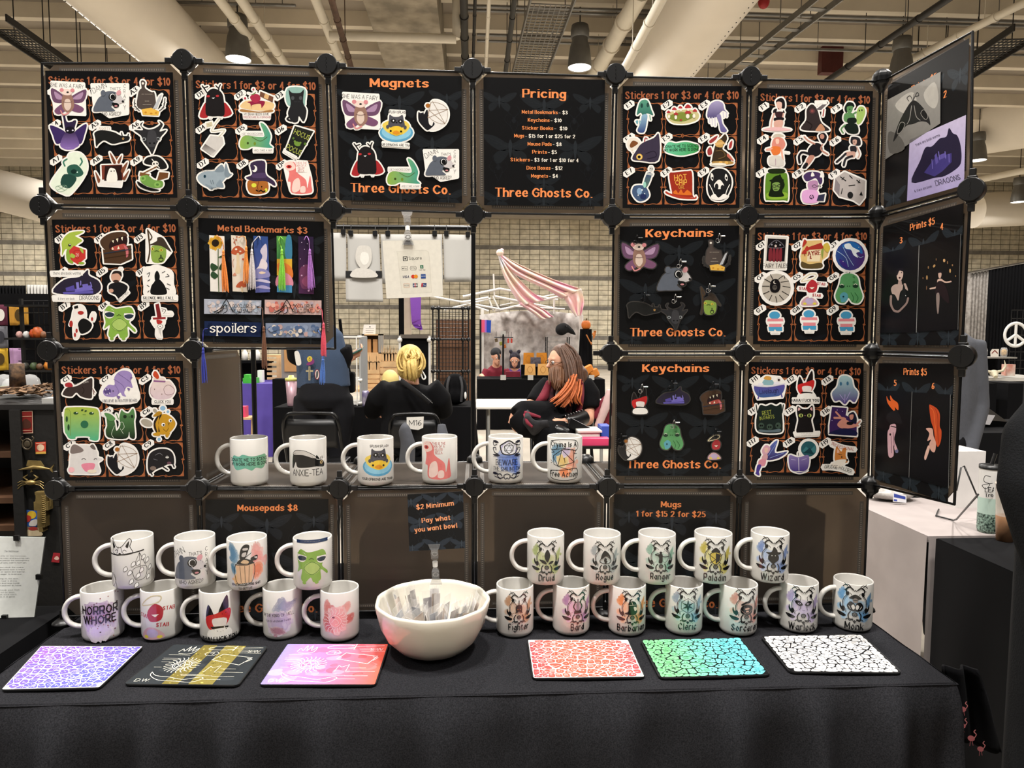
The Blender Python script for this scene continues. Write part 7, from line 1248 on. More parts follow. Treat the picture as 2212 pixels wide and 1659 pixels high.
for x_ in (a.x, b.x - .03): MB().box(x_, x_ + .03,7.6,7.9, a.z, b.z).build('side_panel', C_('grey_side', '8d8a84', .7), t)
for x_ in (.2,.56): x0 = a.x + (b.x - a.x) * x_; solo('paper_bag', MB().box(x0, x0 + .06,7.65,7.75, a.z + .015, a.z + .19), MAT['card'], 'brown paper bag, %s of the two in the small bookcase' % ('left' if x_ < .5 else 'right'), 'bag')
MB().box(a.x, b.x, 7.6,7.9, zt, a.z).build('base', M['wood'], t)
a, b = P(783,724,7.7), P(812,701,7.7); ar = Art(); ar.draw('q e8e6e0 783 724 786 701 812 701 811 724;k 888 .8 790 710 808 710;k 888 .8 790 714 808 714;k 888 .8 790 718 806 718;e 666 799 706 1.5 1.5'); solo('notice', ar.mesh(lambda x_, y_, h: P(x_, y_, 7.7 - h),1e-3), M['prm'], 'white printed notice standing on the small bookcase', 'notice')
t = thing('slat_rack', 'pale slatted wooden rack behind the brown tassel', 'rack', tuple(P(590,820,7.0))); a, b = P(577,822,7.0), P(606,772,7.0)
for k in range(5): z = a.z + (b.z - a.z) * (k + .2) / 5; MB().box(a.x, b.x - .05,7,7.02, z, z + .03).build('slat', M['wood'], t)
MB().box(b.x - .05, b.x, 7,7.04, zt, b.z).build('post', M['wood'], t); MB().box(a.x - .03, b.x, 7.02,7.3, b.z, b.z + .03).build('top_board', M['wood'], t)
for k, u in enumerate((529,546,556)): c = P(u, 778,7.0); solo('bottle', MB().lathe([(.001,0),(.035,0),(.035,.09),(.014,.12),(.014,.15),(.001,.15)], c, 14), M['white'], ['white bottle nearest the side panel', 'white bottle right of the black pole', 'white bottle left of the brown tassel'][k] + ', on a shelf behind', 'bottle')
a, b = P(520,779,6.95), P(578,779,6.95); solo('display_shelf', MB().box(a.x - .2, b.x, 6.95,7.2, a.z - .03, a.z).box(a.x - .2, b.x - .02,7.15,7.2,0, a.z - .03), MAT['bclo'], 'black shelf with white bottles behind the purple table', 'shelf')
t = thing('wall_picture', 'framed brown board with a dark wire grid, left of the standing person', 'picture', tuple(P(625,810,6.9))); a, b = P(608,808,6.9), P(648,752,6.9); MB().box(a.x, b.x, 6.9,6.93,0, b.z).build('frame', C_('grey_frame', '8a837a', .6), t); MB().box(a.x + .04, b.x, 6.885,6.9, a.z + .03, b.z).build('board', MAT['card'], t)
# black display frame, brown hardboard grid panels, purple flag, post
t = thing('draped_display', 'black draped display frame with white corner joints behind the blonde woman', 'display frame', tuple(P(895,840,6.6))); a, b = P(865,838,6.6), P(928,731,6.6)
MB().box(a.x, b.x, 6.62,6.64, a.z, b.z).build('black_panel', MAT['bclo'], t); MB().box(a.x, b.x, 6.58,6.64, b.z, b.z + .045).build('top_board', C_('grey_board', '5a524a', .7), t)
for x_ in (a.x, b.x): MB().cyl((x_, 6.58,0),(x_, 6.58, b.z + .03),.014, n=10).build('post', MAT['wt'], t); MB().ell((x_, 6.57, b.z - .02),.03,10,8).build('corner_joint', MAT['wt'], t)
t = thing('grid_panel_screen', 'brown hardboard screen behind black wire grid cubes, right of the black display frame', 'screen', tuple(P(975,830,6.0))); a, b = P(942,800,6.0), P(1018,690,6.0)
MB().box(a.x, b.x + .01,6.08,6.1,0, b.z).build('hardboard', MAT['brown'], t)
x0, x1 = P(935,700,5.95).x, P(1012,700,5.95).x; z0, z1, z2 = P(970,802,5.95).z, P(970,733,5.95).z, P(970,666,5.95).z
for z in (z0, z1, z2): MB().cyl((x0,5.95, z),(x1,5.95, z),.012, n=8).build('cross_bar', MAT['wire'], t)
for x_ in (x0, x0 + .06, x1 - .06, x1): MB().cyl((x_, 5.95,0),(x_, 5.95, z2),.008, n=8).build('upright', MAT['wire'], t)
mb = MB()
for k in range(12): x_ = x0 + (x1 - x0) * k / 11; mb.cyl((x_, 5.96, z0 - .2),(x_, 5.96, z2),.003, n=4)
for k in range(22): z = z0 - .2 + (z2 - z0 + .2) * k / 21; mb.cyl((x0,5.963, z),(x1,5.963, z),.003, n=4)
mb.build('wire_grid', MAT['wire'], t)
for z in (z0, z1, z2):
 for x_ in (x0, x0 + .06, x1 - .06, x1): MB().ell((x_, 5.94, z),.024,10,8).build('connector', M['black'], t)
t = thing('banner', 'purple feather banner on a pale post behind the payment sign', 'banner', tuple(P(900,720,8.5))); a = P(880,640,8.6); MB().box(a.x - .05, a.x + .05,8.6,8.68,0, P(880,560,8.6).z).build('post', C_('pale_post', 'b8ab98', .7), t); MB().box(P(864,640,8.7).x - .02, P(876,640,8.7).x, 8.7,8.75,0, a.z + .6).build('dark_post', MAT['bclo'], t)
ar = Art(); ar.draw('p 8a5ab8>7a4aa8 887 600 908 598 909 690 912 712 893 704 888 680;p d8c8e8 902 660 906 650 906 680 902 690;k d8c8e8 1 894 697 906 703'); ar.mesh(lambda x_, y_, h: P(x_, y_, 8.5 + .03 * math.sin(x_ * .6) - h),2e-3).build('flag', M['prc'], t, [('SOLIDIFY', dict(thickness=.004))])
# ---- white folding table and far black table
def P_box(u0, v0, u1, v1, y): a, b = P(u0, v1, y), P(u1, v0, y); return a.x, b.x, a.z, b.z
x0, x1, _, z = P_box(1028,876,1330,874,4.95); t = thing('folding_table', 'white plastic folding table behind the bearded man', 'table', ((x0 + x1) / 2,5.2,0)); MB().box(x0, x1,4.95,5.65, z - .035, z).build('tabletop', M['white'], t, [BEV(.012)])
for x_ in (x0 + .12, x1 - .12): MB().tube([(x_, 5.0,0),(x_, 5.05, z - .035)], .016,8).build('leg', C_('grey_leg', '8a8a86', .5), t); MB().tube([(x_, 5.6,0),(x_, 5.55, z - .035)], .016,8).build('leg', C_('grey_leg', '8a8a86', .5), t)
xa, xb = P(1030,820,8.6).x, P(1306,820,8.6).x; zf = P(1100,819,8.6).z; draped(xa, xb, 8.6,9.3, zf, MAT['bclo'], 'far black stretch-cloth table in front of the silvery backdrop', wav=.012)
# small stands on the far table
def flat(name, u0, v0, u1, v1, y, m, lab, cat, d=.02, grp=None): x_0, x_1, z_0, z_1 = P_box(u0, v0, u1, v1, y); return solo(name, MB().box(x_0, x_1, y, y + d, z_0, z_1), m, lab, cat, grp)
solo('display_riser', MB().box(P(1127,800,8.75).x, P(1188,800,8.75).x, 8.72,8.95, zf, zf + .05).box(P(1127,800,8.75).x, P(1188,800,8.75).x, 8.86,8.95, zf, P(1150,788,8.86).z), MAT['bclo'], 'black stepped riser under the orange plaques', 'riser')
for u, v0, v1, yy, m, lab in ((1142,762,790,8.87, 'orange', 'dark orange plaque at the upper left of the riser'),(1170,762,790,8.87, 'orange', 'dark orange plaque at the upper right of the riser'),(1145,786,811,8.74, None, 'pale wooden plaque at the lower left of the riser'),(1173,786,811,8.74, None, 'pale wooden plaque at the lower right of the riser')):
 ar = Art(); c = 'c9822e' if m else 'dba866'; ar.poly([(u - 11, v0),(u + 11, v0),(u + 12, v1),(u - 12, v1)], c); ar.draw(f'o a8743a .8 {u-6} {(v0+v1)/2} {u} {v0+5} {u+6} {(v0+v1)/2} {u} {v1-5}')
 mb = ar.mesh(lambda x_, y_, h: P(x_, y_, yy - h),2e-3); x_0, x_1, z_0, z_1 = P_box(u - 11, v0, u + 11, v1, yy + .002); mb.box(x_0, x_1, yy + .002, yy + .015, z_0, z_1); mb.c[-6:] = [lin(c)] * 6; solo('wooden_plaque', mb, M['prm'], lab, 'plaque', 'engraved plaques on the far table')
flat('picture', 1146,772,1168,792,8.8, C_('grey_picture', '5a5660', .6, scale=25, col2='33303a'), 'small dark framed picture between the orange plaques', 'picture')
for u, lab in ((1087, 'white price card below the two people'),(1146, 'white price card below the wooden plaques'),(1278, 'white price card right of the bearded man')): flat('price_card', u - 6,810, u + 6,821,8.58, M['paper'], lab, 'card', .004)
for i, (u, v) in enumerate(((1262,805),(1272,798),(1284,806))): c = P(u, v, 8.75); solo('hexagon_box', MB().obox(c, Vector((.06,0,.03)), Vector((0,.03,0)), Vector((-.03,0,.06))), MAT['orange'], ['orange box leaning left', 'orange box standing behind', 'orange box leaning right'][i] + ', on the far table beside the bearded man', 'box', None, [BEV(.02,1)])
# ---- canopy, silvery backdrop, fabrics
yc = 10.2; t = thing('canopy_frame', 'white folding canopy frame over the far stall', 'canopy', (P(1150,700, yc).x, yc, 0))
for i, (q, r) in enumerate(((((1000,641),(1080,624)),.03),(((1080,624),(1180,644)),.03),(((1180,644),(1205,648)),.025),(((1000,653),(1055,643)),.03),(((1055,643),(1066,672)),.02),(((1066,640),(1205,668)),.03),(((1064,640),(1078,668)),.02),(((1070,672),(1210,640)),.03),(((1080,660),(1255,624)),.015),(((930,640),(1080,668)),.025),(((960,670),(1060,645)),.025),(((1010,657),(1055,672)),.025),(((1110,662),(1220,668)),.02),(((1197,648),(1197,678)),.025))):
 a, b = P(*q[0], yc + .1 * (i % 3)), P(*q[1], yc + .1 * (i % 3)); MB().cyl(a, b, r * .72, n=8).build('truss_bar', MAT['wt'], t)
for u, v in ((1042,668),(1255,630)): q = P(u, v, yc); MB().box(q.x - .025, q.x + .025, yc - .025, yc + .025,0, q.z).build('leg', MAT['wt'], t)
q = P(1068,640, yc); MB().cyl(q, P(1066,592, yc),.014, n=6).build('flag_rod', MAT['wt'], t)
mb = MB(); mb.grid(lambda a_, b_: (lambda p: (p.x, p.y + .04 * math.sin(a_ * 26), p.z))(P(1036 + 224 * a_, 680 + 214 * b_ - 9 * math.sin(a_ * 3.14), yc + .3)),60,8)
bm = C_('silver_lace_backdrop', 'c8c2bd', .6, scale=7, col2='8a837e'); solo('backdrop', mb, bm, 'silvery lace backdrop hanging from the canopy frame', 'backdrop', None, [('SOLIDIFY', dict(thickness=.01))])
def irid():
 m = bpy.data.materials.new('iridescent_fabric'); m.use_nodes = True; nt = m.node_tree; p = nt.nodes['Principled BSDF']; N = nt.nodes.new; L = nt.links.new
 tc = N('ShaderNodeTexCoord'); wv = N('ShaderNodeTexNoise'); wv.inputs['Scale'].default_value = 1.1; rp = N('ShaderNodeValToRGB'); cr = rp.color_ramp; cr.elements[0].position = .3; cr.elements[0].color = lin('e88ab0'); cr.elements[1].position = .7; cr.elements[1].color = lin('f0a0b0')
 for ps, c in ((.42, 'f4b8c8'),(.5, 'ecd0b8'),(.56, 'd4d4dc'),(.62, 'd8a8e0')): e = cr.elements.new(ps); e.color = lin(c)
 L(tc.outputs['Object'], wv.inputs['Vector']); L(wv.outputs['Fac'], rp.inputs['Fac']); L(rp.outputs['Color'], p.inputs['Base Color']); p.inputs['Roughness'].default_value = .3; p.inputs['Sheen Weight'].default_value = .5
 return m
IR = irid()
def swag(pts0, pts1, lab):
 A, B = crom(pts0, False, 6), crom(pts1, False, 6); n = len(A) - 1; mb = MB()
 mb.grid(lambda a_, b_: (lambda i: P(A[i][0] + (B[i][0] - A[i][0]) * b_, A[i][1] + (B[i][1] - A[i][1]) * b_, yc - .35 + .06 * math.sin(b_ * 14) * min(1, i / 6)))(round(a_ * n)), n, 16); solo('iridescent_drape', mb, IR, lab, 'fabric', None, [('SOLIDIFY', dict(thickness=.006))])
swag([(1080,548),(1130,575),(1200,605),(1256,624)], [(1078,551),(1110,590),(1180,625),(1215,645)], 'upper pink iridescent drape running from the knot to the canopy corner')
swag([(1080,550),(1110,590),(1150,630),(1178,648)], [(1076,552),(1090,600),(1112,640),(1128,660)], 'lower pink iridescent drape falling to the backdrop')
swag([(1256,624),(1262,650),(1258,672),(1254,682)], [(1212,633),(1225,655),(1235,672),(1244,684)], 'pink iridescent drape hanging down the canopy corner')
swag([(1140,650),(1175,668),(1190,680),(1196,684)], [(1120,655),(1150,676),(1165,688),(1172,690)], 'pink iridescent fabric lying over the top of the backdrop')
q = P(1080,546, yc - .35); solo('fabric_knot', MB().ell(q, (.06,.05,.06)).ell(q + Vector((.03,0,.04)),(.035,.03,.03)), IR, 'pink knot tying the drapes to the wall rail', 'fabric')
ar = Art(); ar.draw('q d85a78 1039 691 1047 691 1047 718 1039 718;q 9a6ac0 1047 691 1051 691 1051 718 1047 718;q 2a4aa8 1051 691 1061 692 1060 719 1051 718'); t = thing('pride_flag', 'small pink, purple and blue flag left of the silvery backdrop', 'flag', tuple(P(1040,760,10.1))); ar.mesh(lambda x_, y_, h: P(x_, y_, 10.1 - h),2e-3).build('flag', M['prc'], t, [('SOLIDIFY', dict(thickness=.004))]); q = P(1038,690,10.1); MB().cyl((q.x, 10.1,0), q, .016, n=8).build('pole', MAT['wire'], t)
t = thing('crow_plush', 'big black crow plush on the wire rack in front of the backdrop', 'plush toy', tuple(P(1215,728,9.6))); mb = MB(); c = P(1213,712,9.6); s = 9.6 / 1500 * 1.16
soft(mb.ell(c, (14 * s, .1,13 * s)).ell(c + Vector((4 * s, 0,6 * s)),(11 * s, .09,9 * s)).tube([c + Vector((10 * s, 0,5 * s)), c + Vector((22 * s, 0,-4 * s)), c + Vector((33 * s, 0,-13 * s))], [.06,.045,.006], 10), 'body', C_('black_plush', '0c0c0e', .95), t, .018)
MB().ell(c + Vector((8 * s, -.085,7 * s)),.012,8,6).build('eye', M['steel'], t)
t = thing('wire_rack', 'wire rack under the crow plush', 'rack', tuple(P(1205,818,9.65))); x0, x1, z0, z1 = P_box(1180,728,1228,815,9.65)
for x_ in (x0, x1):
 for yy in (9.55,9.8): MB().cyl((x_, yy, .0),(x_, yy, z1),.009, n=6).build('post', MAT['wire'], t)
for k in range(9): z = z0 + (z1 - z0) * k / 8; MB().box(x0, x1,9.55,9.8, z - .004, z + .004).build('shelf', C_('wire_shelf', '8a8884', .5), t)
for i, (u, v, c, w) in enumerate(((1072,735, '5a4a30', 6),(1082,742, '8a8a3a', 6),(1090,748, 'b8682a', 6),(1098,736, 'c03a2a', 4),(1105,736, 'c03a2a', 4))):
 q = P(u, v, 9.5); t = thing('hanging_ornament', ['brown hanging ornament', 'olive hanging ornament', 'orange diamond hanging ornament', 'left red hanging tag', 'right red hanging tag'][i] + ' on the stand before the backdrop', 'ornament', tuple(q)); s = .0075 * w / 2; MB().obox(q, (s, 0, s * .3 if i < 3 else 0),(0,.012,0),(-s * .3 if i < 3 else 0,0, s * (1.3 if i < 3 else 2.4))).build('charm', C_('ornament', c, .6), t, [BEV(.008)]); MB().cyl(q, q + Vector((0,0,.14)),.003, n=5).build('string', MAT['wire'], t)
t = thing('counter_stand', 'thin black stand with a white card in front of the two people', 'stand', tuple(P(1086,818,8.9))); q = P(1087,722,9.45); MB().cyl((q.x, 9.45, zf), q, .016, n=8).build('pole', MAT['wire'], t); MB().box(q.x - .04, q.x + .04,9.44,9.45, q.z - .02, q.z + .05).build('card', M['paper'], t); MB().cyl((q.x - .14,9.46, q.z - .05),(q.x + .16,9.46, q.z - .05),.008, n=6).build('arm', MAT['wire'], t)
t = thing('halloween_figure', 'pumpkin-headed black-robed figure standing right of the backdrop', 'figure', tuple(P(1268,815,10.0))); q = P(1266,702,10); mb = MB()
for k in range(8): a_ = k * math.pi / 4; mb.ell(q + Vector((.03 * math.cos(a_),.03 * math.sin(a_),0)),(.05,.05,.075),10,8)
mb.build('pumpkin_head', C_('pumpkin_orange', 'd8752a', .5), t); MB().cyl(q + Vector((0,0,.07)), q + Vector((.01,0,.11)),.012, n=6).build('stem', C_('stem', '5a4a2a', .8), t)
mb = MB(); mb.grid(lambda a_, b_: (q.x + (.09 + .06 * b_ + .012 * math.sin(a_ * 44)) * math.cos(a_ * 6.283),10 + (.08 + .04 * b_ + .01 * math.sin(a_ * 44)) * math.sin(a_ * 6.283), q.z - .07 - b_ * (q.z - .07 - .02)),40,8); mb.build('robe', MAT['bclo'], t)
mb = MB().tube([P(1266,722,9.9), P(1278,745,9.9), P(1283,728,9.9)], .016,8); hand(mb, P(1283,728,9.9),(.15,0,1),.8); soft(mb, 'arm', C_('orange_arm', 'c87a3a', .6), t, .012)
# ---- people
BODY = M['skin']
def man():
 y = 3.55; k = (y - CAM.y) / F
 Q = lambda u, v, dy=0: P(1020 + u / 6.38,720 + v / 6.38, y + dy)
 t = thing('person', 'person with long brown and orange hair, beard and red vest, seated with crossed legs', 'person', tuple(Q(1150,1500)))
 hc = Q(1225,400); fw = Vector((-.93,-.36,-.04)); b = MB(); face_head(b, hc, fw, 1.02)
 b.tube([hc - Vector((-.02,-.01,.06)), Q(1280,660,.02)], [.055,.065], 14)
 # arms: viewer's left rests on the knee, viewer's right lies across the lap
 b.tube([Q(1590,1000,-.02), Q(1580,1180,-.1), Q(1450,1215,-.28), Q(1270,1225,-.36)], [.058,.055,.045,.032], 12); hand(b, Q(1275,1225,-.36),(-1,-.15,-.05),1.0,.5,(0,.5,-1))
 b.tube([Q(880,900,-.02), Q(760,1060,-.2), Q(640,1150,-.25), Q(585,1120,-.27)], [.05,.045,.036,.03], 12); hand(b, Q(585,1090,-.27),(-.2,-.1,-1),1.0,.55,(1,0,0))
 b.tube([Q(1280,620), Q(1280,760)], [.07,.12], 14); soft(b, 'body', BODY, t, .009,4)
 eyes(hc, fw, t, 1.02)
 s = MB(); s.tube([Q(1290,690,.02), Q(1290,800,.02), Q(1280,1000,.02), Q(1260,1280,.02)], [.1,.21,.225,.22], 20, sy=.62); s.tube([Q(1480,700), Q(1590,860,-.01), Q(1610,1050,-.05)], [.1,.1,.085], 14); s.tube([Q(1090,720,-.02), Q(960,840,-.05), Q(850,980,-.12)], [.09,.085,.07], 14); soft(s, 'tshirt', MAT['black'], t, .014)
 for side in (0,1):
  v = MB(); pth = [(1090,670),(1010,830),(930,960),(860,1070)] if side == 0 else [(1500,660),(1510,800),(1490,980),(1450,1120)]
  pth = crom(pth, False, 5); wd = .085 if side == 0 else .05
  v.grid(lambda a_, b_: Q(pth[round(a_ * (len(pth) - 1))][0] + (b_ - .5) * wd / k * 6.38 * .9, pth[round(a_ * (len(pth) - 1))][1] + (b_ - .5) * 50,-.15 - .045 * math.sin(b_ * 3.14) + .02 * math.sin(a_ * 9)), len(pth) - 1,8); v.build('vest_panel', MAT['maroon'], t, [('SOLIDIFY', dict(thickness=.02)),('SUBSURF', dict(levels=1, render_levels=1))])
 for side, pp in ((0, [(1120,720),(1090,900),(1060,1000)]),(1, [(1350,850),(1330,1000),(1310,1130)])):
  v = MB(); pth = crom(pp, False, 5); v.grid(lambda a_, b_: Q(pth[round(a_ * (len(pth) - 1))][0] + (b_ - .5) * 110, pth[round(a_ * (len(pth) - 1))][1], -.148 - .03 * math.sin(b_ * 3.14)), len(pth) - 1,6); v.build('vest_front', C_('dark_red_brocade', '4a1a24', .8, scale=60, col2='1a1012'), t, [('SOLIDIFY', dict(thickness=.012))])
 a_ = Art(); a_.draw('p d8d4cc 1140 890 1160 780 1200 735 1215 760 1180 830 1150 900;p cfcbc2 1010 1090 1060 1060 1100 1070 1180 1070 1250 1100 1260 1140 1180 1125 1100 1110 1030 1110;l d8c890 9 1040 1060 1050 1020 1090 990;l d8c890 7 1180 1000 1200 1050 1240 1060'); a_.mesh(lambda x_, y_, h: Q(x_, y_, -.172 - h),8e-4).build('shirt_print', M['prc'], t)
 g = MB(); g.tube([Q(1250,1290,-.02), Q(1000,1150,-.2), Q(680,1120,-.3), Q(620,1160,-.32)], [.13,.12,.1,.08], 16); g.tube([Q(640,1150,-.32), Q(760,1290,-.38), Q(1000,1330,-.4), Q(1180,1330,-.4)], [.09,.085,.065,.05], 14); g.tube([Q(1350,1280,0), Q(1250,1360,-.3), Q(1010,1420,-.42), Q(960,1700,-.4), Q(960,2200,-.36)], [.13,.12,.1,.07,.055], 14); soft(g, 'trousers', MAT['bclo'], t, .014)
 kl = MB(); kl.tube([Q(760,1120,-.36), Q(760,1230,-.44), Q(850,1310,-.47), Q(1060,1250,-.46)], [.05,.07,.07,.04], 12, sy=.5); soft(kl, 'coat_tail', C_('grey_lined_coat', '2c2b2e', .9, scale=18, col2='17171a'), t, .012)
 kr = MB(); kr.tube([Q(720,1090,-.41), Q(830,1130,-.43), Q(940,1160,-.43)], [.012,.016,.01], 8); kr.tube([Q(720,1120,-.42), Q(760,1230,-.5), Q(830,1290,-.53)], [.01,.013,.008], 8); kr.build('coat_lining', MAT['maroon'], t)
 bt = MB(); bt.tube([Q(1130,1330,-.42), Q(1230,1370,-.44), Q(1320,1400,-.44)], [.05,.05,.045], 12, sy=.8); soft(bt, 'boot', MAT['leather'], t, .011)
 w = MB(); w.tube([Q(1270,1222,-.36), Q(1400,1205,-.31), Q(1530,1160,-.22)], [.042,.05,.056], 16, caps=False)
 w.build('leather_cuff', MAT['leather'], t); w = MB()
 for i in range(7):
  for j in range(10):
   p = Q(1285 + 38 * i, 1222 - 9 * i, -.355 + .021 * i); aa = j * .63; w.ell(p + Vector((0,(.046 + .0022 * i) * math.cos(aa),(.046 + .0022 * i) * math.sin(aa))),.0055,6,5)
 w.build('cuff_studs', M['chrome'], t)
 up = Vector((0,0,1)); h = MB(); h.ell(hc + Vector((.012,.014,.05)),(.096,.098,.09),18,12); h.tube([hc + Vector((.04,.03,.06)), hc + Vector((.075,.03,-.06)), Q(1430,600,.0), Q(1450,760,-.06)], [.09,.1,.1,.06], 14); soft(h, 'hair', MAT['hairr'], t, .012)
 strands('hair_lock', MAT['hairr'], t, [[Q(1250,210,-.04), Q(1330,330,-.1), Q(1380,520,-.14), Q(1400,720,-.17)], [Q(1280,200,.0), Q(1420,330,-.08), Q(1450,560,-.1), Q(1460,700,-.12)], [Q(1230,215,-.04), Q(1300,400,-.12), Q(1330,560,-.15), Q(1340,700,-.18)]], .009,4,44,.016)
 strands('orange_lock', MAT['hairo'], t, [[Q(1400,600,-.17), Q(1350,740,-.24), Q(1240,880,-.29), Q(1140,960,-.3)], [Q(1440,620,-.15), Q(1400,780,-.24), Q(1320,900,-.27), Q(1240,980,-.28)], [Q(1450,650,-.14), Q(1430,800,-.22), Q(1400,900,-.25), Q(1430,980,-.24)]], .007,6,46,.016)
 bd = MB(); bd.ell(Q(1175,505,-.09),(.05,.045,.04)); bd.tube([Q(1180,520,-.09), Q(1180,600,-.13), Q(1170,700,-.18), Q(1160,790,-.2)], [.055,.062,.05,.015], 12); soft(bd, 'beard', C_('brown_beard', '6a4226', .6, scale=50, var=.4), t, .01)
 strands('beard_strand', C_('brown_beard_strand', '6e4a30', .6, scale=60, var=.4), t, [[Q(1130,490,-.13), Q(1120,560,-.16), Q(1130,680,-.2)], [Q(1230,520,-.13), Q(1220,640,-.18), Q(1190,760,-.21)], [Q(1180,500,-.16), Q(1170,620,-.2), Q(1150,740,-.22)]], .006,9,30,.012)
 gl = MB()
 x = fw.normalized().cross(up)
 for g2 in (-1,1):
  c = hc + x * .034 * g2 + fw.normalized() * .1 + up * .004; gl.tube([c + x * .022 * math.cos(q) + up * .017 * math.sin(q) for q in (i * math.pi / 8 for i in range(16))], .0018,6, closed=True); gl.tube([c + x * .022 * g2, hc + x * .082 * g2 + up * .008], .0016,6)
 gl.build('glasses', M['steel'], t)
 return t
man()
folding_chair(1145,1275,880,3.85, 'black metal folding chair under the bearded man', face=-1)
def blonde():
 y = 3.75; Q = lambda u, v, dy=0: P(740 + u / 6.144,730 + v / 6.144, y + dy)
 t = thing('person', 'person with a blonde ponytail and black top, seated with back to us', 'person', tuple(Q(900,1700))); hc = Q(900,330,.04); b = MB(); face_head(b, hc, (-.1,1,-.12),1.08); b.tube([hc - Vector((0,0,.07)), Q(890,640)], [.06,.075], 14)
 b.tube([Q(400,900,.1), Q(360,1010,.28), Q(430,1020,.5)], [.045,.04,.03], 10); b.tube([Q(1330,900,.1), Q(1350,1000,.25), Q(1300,1010,.5)], [.045,.04,.03], 10)
 hand(b, Q(430,1020,.5),(.3,1,0),1,.5,(0,0,-1)); hand(b, Q(1300,1010,.5),(-.3,1,0),1,.5,(0,0,-1)); b.tube([Q(890,600,.02), Q(890,760,.04)], [.07,.12], 14); soft(b, 'body', BODY, t, .01,4)
 s = MB(); s.tube([Q(900,585,.02), Q(890,640,.02), Q(880,780,.03), Q(870,1000,.05), Q(870,1300,.05)], [.08,.19,.21,.2,.22], 22, sy=.7); s.tube([Q(640,680,.02), Q(470,820,.04), Q(400,960,.12), Q(400,1010,.3)], [.1,.092,.075,.055], 14); s.tube([Q(1140,660,.02), Q(1300,820,.04), Q(1340,960,.12), Q(1310,1010,.3)], [.1,.09,.075,.055], 14); soft(s, 'black_top', MAT['black'], t, .014)
 tr = MB(); tr.tube([Q(880,1330,.05), Q(700,1380,.45), Q(690,1900,.5)], [.17,.12,.07], 14); tr.tube([Q(880,1330,.05), Q(1080,1380,.45), Q(1090,1900,.5)], [.17,.12,.07], 14); soft(tr, 'trousers', MAT['bclo'], t, .016)
 h = MB(); h.ell(hc + Vector((0,-.025,.03)),(.104,.105,.115),20,14); h.ell(hc + Vector((0,-.03,-.05)),(.1,.085,.09),18,12); soft(h, 'hair', MAT['hairb'], t, .01)
 strands('ponytail', MAT['hairb'], t, [[Q(900,250,-.08), Q(890,330,-.17), Q(910,450,-.18), Q(930,555,-.15)], [Q(930,250,-.08), Q(950,330,-.16), Q(960,450,-.17), Q(960,540,-.14)], [Q(870,260,-.08), Q(880,340,-.16), Q(890,450,-.17), Q(905,550,-.15)]], .011,2,40,.01)
 strands('hair_strand', MAT['hairb'], t, [[Q(790,200,-.06), Q(760,300,-.08), Q(790,420,-.1), Q(870,440,-.12)], [Q(1010,200,-.06), Q(1040,300,-.08), Q(1020,400,-.1), Q(940,430,-.12)], [Q(880,180,-.06), Q(850,240,-.12), Q(880,280,-.13)], [Q(930,180,-.06), Q(960,240,-.12), Q(920,280,-.13)]], .008,5,60,.012)
 st = MB(); pth = [Vector(v) for v in crom([Q(780,570,-.1), Q(880,640,-.19), Q(1010,740,-.21), Q(1160,860,-.2)], False, 5)]; st.tube(pth, .022,8, sy=.35); st.build('bag_strap', C_('black_webbing', '17171a', .8), t)
 a_ = Art(); a_.text('-------', 0,0,.018, 'c8c8c4', 'n', width=.1, rot=42, edge=False); c = Q(1118,812,-.232); a_.mesh(lambda x_, y_, h: (c.x + x_, c.y - h, c.z - y_),3e-4).build('strap_logo', M['prc'], t)
 MB().tube([Vector(v) for v in crom([Q(1050,430,-.02), Q(1100,520,-.05), Q(1070,550,-.06), Q(1040,480,-.04)], False, 4)], .006,6).build('headset_cable', M['white'], t)
blonde()
q = P(873,922,3.3); t = thing('grey_jacket', 'grey jacket draped over the M16 chair and hanging down', 'jacket', (q.x, q.y, q.z)); mb = MB(); Q = lambda u, v, dy: P(740 + u / 6.144,730 + v / 6.144,3.25 + dy)
mb.tube([Q(820,1170,0), Q(820,1220,-.03), Q(870,1400,-.05), Q(850,1700,-.04), Q(860,2100,0)], [.045,.085,.1,.11,.1], 14, sy=.5); mb.tube([Q(1310,1140,-.02), Q(1330,1300,-.05), Q(1330,1600,-.04)], [.03,.045,.04], 10); soft(mb, 'cloth', MAT['grey'], t, .014)
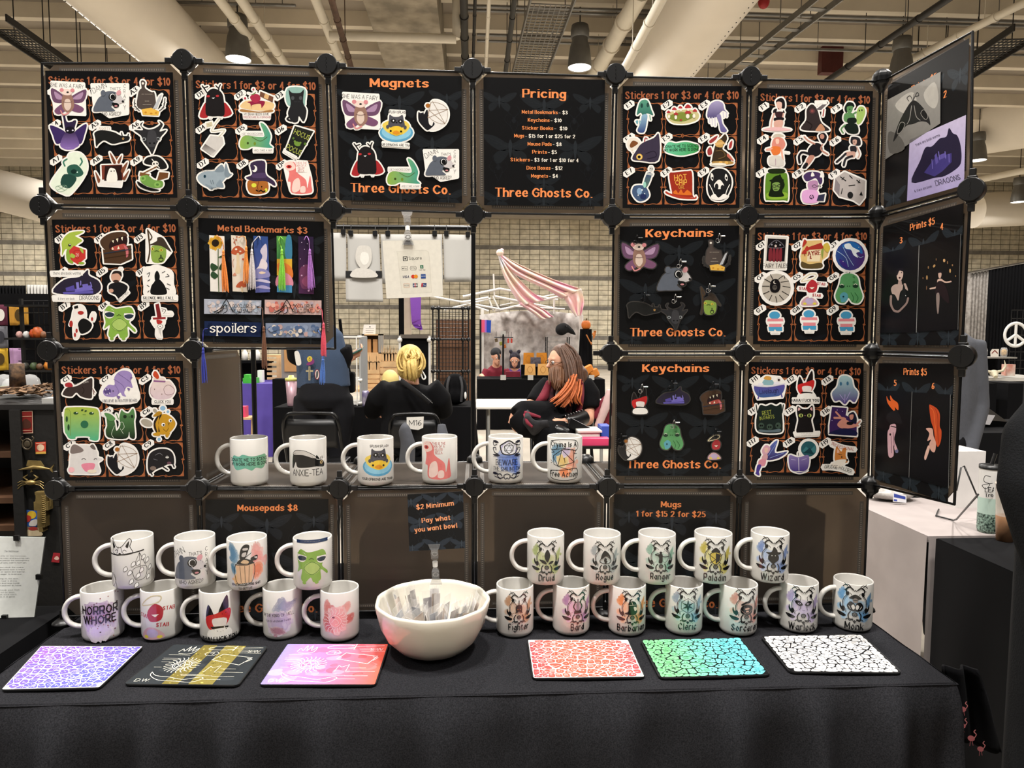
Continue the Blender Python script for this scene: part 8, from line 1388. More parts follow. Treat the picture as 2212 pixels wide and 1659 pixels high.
def standing():
 y = 3.9; Q = lambda u, v, dy=0: P(500 + u / 6.38,740 + v / 6.38, y + dy); t = thing('person', 'person standing in a patched denim vest and black leggings, holding a phone', 'person', tuple((Q(1300,0).x, y, 0)))
 cx = Q(1270,300).x; z = lambda v: Q(0, v).z; b = MB(); hc = Vector((cx - .03, y + .02, z(100) + .36)); face_head(b, hc, (.5,.85,-.2),1.0); b.tube([hc - Vector((0,0,.07)),(cx - .03, y, z(100) + .16)], [.058,.07], 12)
 w = Q(1640,205,.1); b.tube([Q(1500,330,.03), w], [.045,.032], 10); hand(b, w - Vector((.01,0,0)),(.8,.2,.45),1.05,.6,(-.4,-.2,.6)); w2 = Q(1560,240,.3); b.tube([Q(1300,260,.32), w2], [.04,.03], 10); hand(b, w2,(.9,0,.35),1,.5,(0,-.5,1))
 for g in (-.11,.09): b.tube([(cx + g, y, .5),(cx + g, y, .12),(cx + g, y + .05,.05)], [.07,.05,.045], 10); b.tube([(cx + g, y - .03,.03),(cx + g, y + .16,.025)], [.04,.035], 10, sy=.8)
 b.tube([(cx - .03, y, z(100) + .22),(cx, y, z(100))], [.08,.12], 14); soft(b, 'body', BODY, t, .011,4); eyes(hc, (.5,.85,-.2), t)
 hr = MB(); hr.ell(hc + Vector((-.01,-.03,.03)),(.1,.1,.11)); hr.tube([hc + Vector((-.02,-.05,0)), hc + Vector((-.02,-.06,-.25))], [.1,.1], 14); soft(hr, 'hair', MAT['hairp'], t, .014)
 s = MB(); s.tube([(cx - .03, y, z(100) + .2),(cx - .02, y, z(100) + .12),(cx - .01, y, z(200)),(cx, y, z(620))], [.09,.17,.2,.205], 20, sy=.8); soft(s, 'denim_vest', MAT['denim'], t, .014)
 s = MB(); s.tube([(cx + .12, y, z(60)),(cx + .14, y + .02, z(220)), Q(1500,345,.0), Q(1590,250,.1)], [.1,.09,.072,.045], 14); s.tube([(cx - .2, y, z(100) + .18),(cx - .22, y + .12, z(180)), Q(1200,330,.3), Q(1420,250,.32)], [.1,.095,.08,.055], 14); soft(s, 'sleeve', MAT['black'], t, .014)
 l = MB(); l.tube([(cx, y, z(560)),(cx, y - .01, z(760)),(cx, y, z(850))], [.185,.205,.18], 20, sy=.95)
 for g in (-.11,.1): l.tube([(cx + g * .9, y, z(760)),(cx + g * 1.05, y, z(1000)),(cx + g, y + .01,.5),(cx + g, y, .1)], [.135,.13,.085,.055], 14)
 soft(l, 'leggings', C_('faded_black_leggings', '1b1b1e', .95, spec=.15, bump=.1, bscale=120), t, .014)
 a_ = Art(); X = lambda x_, y_, h: Q(x_, y_, -.192 - h)
 for nm, sp in (('yellow_purple_patch', 'p 7a3a6a 1030 300 1060 270 1100 210 1140 250 1130 290 1070 315;p c8b048 1040 220 1075 185 1110 205 1105 250 1060 265;e 2a2a2a 1080 215 7 9;k 2a2a2a 6 1065 240 1090 240'),('cross_patch', 'q a89a78 1062 330 1088 330 1088 520 1062 520;q a89a78 1025 380 1125 380 1125 405 1025 405;k 3a3a40 6 1075 340 1075 510'),('oval_patch', 'e 8a2a34 1180 440 34 72;e d8d0c8 1180 440 26 62;p 555 1170 400 1195 400 1190 470 1165 490'),('white_patch', 'p d8d4cc 870 130 920 120 950 200 960 300 900 310 880 230')):
  Art().draw(sp).mesh(X if nm != 'white_patch' else (lambda x_, y_, h: Q(x_, y_, -.16 - h)),8e-4).build(nm, M['prc'], t)
 c = Q(1715,120,.1); o = thing('phone', 'dark phone with a green case in the standing person\'s hand', 'phone', tuple(c)); MB().obox(c, Vector((.055,.01,.03)), Vector((0,.035,.012)), Vector((-.002,-.001,.004)).normalized() * .004).build('case', C_('green_phone_case', '1f5a4a', .35), o, [BEV(.003)]); MB().obox(c + Vector((-.001,-.003,.0055)), Vector((.05,.009,.027)), Vector((0,.031,.0105)), Vector((0,0,.0006))).build('screen', M['steel'], o)
 t2 = thing('tote_bag', 'black tote bag hanging at the standing person\'s hip', 'bag', tuple(Q(1640,690,.1))); mb = MB(); x0, x1, z0, z1 = Q(1590,0,.2).x, Q(1700,0,.2).x, Q(0,690,.2).z, Q(0,400,.2).z; mb.box(x0, x1, y + .14, y + .24, z0, z1); mb.build('bag', MAT['bclo'], t2, [BEV(.02)]); MB().tube([(x0 + .02, y + .19, z1),(x0 - .02, y + .12, z1 + .25),(cx + .12, y + .05, z(100) + .24)], .012,6).build('strap', MAT['bclo'], t2)
standing()
def seated_far(u, v, s, cap, shirt, hair, lab, look, dx=0):
 y = 9.62 if cap else 10.12; hc = P(u, v, y); t = thing('person', lab, 'person', (hc.x, y, 0)); fw = Vector(look); b = MB(); face_head(b, hc, fw, s); b.tube([hc - Vector((0,-.02,.07)), hc - Vector((0,-.05,.2))], [.055,.065], 12)
 for g in (-1,1): w = hc + Vector((g * .16 + dx, -.36,-.4)); b.tube([hc + Vector((g * .24,0,-.32)), w], [.045,.032], 10); hand(b, w, (-.3 * g, -.9,0),1,.6,(0,0,-1))
 b.tube([hc - Vector((0,-.06,.15)), hc - Vector((0,-.08,.4))], [.08,.11], 12); soft(b, 'body', BODY, t, .011,3); eyes(hc, fw, t, s)
 k = MB(); k.tube([hc + Vector((0,.05,-.15)), hc + Vector((0,.07,-.24)), hc + Vector((0,.1,-.7))], [.08,.17,.18], 18, sy=.7)
 for g in (-1,1): k.tube([hc + Vector((g * .13,.06,-.24)), hc + Vector((g * .21,0,-.4)), hc + Vector((g * .2 + dx, -.22,-.42))], [.09,.075,.055], 12)
 soft(k, 'shirt', shirt, t, .015); g = MB(); g.tube([hc + Vector((0,.1,-.68)), hc + Vector((-.12,-.3,-.74)), hc + Vector((-.12,-.3,-1.15))], [.17,.1,.06], 12); g.tube([hc + Vector((0,.1,-.68)), hc + Vector((.12,-.3,-.74)), hc + Vector((.12,-.3,-1.15))], [.17,.1,.06], 12); soft(g, 'trousers', MAT['bclo'], t, .018)
 h = MB(); f = fw.normalized(); h.ell(hc - f * .02 + Vector((0,0,.045)),(.09,.1,.085))
 if cap: h.tube([hc + f * .06 + Vector((0,0,.05)), hc + f * .15 + Vector((0,0,.03))], [.07,.05], 12, sy=.2); soft(h, 'cap', C_('grey_cap', '2a2a2c', .9), t, .012)
 else: h.tube([hc - f * .05 + Vector((0,0,.02)), hc - f * .05 + Vector((0,0,-.16))], [.1,.09], 12); h.ell(hc + Vector((-.07,0,.14)),(.035,.03,.035)).ell(hc + Vector((.07,0,.14)),(.035,.03,.035)); soft(h, 'hair', MAT['hairp'], t, .012)
seated_far(1072,769,1.05, True, MAT['maroon'], None, 'person in a maroon shirt and grey cap, bent over the far table', (.35,-.85,-.45))
seated_far(1112,777,1.0, False, MAT['violet'], None, 'person with purple space buns and a violet hoodie at the far table', (-.1,-1,-.3))
for u, v0, u1, v1, lab in ((1093,803,1124,814, 'maroon notebook with a pale edge in front of the violet hoodie'),): flat('notebook', u, v0, u1, v1,8.9, MAT['maroon'], lab, 'notebook', .12)
# things beside the bearded man
yb = 3.0; t = thing('storage_bin', 'white plastic bin to the right of the bearded man', 'bin', tuple(P(1275,960, yb))); x0, x1, z0, z1 = P_box(1251,934,1297,958, yb); MB().box(x0, x1, yb, yb + .2, z0, z1).build('tub', MAT['bin'], t, [BEV(.012)]); MB().box(x0 - .01, x1 + .01, yb - .01, yb + .21, z1, z1 + .012).build('rim', MAT['bin'], t)
flat('blue_box', 1299,921,1320,950, yb + .05, MAT['blue'], 'blue plastic box beside the white bin', 'box', .15); flat('pink_box', 1256,948,1318,964, yb - .12, MAT['pink'], 'long bright pink box in front of the white bin', 'box', .1)
x0, x1, z0, z1 = P_box(1253,962,1345,970, yb - .15); t = thing('camp_table', 'low dark table carrying the pink box and white bin', 'table', tuple(P(1280,1100, yb))); MB().box(x0, x1 + .1, yb - .15, yb + .3, z0, z0 + .018).build('tabletop', M['black'], t)
for xx in (x0 + .05, x1): MB().cyl((xx, yb, 0),(xx, yb, z0),.015, n=8).build('leg', M['steel'], t)
q = P(1255,925, yb + .12); solo('tablet', MB().obox(q, Vector((.085,.02,-.045)), Vector((.02,.01,.05)) * .6, Vector((0,.006,0))), M['steel'], 'dark tablet leaning on the white bin below the studded cuff', 'tablet', None, [BEV(.004)])
mb = MB(); Q = lambda u, v, dy=0: P(u, v, 3.5 + dy); mb.tube([Q(1285,905), Q(1300,880), Q(1312,855)], [.05,.05,.02], 10).tube([Q(1305,920), Q(1312,890), Q(1320,870)], [.04,.04,.03], 10); t = thing('red_bag', 'red and pale pink bag hanging right of the bearded man', 'bag', tuple(Q(1300,920))); soft(mb, 'bag', MAT['maroon'], t, .014); mb = MB().tube([Q(1290,925,-.05), Q(1308,880,-.05), Q(1316,840,-.05)], [.03,.035,.02], 10); soft(mb, 'pink_cloth', C_('pale_pink_cloth', 'd8b8b4', .8), t, .012)
# mug box inside the bottom cubes
yb = .06; x0, x1, z0, z1 = P_box(1072,1100,1285,1232, yb); z0 = TZ + .003; a_ = Art(); a_.poly([(1072,1112),(1285,1112),(1285,1225),(1072,1225)], '2c2d2c'); a_.poly([(1072,1101),(1285,1104),(1285,1113),(1072,1113)], '6a5f54'); a_.text('MAKE', 1106,1139,15, 'cfc4b4', 'N', width=43); a_.text('MARKET', 1107,1147,5, 'a89e90', 'n', width=33); a_.text('SUBLIMATION MUGS', 1170,1131,6.5, '7a7468', 'n', width=56); a_.text('FOR DECORATION', 1180,1141,5, '6a645a', 'n', width=60)
for u in (1086,1114,1226): a_.poly([(u, 1156),(u + 32,1156),(u + 32,1204),(u, 1200)], '8a7c6a')
mb = a_.mesh(lambda x_, y_, h: P(x_, y_, yb - h),1e-4); n0 = len(mb.f); mb.box(x0, x1, yb + .001, yb + .19, z0, z1); mb.c[n0:] = [lin('3a3a38')] * (len(mb.f) - n0); solo('mug_carton', mb, M['prm'], 'dark mug carton lettered MAKE MARKET behind the frosted panel', 'carton')
for i, (u0, u1, v0, c) in enumerate(((160,400,1150, '4a4238'),(450,640,1180, '1a1a1c'),(760,940,1165, '6a5a48'),(1350,1560,1180, '1c1c1e'),(1620,1800,1110, '55483a'))):
 x0, x1, z0, z1 = P_box(u0, v0, u1,1335,.1); solo('storage_carton', MB().box(x0 + .02, x1 - .02,.1,.26, TZ + .003, z1), C_('carton', c, .85), f'blurred {["brown","black","tan","black","brown"][i]} carton behind the frosted panel {["under board C","of the mousepads poster","left of the price card","of the mugs price poster","under board H"][i]}', 'carton')
# ---------------------------------------------------------------- left neighbour: table, framed poem, black cabinet, vendor shelves
draped(-1.3,-.05,-.5,.13,.735, MAT['bclo'], 'black cloth table of the left neighbour', wav=.012)
t = thing('poem_frame', 'clear frame with a typed poem standing on the left table', 'picture frame', tuple(onZ(60,1331,.736))); qf = [(-150,1158),(97,1161),(74,1333),(-160,1338)]; y0 = onZ(70,1332,.737).y
X = lambda x, y, h: P(x, y, y0 + (1333 - y) / 1000 * .12 - h)
a = Art(); a.draw('q e0e2dc 0 0 1000 0 1000 1000 0 1000'); a.text('The Bathhouse', 720,186,20, '222', 'm', width=125, edge=False)
for i, l in enumerate(('found only on the mountain,', 'met the mist and pouring rain,', 'windows pierce the atmosphere,', "this pull you can't refrain.", '', 'When you climb the stairs,', "you're greeted with a trace", 'a smell of spice and barter,', 'you are eager to embrace.', '', 'A knocking on the door,', 'you only hear a drone.', 'the moth and head inside', 'and made yourself at home.', '', 'drink and soak your feet,', 'mad dash out by dawn,', 'turn in look once more,', 'bathhouse, it is gone.')):
 if l: a.text(l, 560,240 + i * 28,11, '3a3a3a', 'm', 'l', width=len(l) * 11, edge=False)
mb = a.mesh(lambda x, y, h: X(*bil(qf, x / 1000, y / 1000), h),4e-5, frame=(0,0,1000,1000)); mb.build('typed_page', M['prm'], t)
mb = MB().prism([X(*q, -.002) for q in qf], (0,.004,0)); mb.build('acrylic_back', C_('acrylic_back', 'cdd6d2', .2), t)
for u, v in ((36,1162),(84,1246),(10,1334)): c = X(u, v, .003); MB().box(c.x - .006, c.x + .006, c.y - .003, c.y + .004, c.z - .006, c.z + .006).build('clip', M['black'], t)
yc_ = .42; a0, a1 = P(33,885, yc_), P(160,885, yc_); zt = a0.z; t = thing('curio_cabinet', 'black open cabinet covered with cards and brass ornaments, left of the rack', 'cabinet', (a0.x, yc_, 0)); k = C_('black_painted_wood', '161412', .6, bump=.1)
MB().box(a0.x, a1.x, yc_, yc_ + .03,.0, zt).build('front_panel', k, t); MB().box(a0.x - .5, a1.x, yc_ - .005, yc_ + .5, zt, zt + .015).build('top', k, t); MB().box(a0.x - .5, a1.x, yc_ + .47, yc_ + .5,0, zt).build('back_panel', k, t); MB().box(a0.x - .01, a0.x + .02, yc_ - .012, yc_, 0, zt).build('post', k, t)
for v in (985,1085,1145): z = P(20, v, yc_).z; MB().box(a0.x - .5, a0.x, yc_ + .02, yc_ + .47, z - .008, z + .008).build('shelf', M['dwood'], t)
yk = yc_ - .003; X = lambda x, y, h: P(x, y, yk - h)
S3 = 422 / 140
def cardart(spec, lab, name='postcard', cat='card'): solo(name, Art().draw(spec, 0,850,1 / S3).mesh(X, 3e-4), M['prm'], lab, cat)
cardart('q c8a890 115 115 212 112 216 258 128 262;q 7a2420 120 120 208 118 210 252 132 256;p 4a2a20 140 200 165 165 200 190 195 225 145 225;k d8b090 3 130 150 205 148;k d8b090 3 138 243 206 240', 'red poster card with a beast at the top of the cabinet')
cardart('q c84a38 228 318 298 314 300 392 232 394;e e8c8a8 264 352 24 22;q d8a850 232 380 298 378 300 392 232 394;k f0d8b8 4 236 326 292 322', 'small red and cream card beside the brass mirror')
cardart('q 3a68b8 162 757 260 765 246 872 146 865;e e0b838 206 790 30 26;p b83a34 165 795 200 800 195 830 165 835;p d8d0c8 200 830 240 820 235 860 190 860', 'blue card with a yellow moon on the cabinet')
cardart('q a88a6a 135 870 268 858 272 930 130 928;p d8c4a0 140 900 200 885 265 900 268 926 135 926;e a83a34 215 880 30 12', 'sandy landscape card below the blue card')
cardart('q d0c098 100 815 128 806 134 860 104 866;e 7a6a48 117 838 9 13', 'tiny cream stamp card at the cabinet post'); cardart('q 9a2a30 348 1036 392 1040 386 1102 334 1098;p d8b0a0 352 1075 370 1058 385 1075 370 1085', 'small red card low on the cabinet beside the rack')
br = C_('aged_brass', 'a8905a', .4, metal=.7, var=.4, scale=40); B = lambda x, y, d=0: P(x / S3,850 + y / S3, yc_ - .012 - d); s = (P(1,900, yc_).x - P(0,900, yc_).x) / S3
mb = MB().tube([B(118,498), B(160,490), B(220,480), B(280,485), B(325,492)], [1 * s, 8 * s, 14 * s, 11 * s, 3 * s], 10).prism([B(170,472), B(180,436), B(260,440), B(285,475)], (0,.004,0)).prism([B(318,492), B(352,462), B(338,490), B(342,515)], (0,.004,0)).prism([B(205,490), B(195,515), B(212,510)], (0,.004,0)); solo('brass_fish', mb, br, 'brass swordfish ornament on the black cabinet', 'ornament')
mb = MB().ell(B(200,580),(34 * s, .008,18 * s))
for g in (-1,1):
 for k_ in range(3): mb.tube([B(200 + g * 25,575 + k_ * 8), B(200 + g * 60,570 + k_ * 14), B(200 + g * 84,582 + k_ * 20)], 3.2 * s, 6)
 mb.tube([B(200 + g * 22,565), B(200 + g * 45,545), B(200 + g * 20,530)], [5 * s, 8 * s, 3 * s], 8)
solo('brass_crab', mb, br, 'brass crab ornament below the swordfish', 'ornament')
mb = MB()
for v0, v1, w in ((635,655,40),(655,700,34),(700,755,46),(755,865,24),(865,895,12)): p, q = B(282, v0), B(284, v1); mb.obox((p + q) / 2, Vector((w * s, 0,0)),(0,.012,0),(p - q) / 2)
for i in range(14): p = B(284,668 + i * 13,.012); mb.tube([p - Vector((14 * s, 0,0)), p - Vector((0,.004,2 * s)), p + Vector((14 * s, 0,0))], 3 * s, 6)
for g in (-1,1): mb.tube([B(282 + g * 40,670), B(282 + g * 50,720), B(282 + g * 36,752)], 7 * s, 8)
solo('brass_bracket', mb, br, 'tall brass figure bracket on the cabinet beside the rack', 'ornament', None, [BEV(.002)])
mb = MB().tube([B(178 + 30 * math.cos(q),330 + 34 * math.sin(q)) for q in (i * .45 for i in range(14))], 6 * s, 8, closed=True).ell(B(178,330),(22 * s, .003,26 * s))
for g in (-1,1): mb.tube([B(178 + g * 30,310), B(178 + g * 44,290), B(178 + g * 30,280)], 5 * s, 6)
solo('brass_mirror', mb, C_('dark_brass', '5a5040', .4, metal=.6), 'dark ornate oval brass mirror on the cabinet', 'mirror')
solo('marble_slab', MB().box(a0.x + .06, a1.x, yc_ + .02, yc_ + .4, zt + .015, zt + .03), M['paper'], 'white marbled board lying on top of the cabinet', 'board')
rd = random.Random(8); mb = MB()
for i in range(420):
 x, y = a0.x - .16 + rd.random() * .3, yc_ + .03 + rd.random() * .42; p = Vector((x, y, zt + .034 + rd.random() * .025 * max(0,1 - abs(x - a0.x + .03) / .2))); mb.obox(p, Vector((rd.uniform(.004,.011), rd.uniform(-.004,.004), rd.uniform(-.003,.003))), Vector((rd.uniform(-.003,.003), rd.uniform(.003,.007), rd.uniform(-.003,.003))),(0,0,.0008))
solo('bark_chips', mb, C_('dried_bark', '8a6a4c', .9, scale=50, col2='3a2a1c'), 'dried bark and leaf chips strewn over the cabinet top', 'bark chips', None, (), 'stuff')
c = P(40,862,.62); c.z = zt + .03; mb = MB().box(c.x - .045, c.x + .05, c.y - .04, c.y + .05, c.z, c.z + .02).lathe([(.001,.02),(.022,.02),(.02,.09),(.001,.09)], c, 9, wob=lambda q, i: .12 * math.sin(q * 3 + i)); solo('driftwood_house', mb, C_('bark_house', '6a5038', .9, scale=60, col2='1a1410'), 'little bark tower on a dark base on the cabinet', 'ornament')
for u, r_, lab in ((10,.03, 'glass dome at the left edge beside the bark tower'),(24,.024, 'smaller glass dome left of the bark tower'),(66,.03, 'glass dome right of the bark tower')):
 c = P(u, 855,.72); c.z = zt + .016; t = thing('glass_dome', lab, 'glass dome', tuple(c), 'glass domes on the cabinet'); MB().lathe([(r_, 0),(r_, r_ * 1.1),(r_ * .86, r_ * 1.7),(r_ * .5, r_ * 2.1),(.001, r_ * 2.2)], c, 20).build('dome', C_('dome_glass', 'ffffff', .03, alpha=.25), t); MB().ell(c + Vector((0,0, r_ * .5)),(r_ * .7, r_ * .7, r_ * .5),8,6).build('moss', C_('moss', '6a7a4a', 1, scale=60), t)
# vendor wall far left
yv = 5.2; R_ = lambda u, v, d=0: P(u, v, yv + d)
t = thing('grid_shelf_unit', 'black wire grid shelf unit with little goods left of the rack', 'shelf unit', tuple(R_(75,900)))
for u in (43,118): q = R_(u, 645); MB().box(q.x - .012, q.x + .012, yv, yv + .03,0, q.z).build('post', MAT['wire'], t)
for v in (660,731,800): a, b = R_(24, v), R_(125, v); MB().box(a.x, b.x, yv - .1, yv + .2, a.z - .012, a.z + .006).build('shelf', MAT['wire'], t)
mb = MB()
for i in range(8): q = R_(43 + i * 11,650); mb.cyl((q.x, yv + .2,.2),(q.x, yv + .2, q.z),.004, n=4)
for i in range(9): a, b = R_(40,650 + i * 26,.2), R_(122,650 + i * 26,.2); mb.cyl(a, b, .004, n=4)
mb.build('wire_grid', MAT['wire'], t)
for i, (u, v, c, r_) in enumerate(((84,718, 'c05a22', .05),(76,722, 'b84a20', .04),(45,722, 'd8a8a0', .03),(60,724, 'e0e0dc', .03),(96,722, '8a5a3a', .03),(45,790, 'd0b0b8', .035),(58,786, '3a3a30', .035),(76,788, '4a5a3a', .035),(88,790, '6a4a30', .03),(107,782, 'c87a28', .04),(66,842, 'c8ccd0', .035),(90,845, 'd8d4c8', .035),(104,845, 'c8b458', .03))):
 c0 = R_(u, v); zs = R_(u, 731 if v < 740 else 800 if v < 800 else 868).z + .006; solo('trinket', MB().lathe([(.001,0),(r_ * .7,0),(r_, r_),(r_ * .6, r_ * 1.9),(.001, r_ * 2.1)], (c0.x, yv - .02, zs),10), C_('trinket', c, .5, scale=40, var=.4), 'small ' + ['orange pumpkin', 'dark orange pumpkin', 'pink flower pot', 'white pot', 'brown pot', 'pale pink jar', 'dark bottle', 'green jar', 'brown jar', 'amber jar', 'clear jar', 'cream jar', 'yellow jar'][i] + ' on the wire grid shelf at the left', 'trinket', 'trinkets on the wire shelf')
a, b = R_(20,869), R_(125,869); MB(); solo('display_table', MB().box(a.x - .4, b.x, yv - .2, yv + .3, a.z - .03, a.z + .006), MAT['bclo'], 'dark table under the wire grid shelf at the left', 'table')
for u0, v0, u1, v1, c, lab in ((-20,658,17,703, '5a2438', 'maroon tote with a white round print'),(19,658,62,703, 'b8862e', 'mustard tote with a dark crescent print'),(-20,704,18,752, '6a6a70', 'grey tote with a dark round print'),(-20,752,19,800, 'c8a02c', 'yellow tote with a dark sun print'),(20,752,48,800, 'b08ab0', 'lilac tote behind the wire shelf')):
 yy = yv + .45; mb = MB(); p0, p1 = P(u0, v0, yy), P(u1, v1, yy); mb.grid(lambda a_, b_: (p0.x + (p1.x - p0.x) * a_, yy + .015 * math.sin(a_ * 9), p0.z + (p1.z - p0.z) * b_),10,6); t = thing('tote_bag', lab + ', hung at the far left', 'tote bag', (p0.x, yy, p1.z), 'printed totes at the far left'); mb.build('cloth', C_('tote', c, .9), t, [('SOLIDIFY', dict(thickness=.01))])
 if u1 != 48: e = Art(); e.ell((u0 + u1) / 2 if u0 > 0 else 1,(v0 + v1) / 2,9,13, 'd8d4cc' if 'white' in lab else '4a3a20' if 'grey' not in lab else '3a3a40'); e.mesh(lambda x_, y_, h: P(x_, y_, yy - .03 - h),1e-3).build('print', M['prc'], t)
a, b = R_(-60,640,.5), R_(20,640,.5); solo('screen_board', MB().box(a.x, R_(125,640).x, yv + .5, yv + .52,0, a.z + .03), MAT['bclo'], 'black board behind the totes and wire shelf', 'board')
def curtain(u0, u1, v0, v1, y, m, lab):
 n = max(12, int(abs(u1 - u0))); mb = MB(); top = lambda f: P(u0 + (u1 - u0) * f, v0 + (v1 - v0) * f, y); mb.grid(lambda a_, b_: (lambda p: (p.x, p.y + .03 * math.sin(a_ * n * .9), p.z * (1 - b_)))(top(a_)), n * 2,4); return solo('curtain', mb, m, lab, 'curtain', None, [('SOLIDIFY', dict(thickness=.01))])
curtain(-60,57,617,617,12.0, MAT['bclo'], 'black curtain at the far left behind the totes'); curtain(57,130,615,616,12.05, M['paper'], 'white curtain right of the black one at the far left')
# ---------------------------------------------------------------- right neighbour
draped(2.42,3.3,.59,1.12,.743, C_('white_tablecloth', '9a918e', .9), 'white cloth table to the right behind the side wing', wav=.012)
draped(2.43,3.3,-.9,.56,.745, MAT['bclo'], 'black cloth table at the right edge', wav=.008)
c = onZ(1940,1092,.744); t = thing('zip_bag', 'clear zip bag with a blue label on the white table', 'bag', tuple(c)); soft(MB().ell(c + Vector((.03,.1,.03)),(.1,.07,.03),16,10), 'pouch', C_('clear_bag', 'c8c4c0', .2, scale=30, col2='8a8680'), t, .01); q = [(1929,1066),(1952,1072),(1952,1085),(1929,1084)]
Art().draw('q e0e0e4 1929 1062 1958 1070 1958 1086 1929 1084;q 3a4a9a 1931 1066 1956 1073 1956 1079 1931 1074;q 4a5aa8 1931 1078 1938 1079 1938 1083 1931 1082').mesh(lambda x_, y_, h: P(x_, y_, c.y + .015 - h),2e-4).build('label', M['prm'], t)
yw = .72; mb = MB().tube([P(2066,1060, yw), P(2076,1010, yw), P(2083,1007, yw), P(2110,1070, yw + .05), P(2122,1095, yw + .05)], .0028,8).tube([onZ(2113,1068,.95), P(2066,1122,.66), onZ(2060,1124,.748), onZ(2022,1114,.748), onZ(2028,1100,.748)], .0028,8); solo('wire_easel', mb, MAT['wire'], 'black wire easel on the white table', 'easel')
flat('white_carton', 2064,975,2130,1098,.95, C_('white_carton', 'd4d0cc', .7), 'white carton behind the wire easel', 'carton', .14)
c = onZ(2134,1148,.744); t = thing('tumbler', 'tall white tumbler with green glitter base and script lettering', 'tumbler', tuple(c)); r_ = .0335; h = P(2134,1012, c.y).z - c.z
MB().lathe([(.001,0),(r_ * .92,0),(r_, .01),(r_, h * .3)], c, 28).build('glitter_base', C_('green_glitter', '9ab8a8', .3, scale=160, col2='1c2a26'), t); MB().lathe([(r_, h * .3),(r_, h * .55)], c, 28).build('green_band', C_('pale_green_band', 'b4ccc0', .3), t); MB().lathe([(r_, h * .55),(r_ * 1.01, h)], c, 28).build('white_band', C_('tumbler_white', 'dcdad6', .25), t); MB().lathe([(r_ * 1.05, h),(r_ * 1.05, h + .012),(.001, h + .016)], c, 28).build('lid', M['black'], t); MB().tube([c + Vector((0,0, h + .01)), c + Vector((.012,0, h + .05))], .006,8).build('straw', M['black'], t)
a = Art(); a.draw('l 222 1.4 2140 1030 2128 1028 2126 1040 2138 1046 2130 1056 2122 1048 2144 1044'); a.text('LEA', 2128,1063,9.5, '1a1a1a', 'N', 'l', width=22); a.text('Tro', 2128,1073,7, '222222', 's', 'l', width=17); a.mesh(lambda x_, y_, hh: P(x_, y_, c.y - r_ * 1.02 + .5 * abs(x_ - 2132) ** 2 / 40000 - hh),1e-5).build('lettering', M['prm'], t)
c = onZ(2170,1167,.746); t = thing('iced_coffee', 'clear plastic cup of iced coffee at the right edge', 'cup', tuple(c)); h = P(2160,1048, c.y).z - c.z
MB().lathe([(.001,0),(.024,0),(.028, h * .45)], c, 24).build('coffee', C_('milky_coffee', 'a87a58', .3, scale=12, col2='c89a74'), t); MB().lathe([(.028, h * .45),(.032, h),(.034, h),(.034, h + .006),(.02, h + .02),(.001, h + .02)], c, 24).build('cup', C_('cup_plastic', 'e8ddd0', .1, alpha=.6), t)
# person behind the wing, person in black at the right edge
y = 1.35; Q = lambda u, v, d=0: P(u, v, y + d); t = thing('person', 'person in a grey sweatshirt standing behind the side wing', 'person', (Q(2060,900).x, y, 0)); c = Q(2002,900)
b = MB(); hc = Vector((c.x - .05, y, 1.64)); face_head(b, hc, (.6,-.7,-.2)); b.tube([hc - Vector((0,0,.08)),(c.x, y, 1.4)], [.055,.08], 12); w = Q(2085,1000,-.12); b.tube([Q(2090,890,-.03), w], [.04,.032], 10); hand(b, w, (.2,-.3,-1),1,.5,(-1,0,0)); b.tube([(c.x, y, 1.46),(c.x, y, 1.3)], [.07,.1], 12); soft(b, 'body', BODY, t, .011,3); eyes(hc, (.6,-.7,-.2), t)
s = MB().tube([(c.x, y, 1.45),(c.x, y, 1.38),(c.x, y, 1.15),(c.x, y, .85)], [.09,.19,.2,.2], 18, sy=.7).tube([(c.x + .15, y, 1.38), Q(2085,800), Q(2092,880), Q(2080,985,-.1)], [.085,.085,.08,.05], 14); soft(s, 'sweatshirt', MAT['grey'], t, .013); l = MB()
for g in (-.1,.1): l.tube([(c.x, y, .92),(c.x + g, y, .8),(c.x + g, y, .04)], [.17,.12,.06], 12)
soft(l, 'trousers', MAT['bclo'], t, .016); hr = MB().ell(hc + Vector((-.01,.02,.03)),(.1,.105,.1)); soft(hr, 'hair', MAT['hairp'], t, .014)
y = -.45; Q = lambda u, v, d=0: P(u, v, y + d); t = thing('person', 'person in a black knit coat, cut off by the right edge', 'person', (Q(2330,900).x, y, 0)); x0 = Q(2450,900).x
b = MB(); hc = Vector((x0 + .02, y + .05,1.6)); face_head(b, hc, (-.3,.95,-.1)); b.tube([hc - Vector((0,0,.08)),(x0, y, 1.36)], [.055,.08], 12); w = Q(2285,1275,-.05); b.tube([Q(2236,1100,-.03), w], [.04,.03], 10); hand(b, w, (.5,.2,-.8),1,.5,(0,1,0)); b.tube([(x0, y, 1.4),(x0, y, 1.2)], [.07,.11], 12)
for g in (-.09,.09): b.tube([(x0 + g, y - .03,.03),(x0 + g, y + .15,.025)], [.04,.035], 8); b.tube([(x0, y, 1.22),(x0, y, .9),(x0 + g, y, .7),(x0 + g, y, .03)], [.12,.13,.08,.045], 10)
soft(b, 'body', BODY, t, .012,3); eyes(hc, (-.3,.95,-.1), t); hr = MB().ell(hc + Vector((0,-.02,.03)),(.1,.105,.1)); soft(hr, 'hair', MAT['hairp'], t, .014)
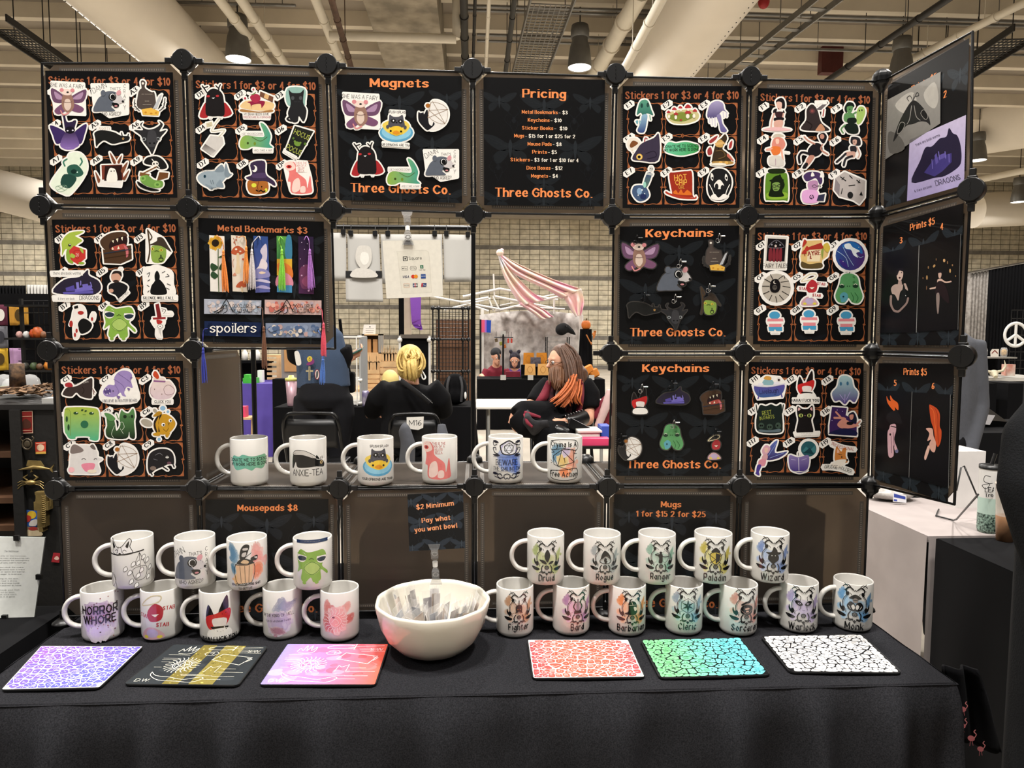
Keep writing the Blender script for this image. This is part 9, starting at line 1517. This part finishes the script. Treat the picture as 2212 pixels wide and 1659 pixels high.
s = MB().tube([(x0, y, 1.42),(x0, y, 1.34),(x0, y, 1.1),(x0, y, .8),(x0 + .02, y, .06)], [.08,.17,.17,.17,.19], 18, sy=.8).tube([Q(2350,830), Q(2238,950), Q(2226,1050,-.02), Q(2272,1240,-.05)], [.056,.053,.05,.04], 14); soft(s, 'knit_coat', MAT['knit'], t, .012)
# flamingo fabric under the right table
yf = .02; F2 = lambda a_, b_: (lambda p: Vector((p.x, yf + .012 * math.sin(a_ * 11 + b_ * 3), p.z)))(P(2034 + 22 * b_ + a_ * (70 + 40 * b_),1440 + 150 * b_ + 40 * a_ * b_, yf)); t = thing('flamingo_cloth', 'black cloth printed with pink flamingos hanging at the corner of the table', 'cloth', tuple(F2(.5,1))); MB().grid(F2,16,12).build('cloth', MAT['bclo'], t, [('SOLIDIFY', dict(thickness=.006))])
a = Art()
for u, v, g in ((2051,1506,1),(2080,1532,-1),(2058,1550,1),(2079,1568,-1),(2098,1595,1),(2118,1618,-1)): a.draw('e b8686a 0 0 8 6 20;l c87a78 2.2 6 0 11 -8 6 -14 9 -18;k b8686a 1 -2 5 -3 16;k b8686a 1 2 5 4 15', u, v, 1 if g > 0 else .9)
a.mesh(lambda x_, y_, h: P(x_, y_, yf - .045 - h),2e-4).build('flamingo_print', M['prc'], t)
# stall beyond: curtains, peace sign, jars, skull, black bins
yr = 5.6; curtain(2090,2131,592,584, yr, MAT['silver'], 'silver crushed curtain right of the side wing'); curtain(2131,2290,584,556, yr - .02, MAT['bclo'], 'black curtain behind the peace sign')
a, b = P(2088,590, yr - .05), P(2290,553, yr - .05); solo('curtain_rail', MB().cyl(a, b, .014, n=10), M['chrome'], 'silver rail carrying the curtains at the right', 'rail')
c = P(2194,723,4.6); r_ = .105; mb = MB().tube([c + Vector((r_ * math.cos(q),0, r_ * math.sin(q))) for q in (i * math.pi / 20 for i in range(40))], .015,8, closed=True, sy=.5)
for an in (90,270,215,325): q = math.radians(an); mb.tube([c, c + Vector((r_ * math.cos(q),0, r_ * math.sin(q)))], .014,8, sy=.5)
solo('peace_sign', mb, M['white'], 'white peace sign hanging on black wire grid at the right edge', 'sign'); mb = MB()
for i in range(6): mb.cyl(P(2186 + i * 12,670,4.63),(P(2186 + i * 12,670,4.63).x, 4.63,.3),.004, n=4)
for i in range(9): z = P(2190,670 + i * 18,4.63).z; mb.cyl((P(2186,670,4.63).x, 4.63, z),(P(2260,670,4.63).x, 4.63, z),.004, n=4)
solo('wire_grid_screen', mb, MAT['wire'], 'black wire grid screen behind the peace sign', 'screen')
yj = 4.3; a, b = P(2100,771, yj), P(2188,771, yj); zs = a.z; t = thing('display_shelf', 'grey shelf with black drawers carrying jars at the right', 'shelf', ((a.x + b.x) / 2, yj, 0)); MB().box(a.x, b.x, yj - .05, yj + .2, zs - .012, zs).build('shelf_board', C_('grey_shelf', '8a867e', .6), t); MB().box(a.x, b.x, yj + .17, yj + .2,.74, zs - .012).build('drawer_front', MAT['bclo'], t); z = P(2150,813, yj).z; MB().box(a.x - .1, b.x + .3, yj - .2, yj + .3, z - .03, z).build('counter', C_('speckled_counter', 'c8c4bc', .6), t); MB().box(a.x, b.x + .3, yj - .1, yj + .25,0, z - .03).build('base', MAT['bclo'], t)
for u, c_, lab in ((2125, '6a6858', 'glass jar with grey filling on the right shelf'),(2168, 'c89a2a', 'glass jar of yellow flowers on the right shelf')): c = P(u, 771, yj); c.z = zs; t = thing('glass_jar', lab, 'jar', tuple(c)); MB().lathe([(.02,0),(.028,.02),(.028,.06),(.02,.082),(.001,.084)], c, 18).build('glass', C_('jar_glass', 'ffffff', .05, alpha=.25), t); MB().ell(c + Vector((0,0,.04)),(.023,.023,.032),10,8).build('filling', C_('filling', c_, .8, scale=60, var=.6), t)
solo('price_card', Art().draw('q e4dcd0 2139 760 2143 754 2158 754 2157 771 2140 771;k 7a2a20 2 2143 763 2149 757 2155 763').mesh(lambda x_, y_, h: P(x_, y_, yj - h),1e-3), M['prm'], 'small cream card between the two jars', 'card')
c = P(2147,806,4.05); mb = MB().ell(c, (.034,.03,.028)).tube([c, c + Vector((-.02,-.05,-.03))], [.028,.015], 10).tube([c + Vector((.03,0,.01)), c + Vector((.075,0,.02)), c + Vector((.1,0,.06)), c + Vector((.085,0,.11))], [.012,.011,.008,.002], 8).tube([c + Vector((-.03,0,.01)), c + Vector((-.065,.02,.02)), c + Vector((-.08,.03,.05))], [.012,.01,.003], 8); solo('horned_skull', mb, C_('bone', 'c8bea4', .7), 'horned animal skull on the counter below the jars', 'skull')
flat('book', 2172,787,2194,812,4.1, C_('cream_book', 'd8d0c4', .6, scale=14, col2='c08070'), 'cream and red book standing beside the skull', 'book', .05)
for u0, u1, lab in ((2122,2154, 'left black bin below the counter at the right'),(2162,2230, 'right black bin below the counter at the right')): flat('black_bin', u0,828, u1,1135,3.4, MAT['bclo'], lab, 'bin', .3)
mb = MB(); a, b = P(2095,890,2.2), P(2185,890,2.2); z = a.z; mb.obox(((a.x + b.x) / 2,2.35, z - .02),((b.x - a.x) / 2,0,-.01),(0,.12,.05),(0,-.006,.02)); t = thing('display_case', 'black glass-topped display case behind the iced coffee', 'display case', (a.x, 2.3, z)); mb.build('case', M['steel'], t); Art().draw('q b8b4b4 2114 894 2150 897 2138 918 2104 914;q 6a3a5a 2108 893 2114 894 2104 914 2099 913').mesh(lambda x_, y_, h: P(x_, y_, 2.2 - h),1e-3).build('folded_cloth', M['prc'], t)
a = P(2080,1000,2.0); draped(a.x - .1, a.x + 1.2,2.0,2.6,.88, MAT['bclo'], 'black cloth table behind the white table at the right', wav=.01)
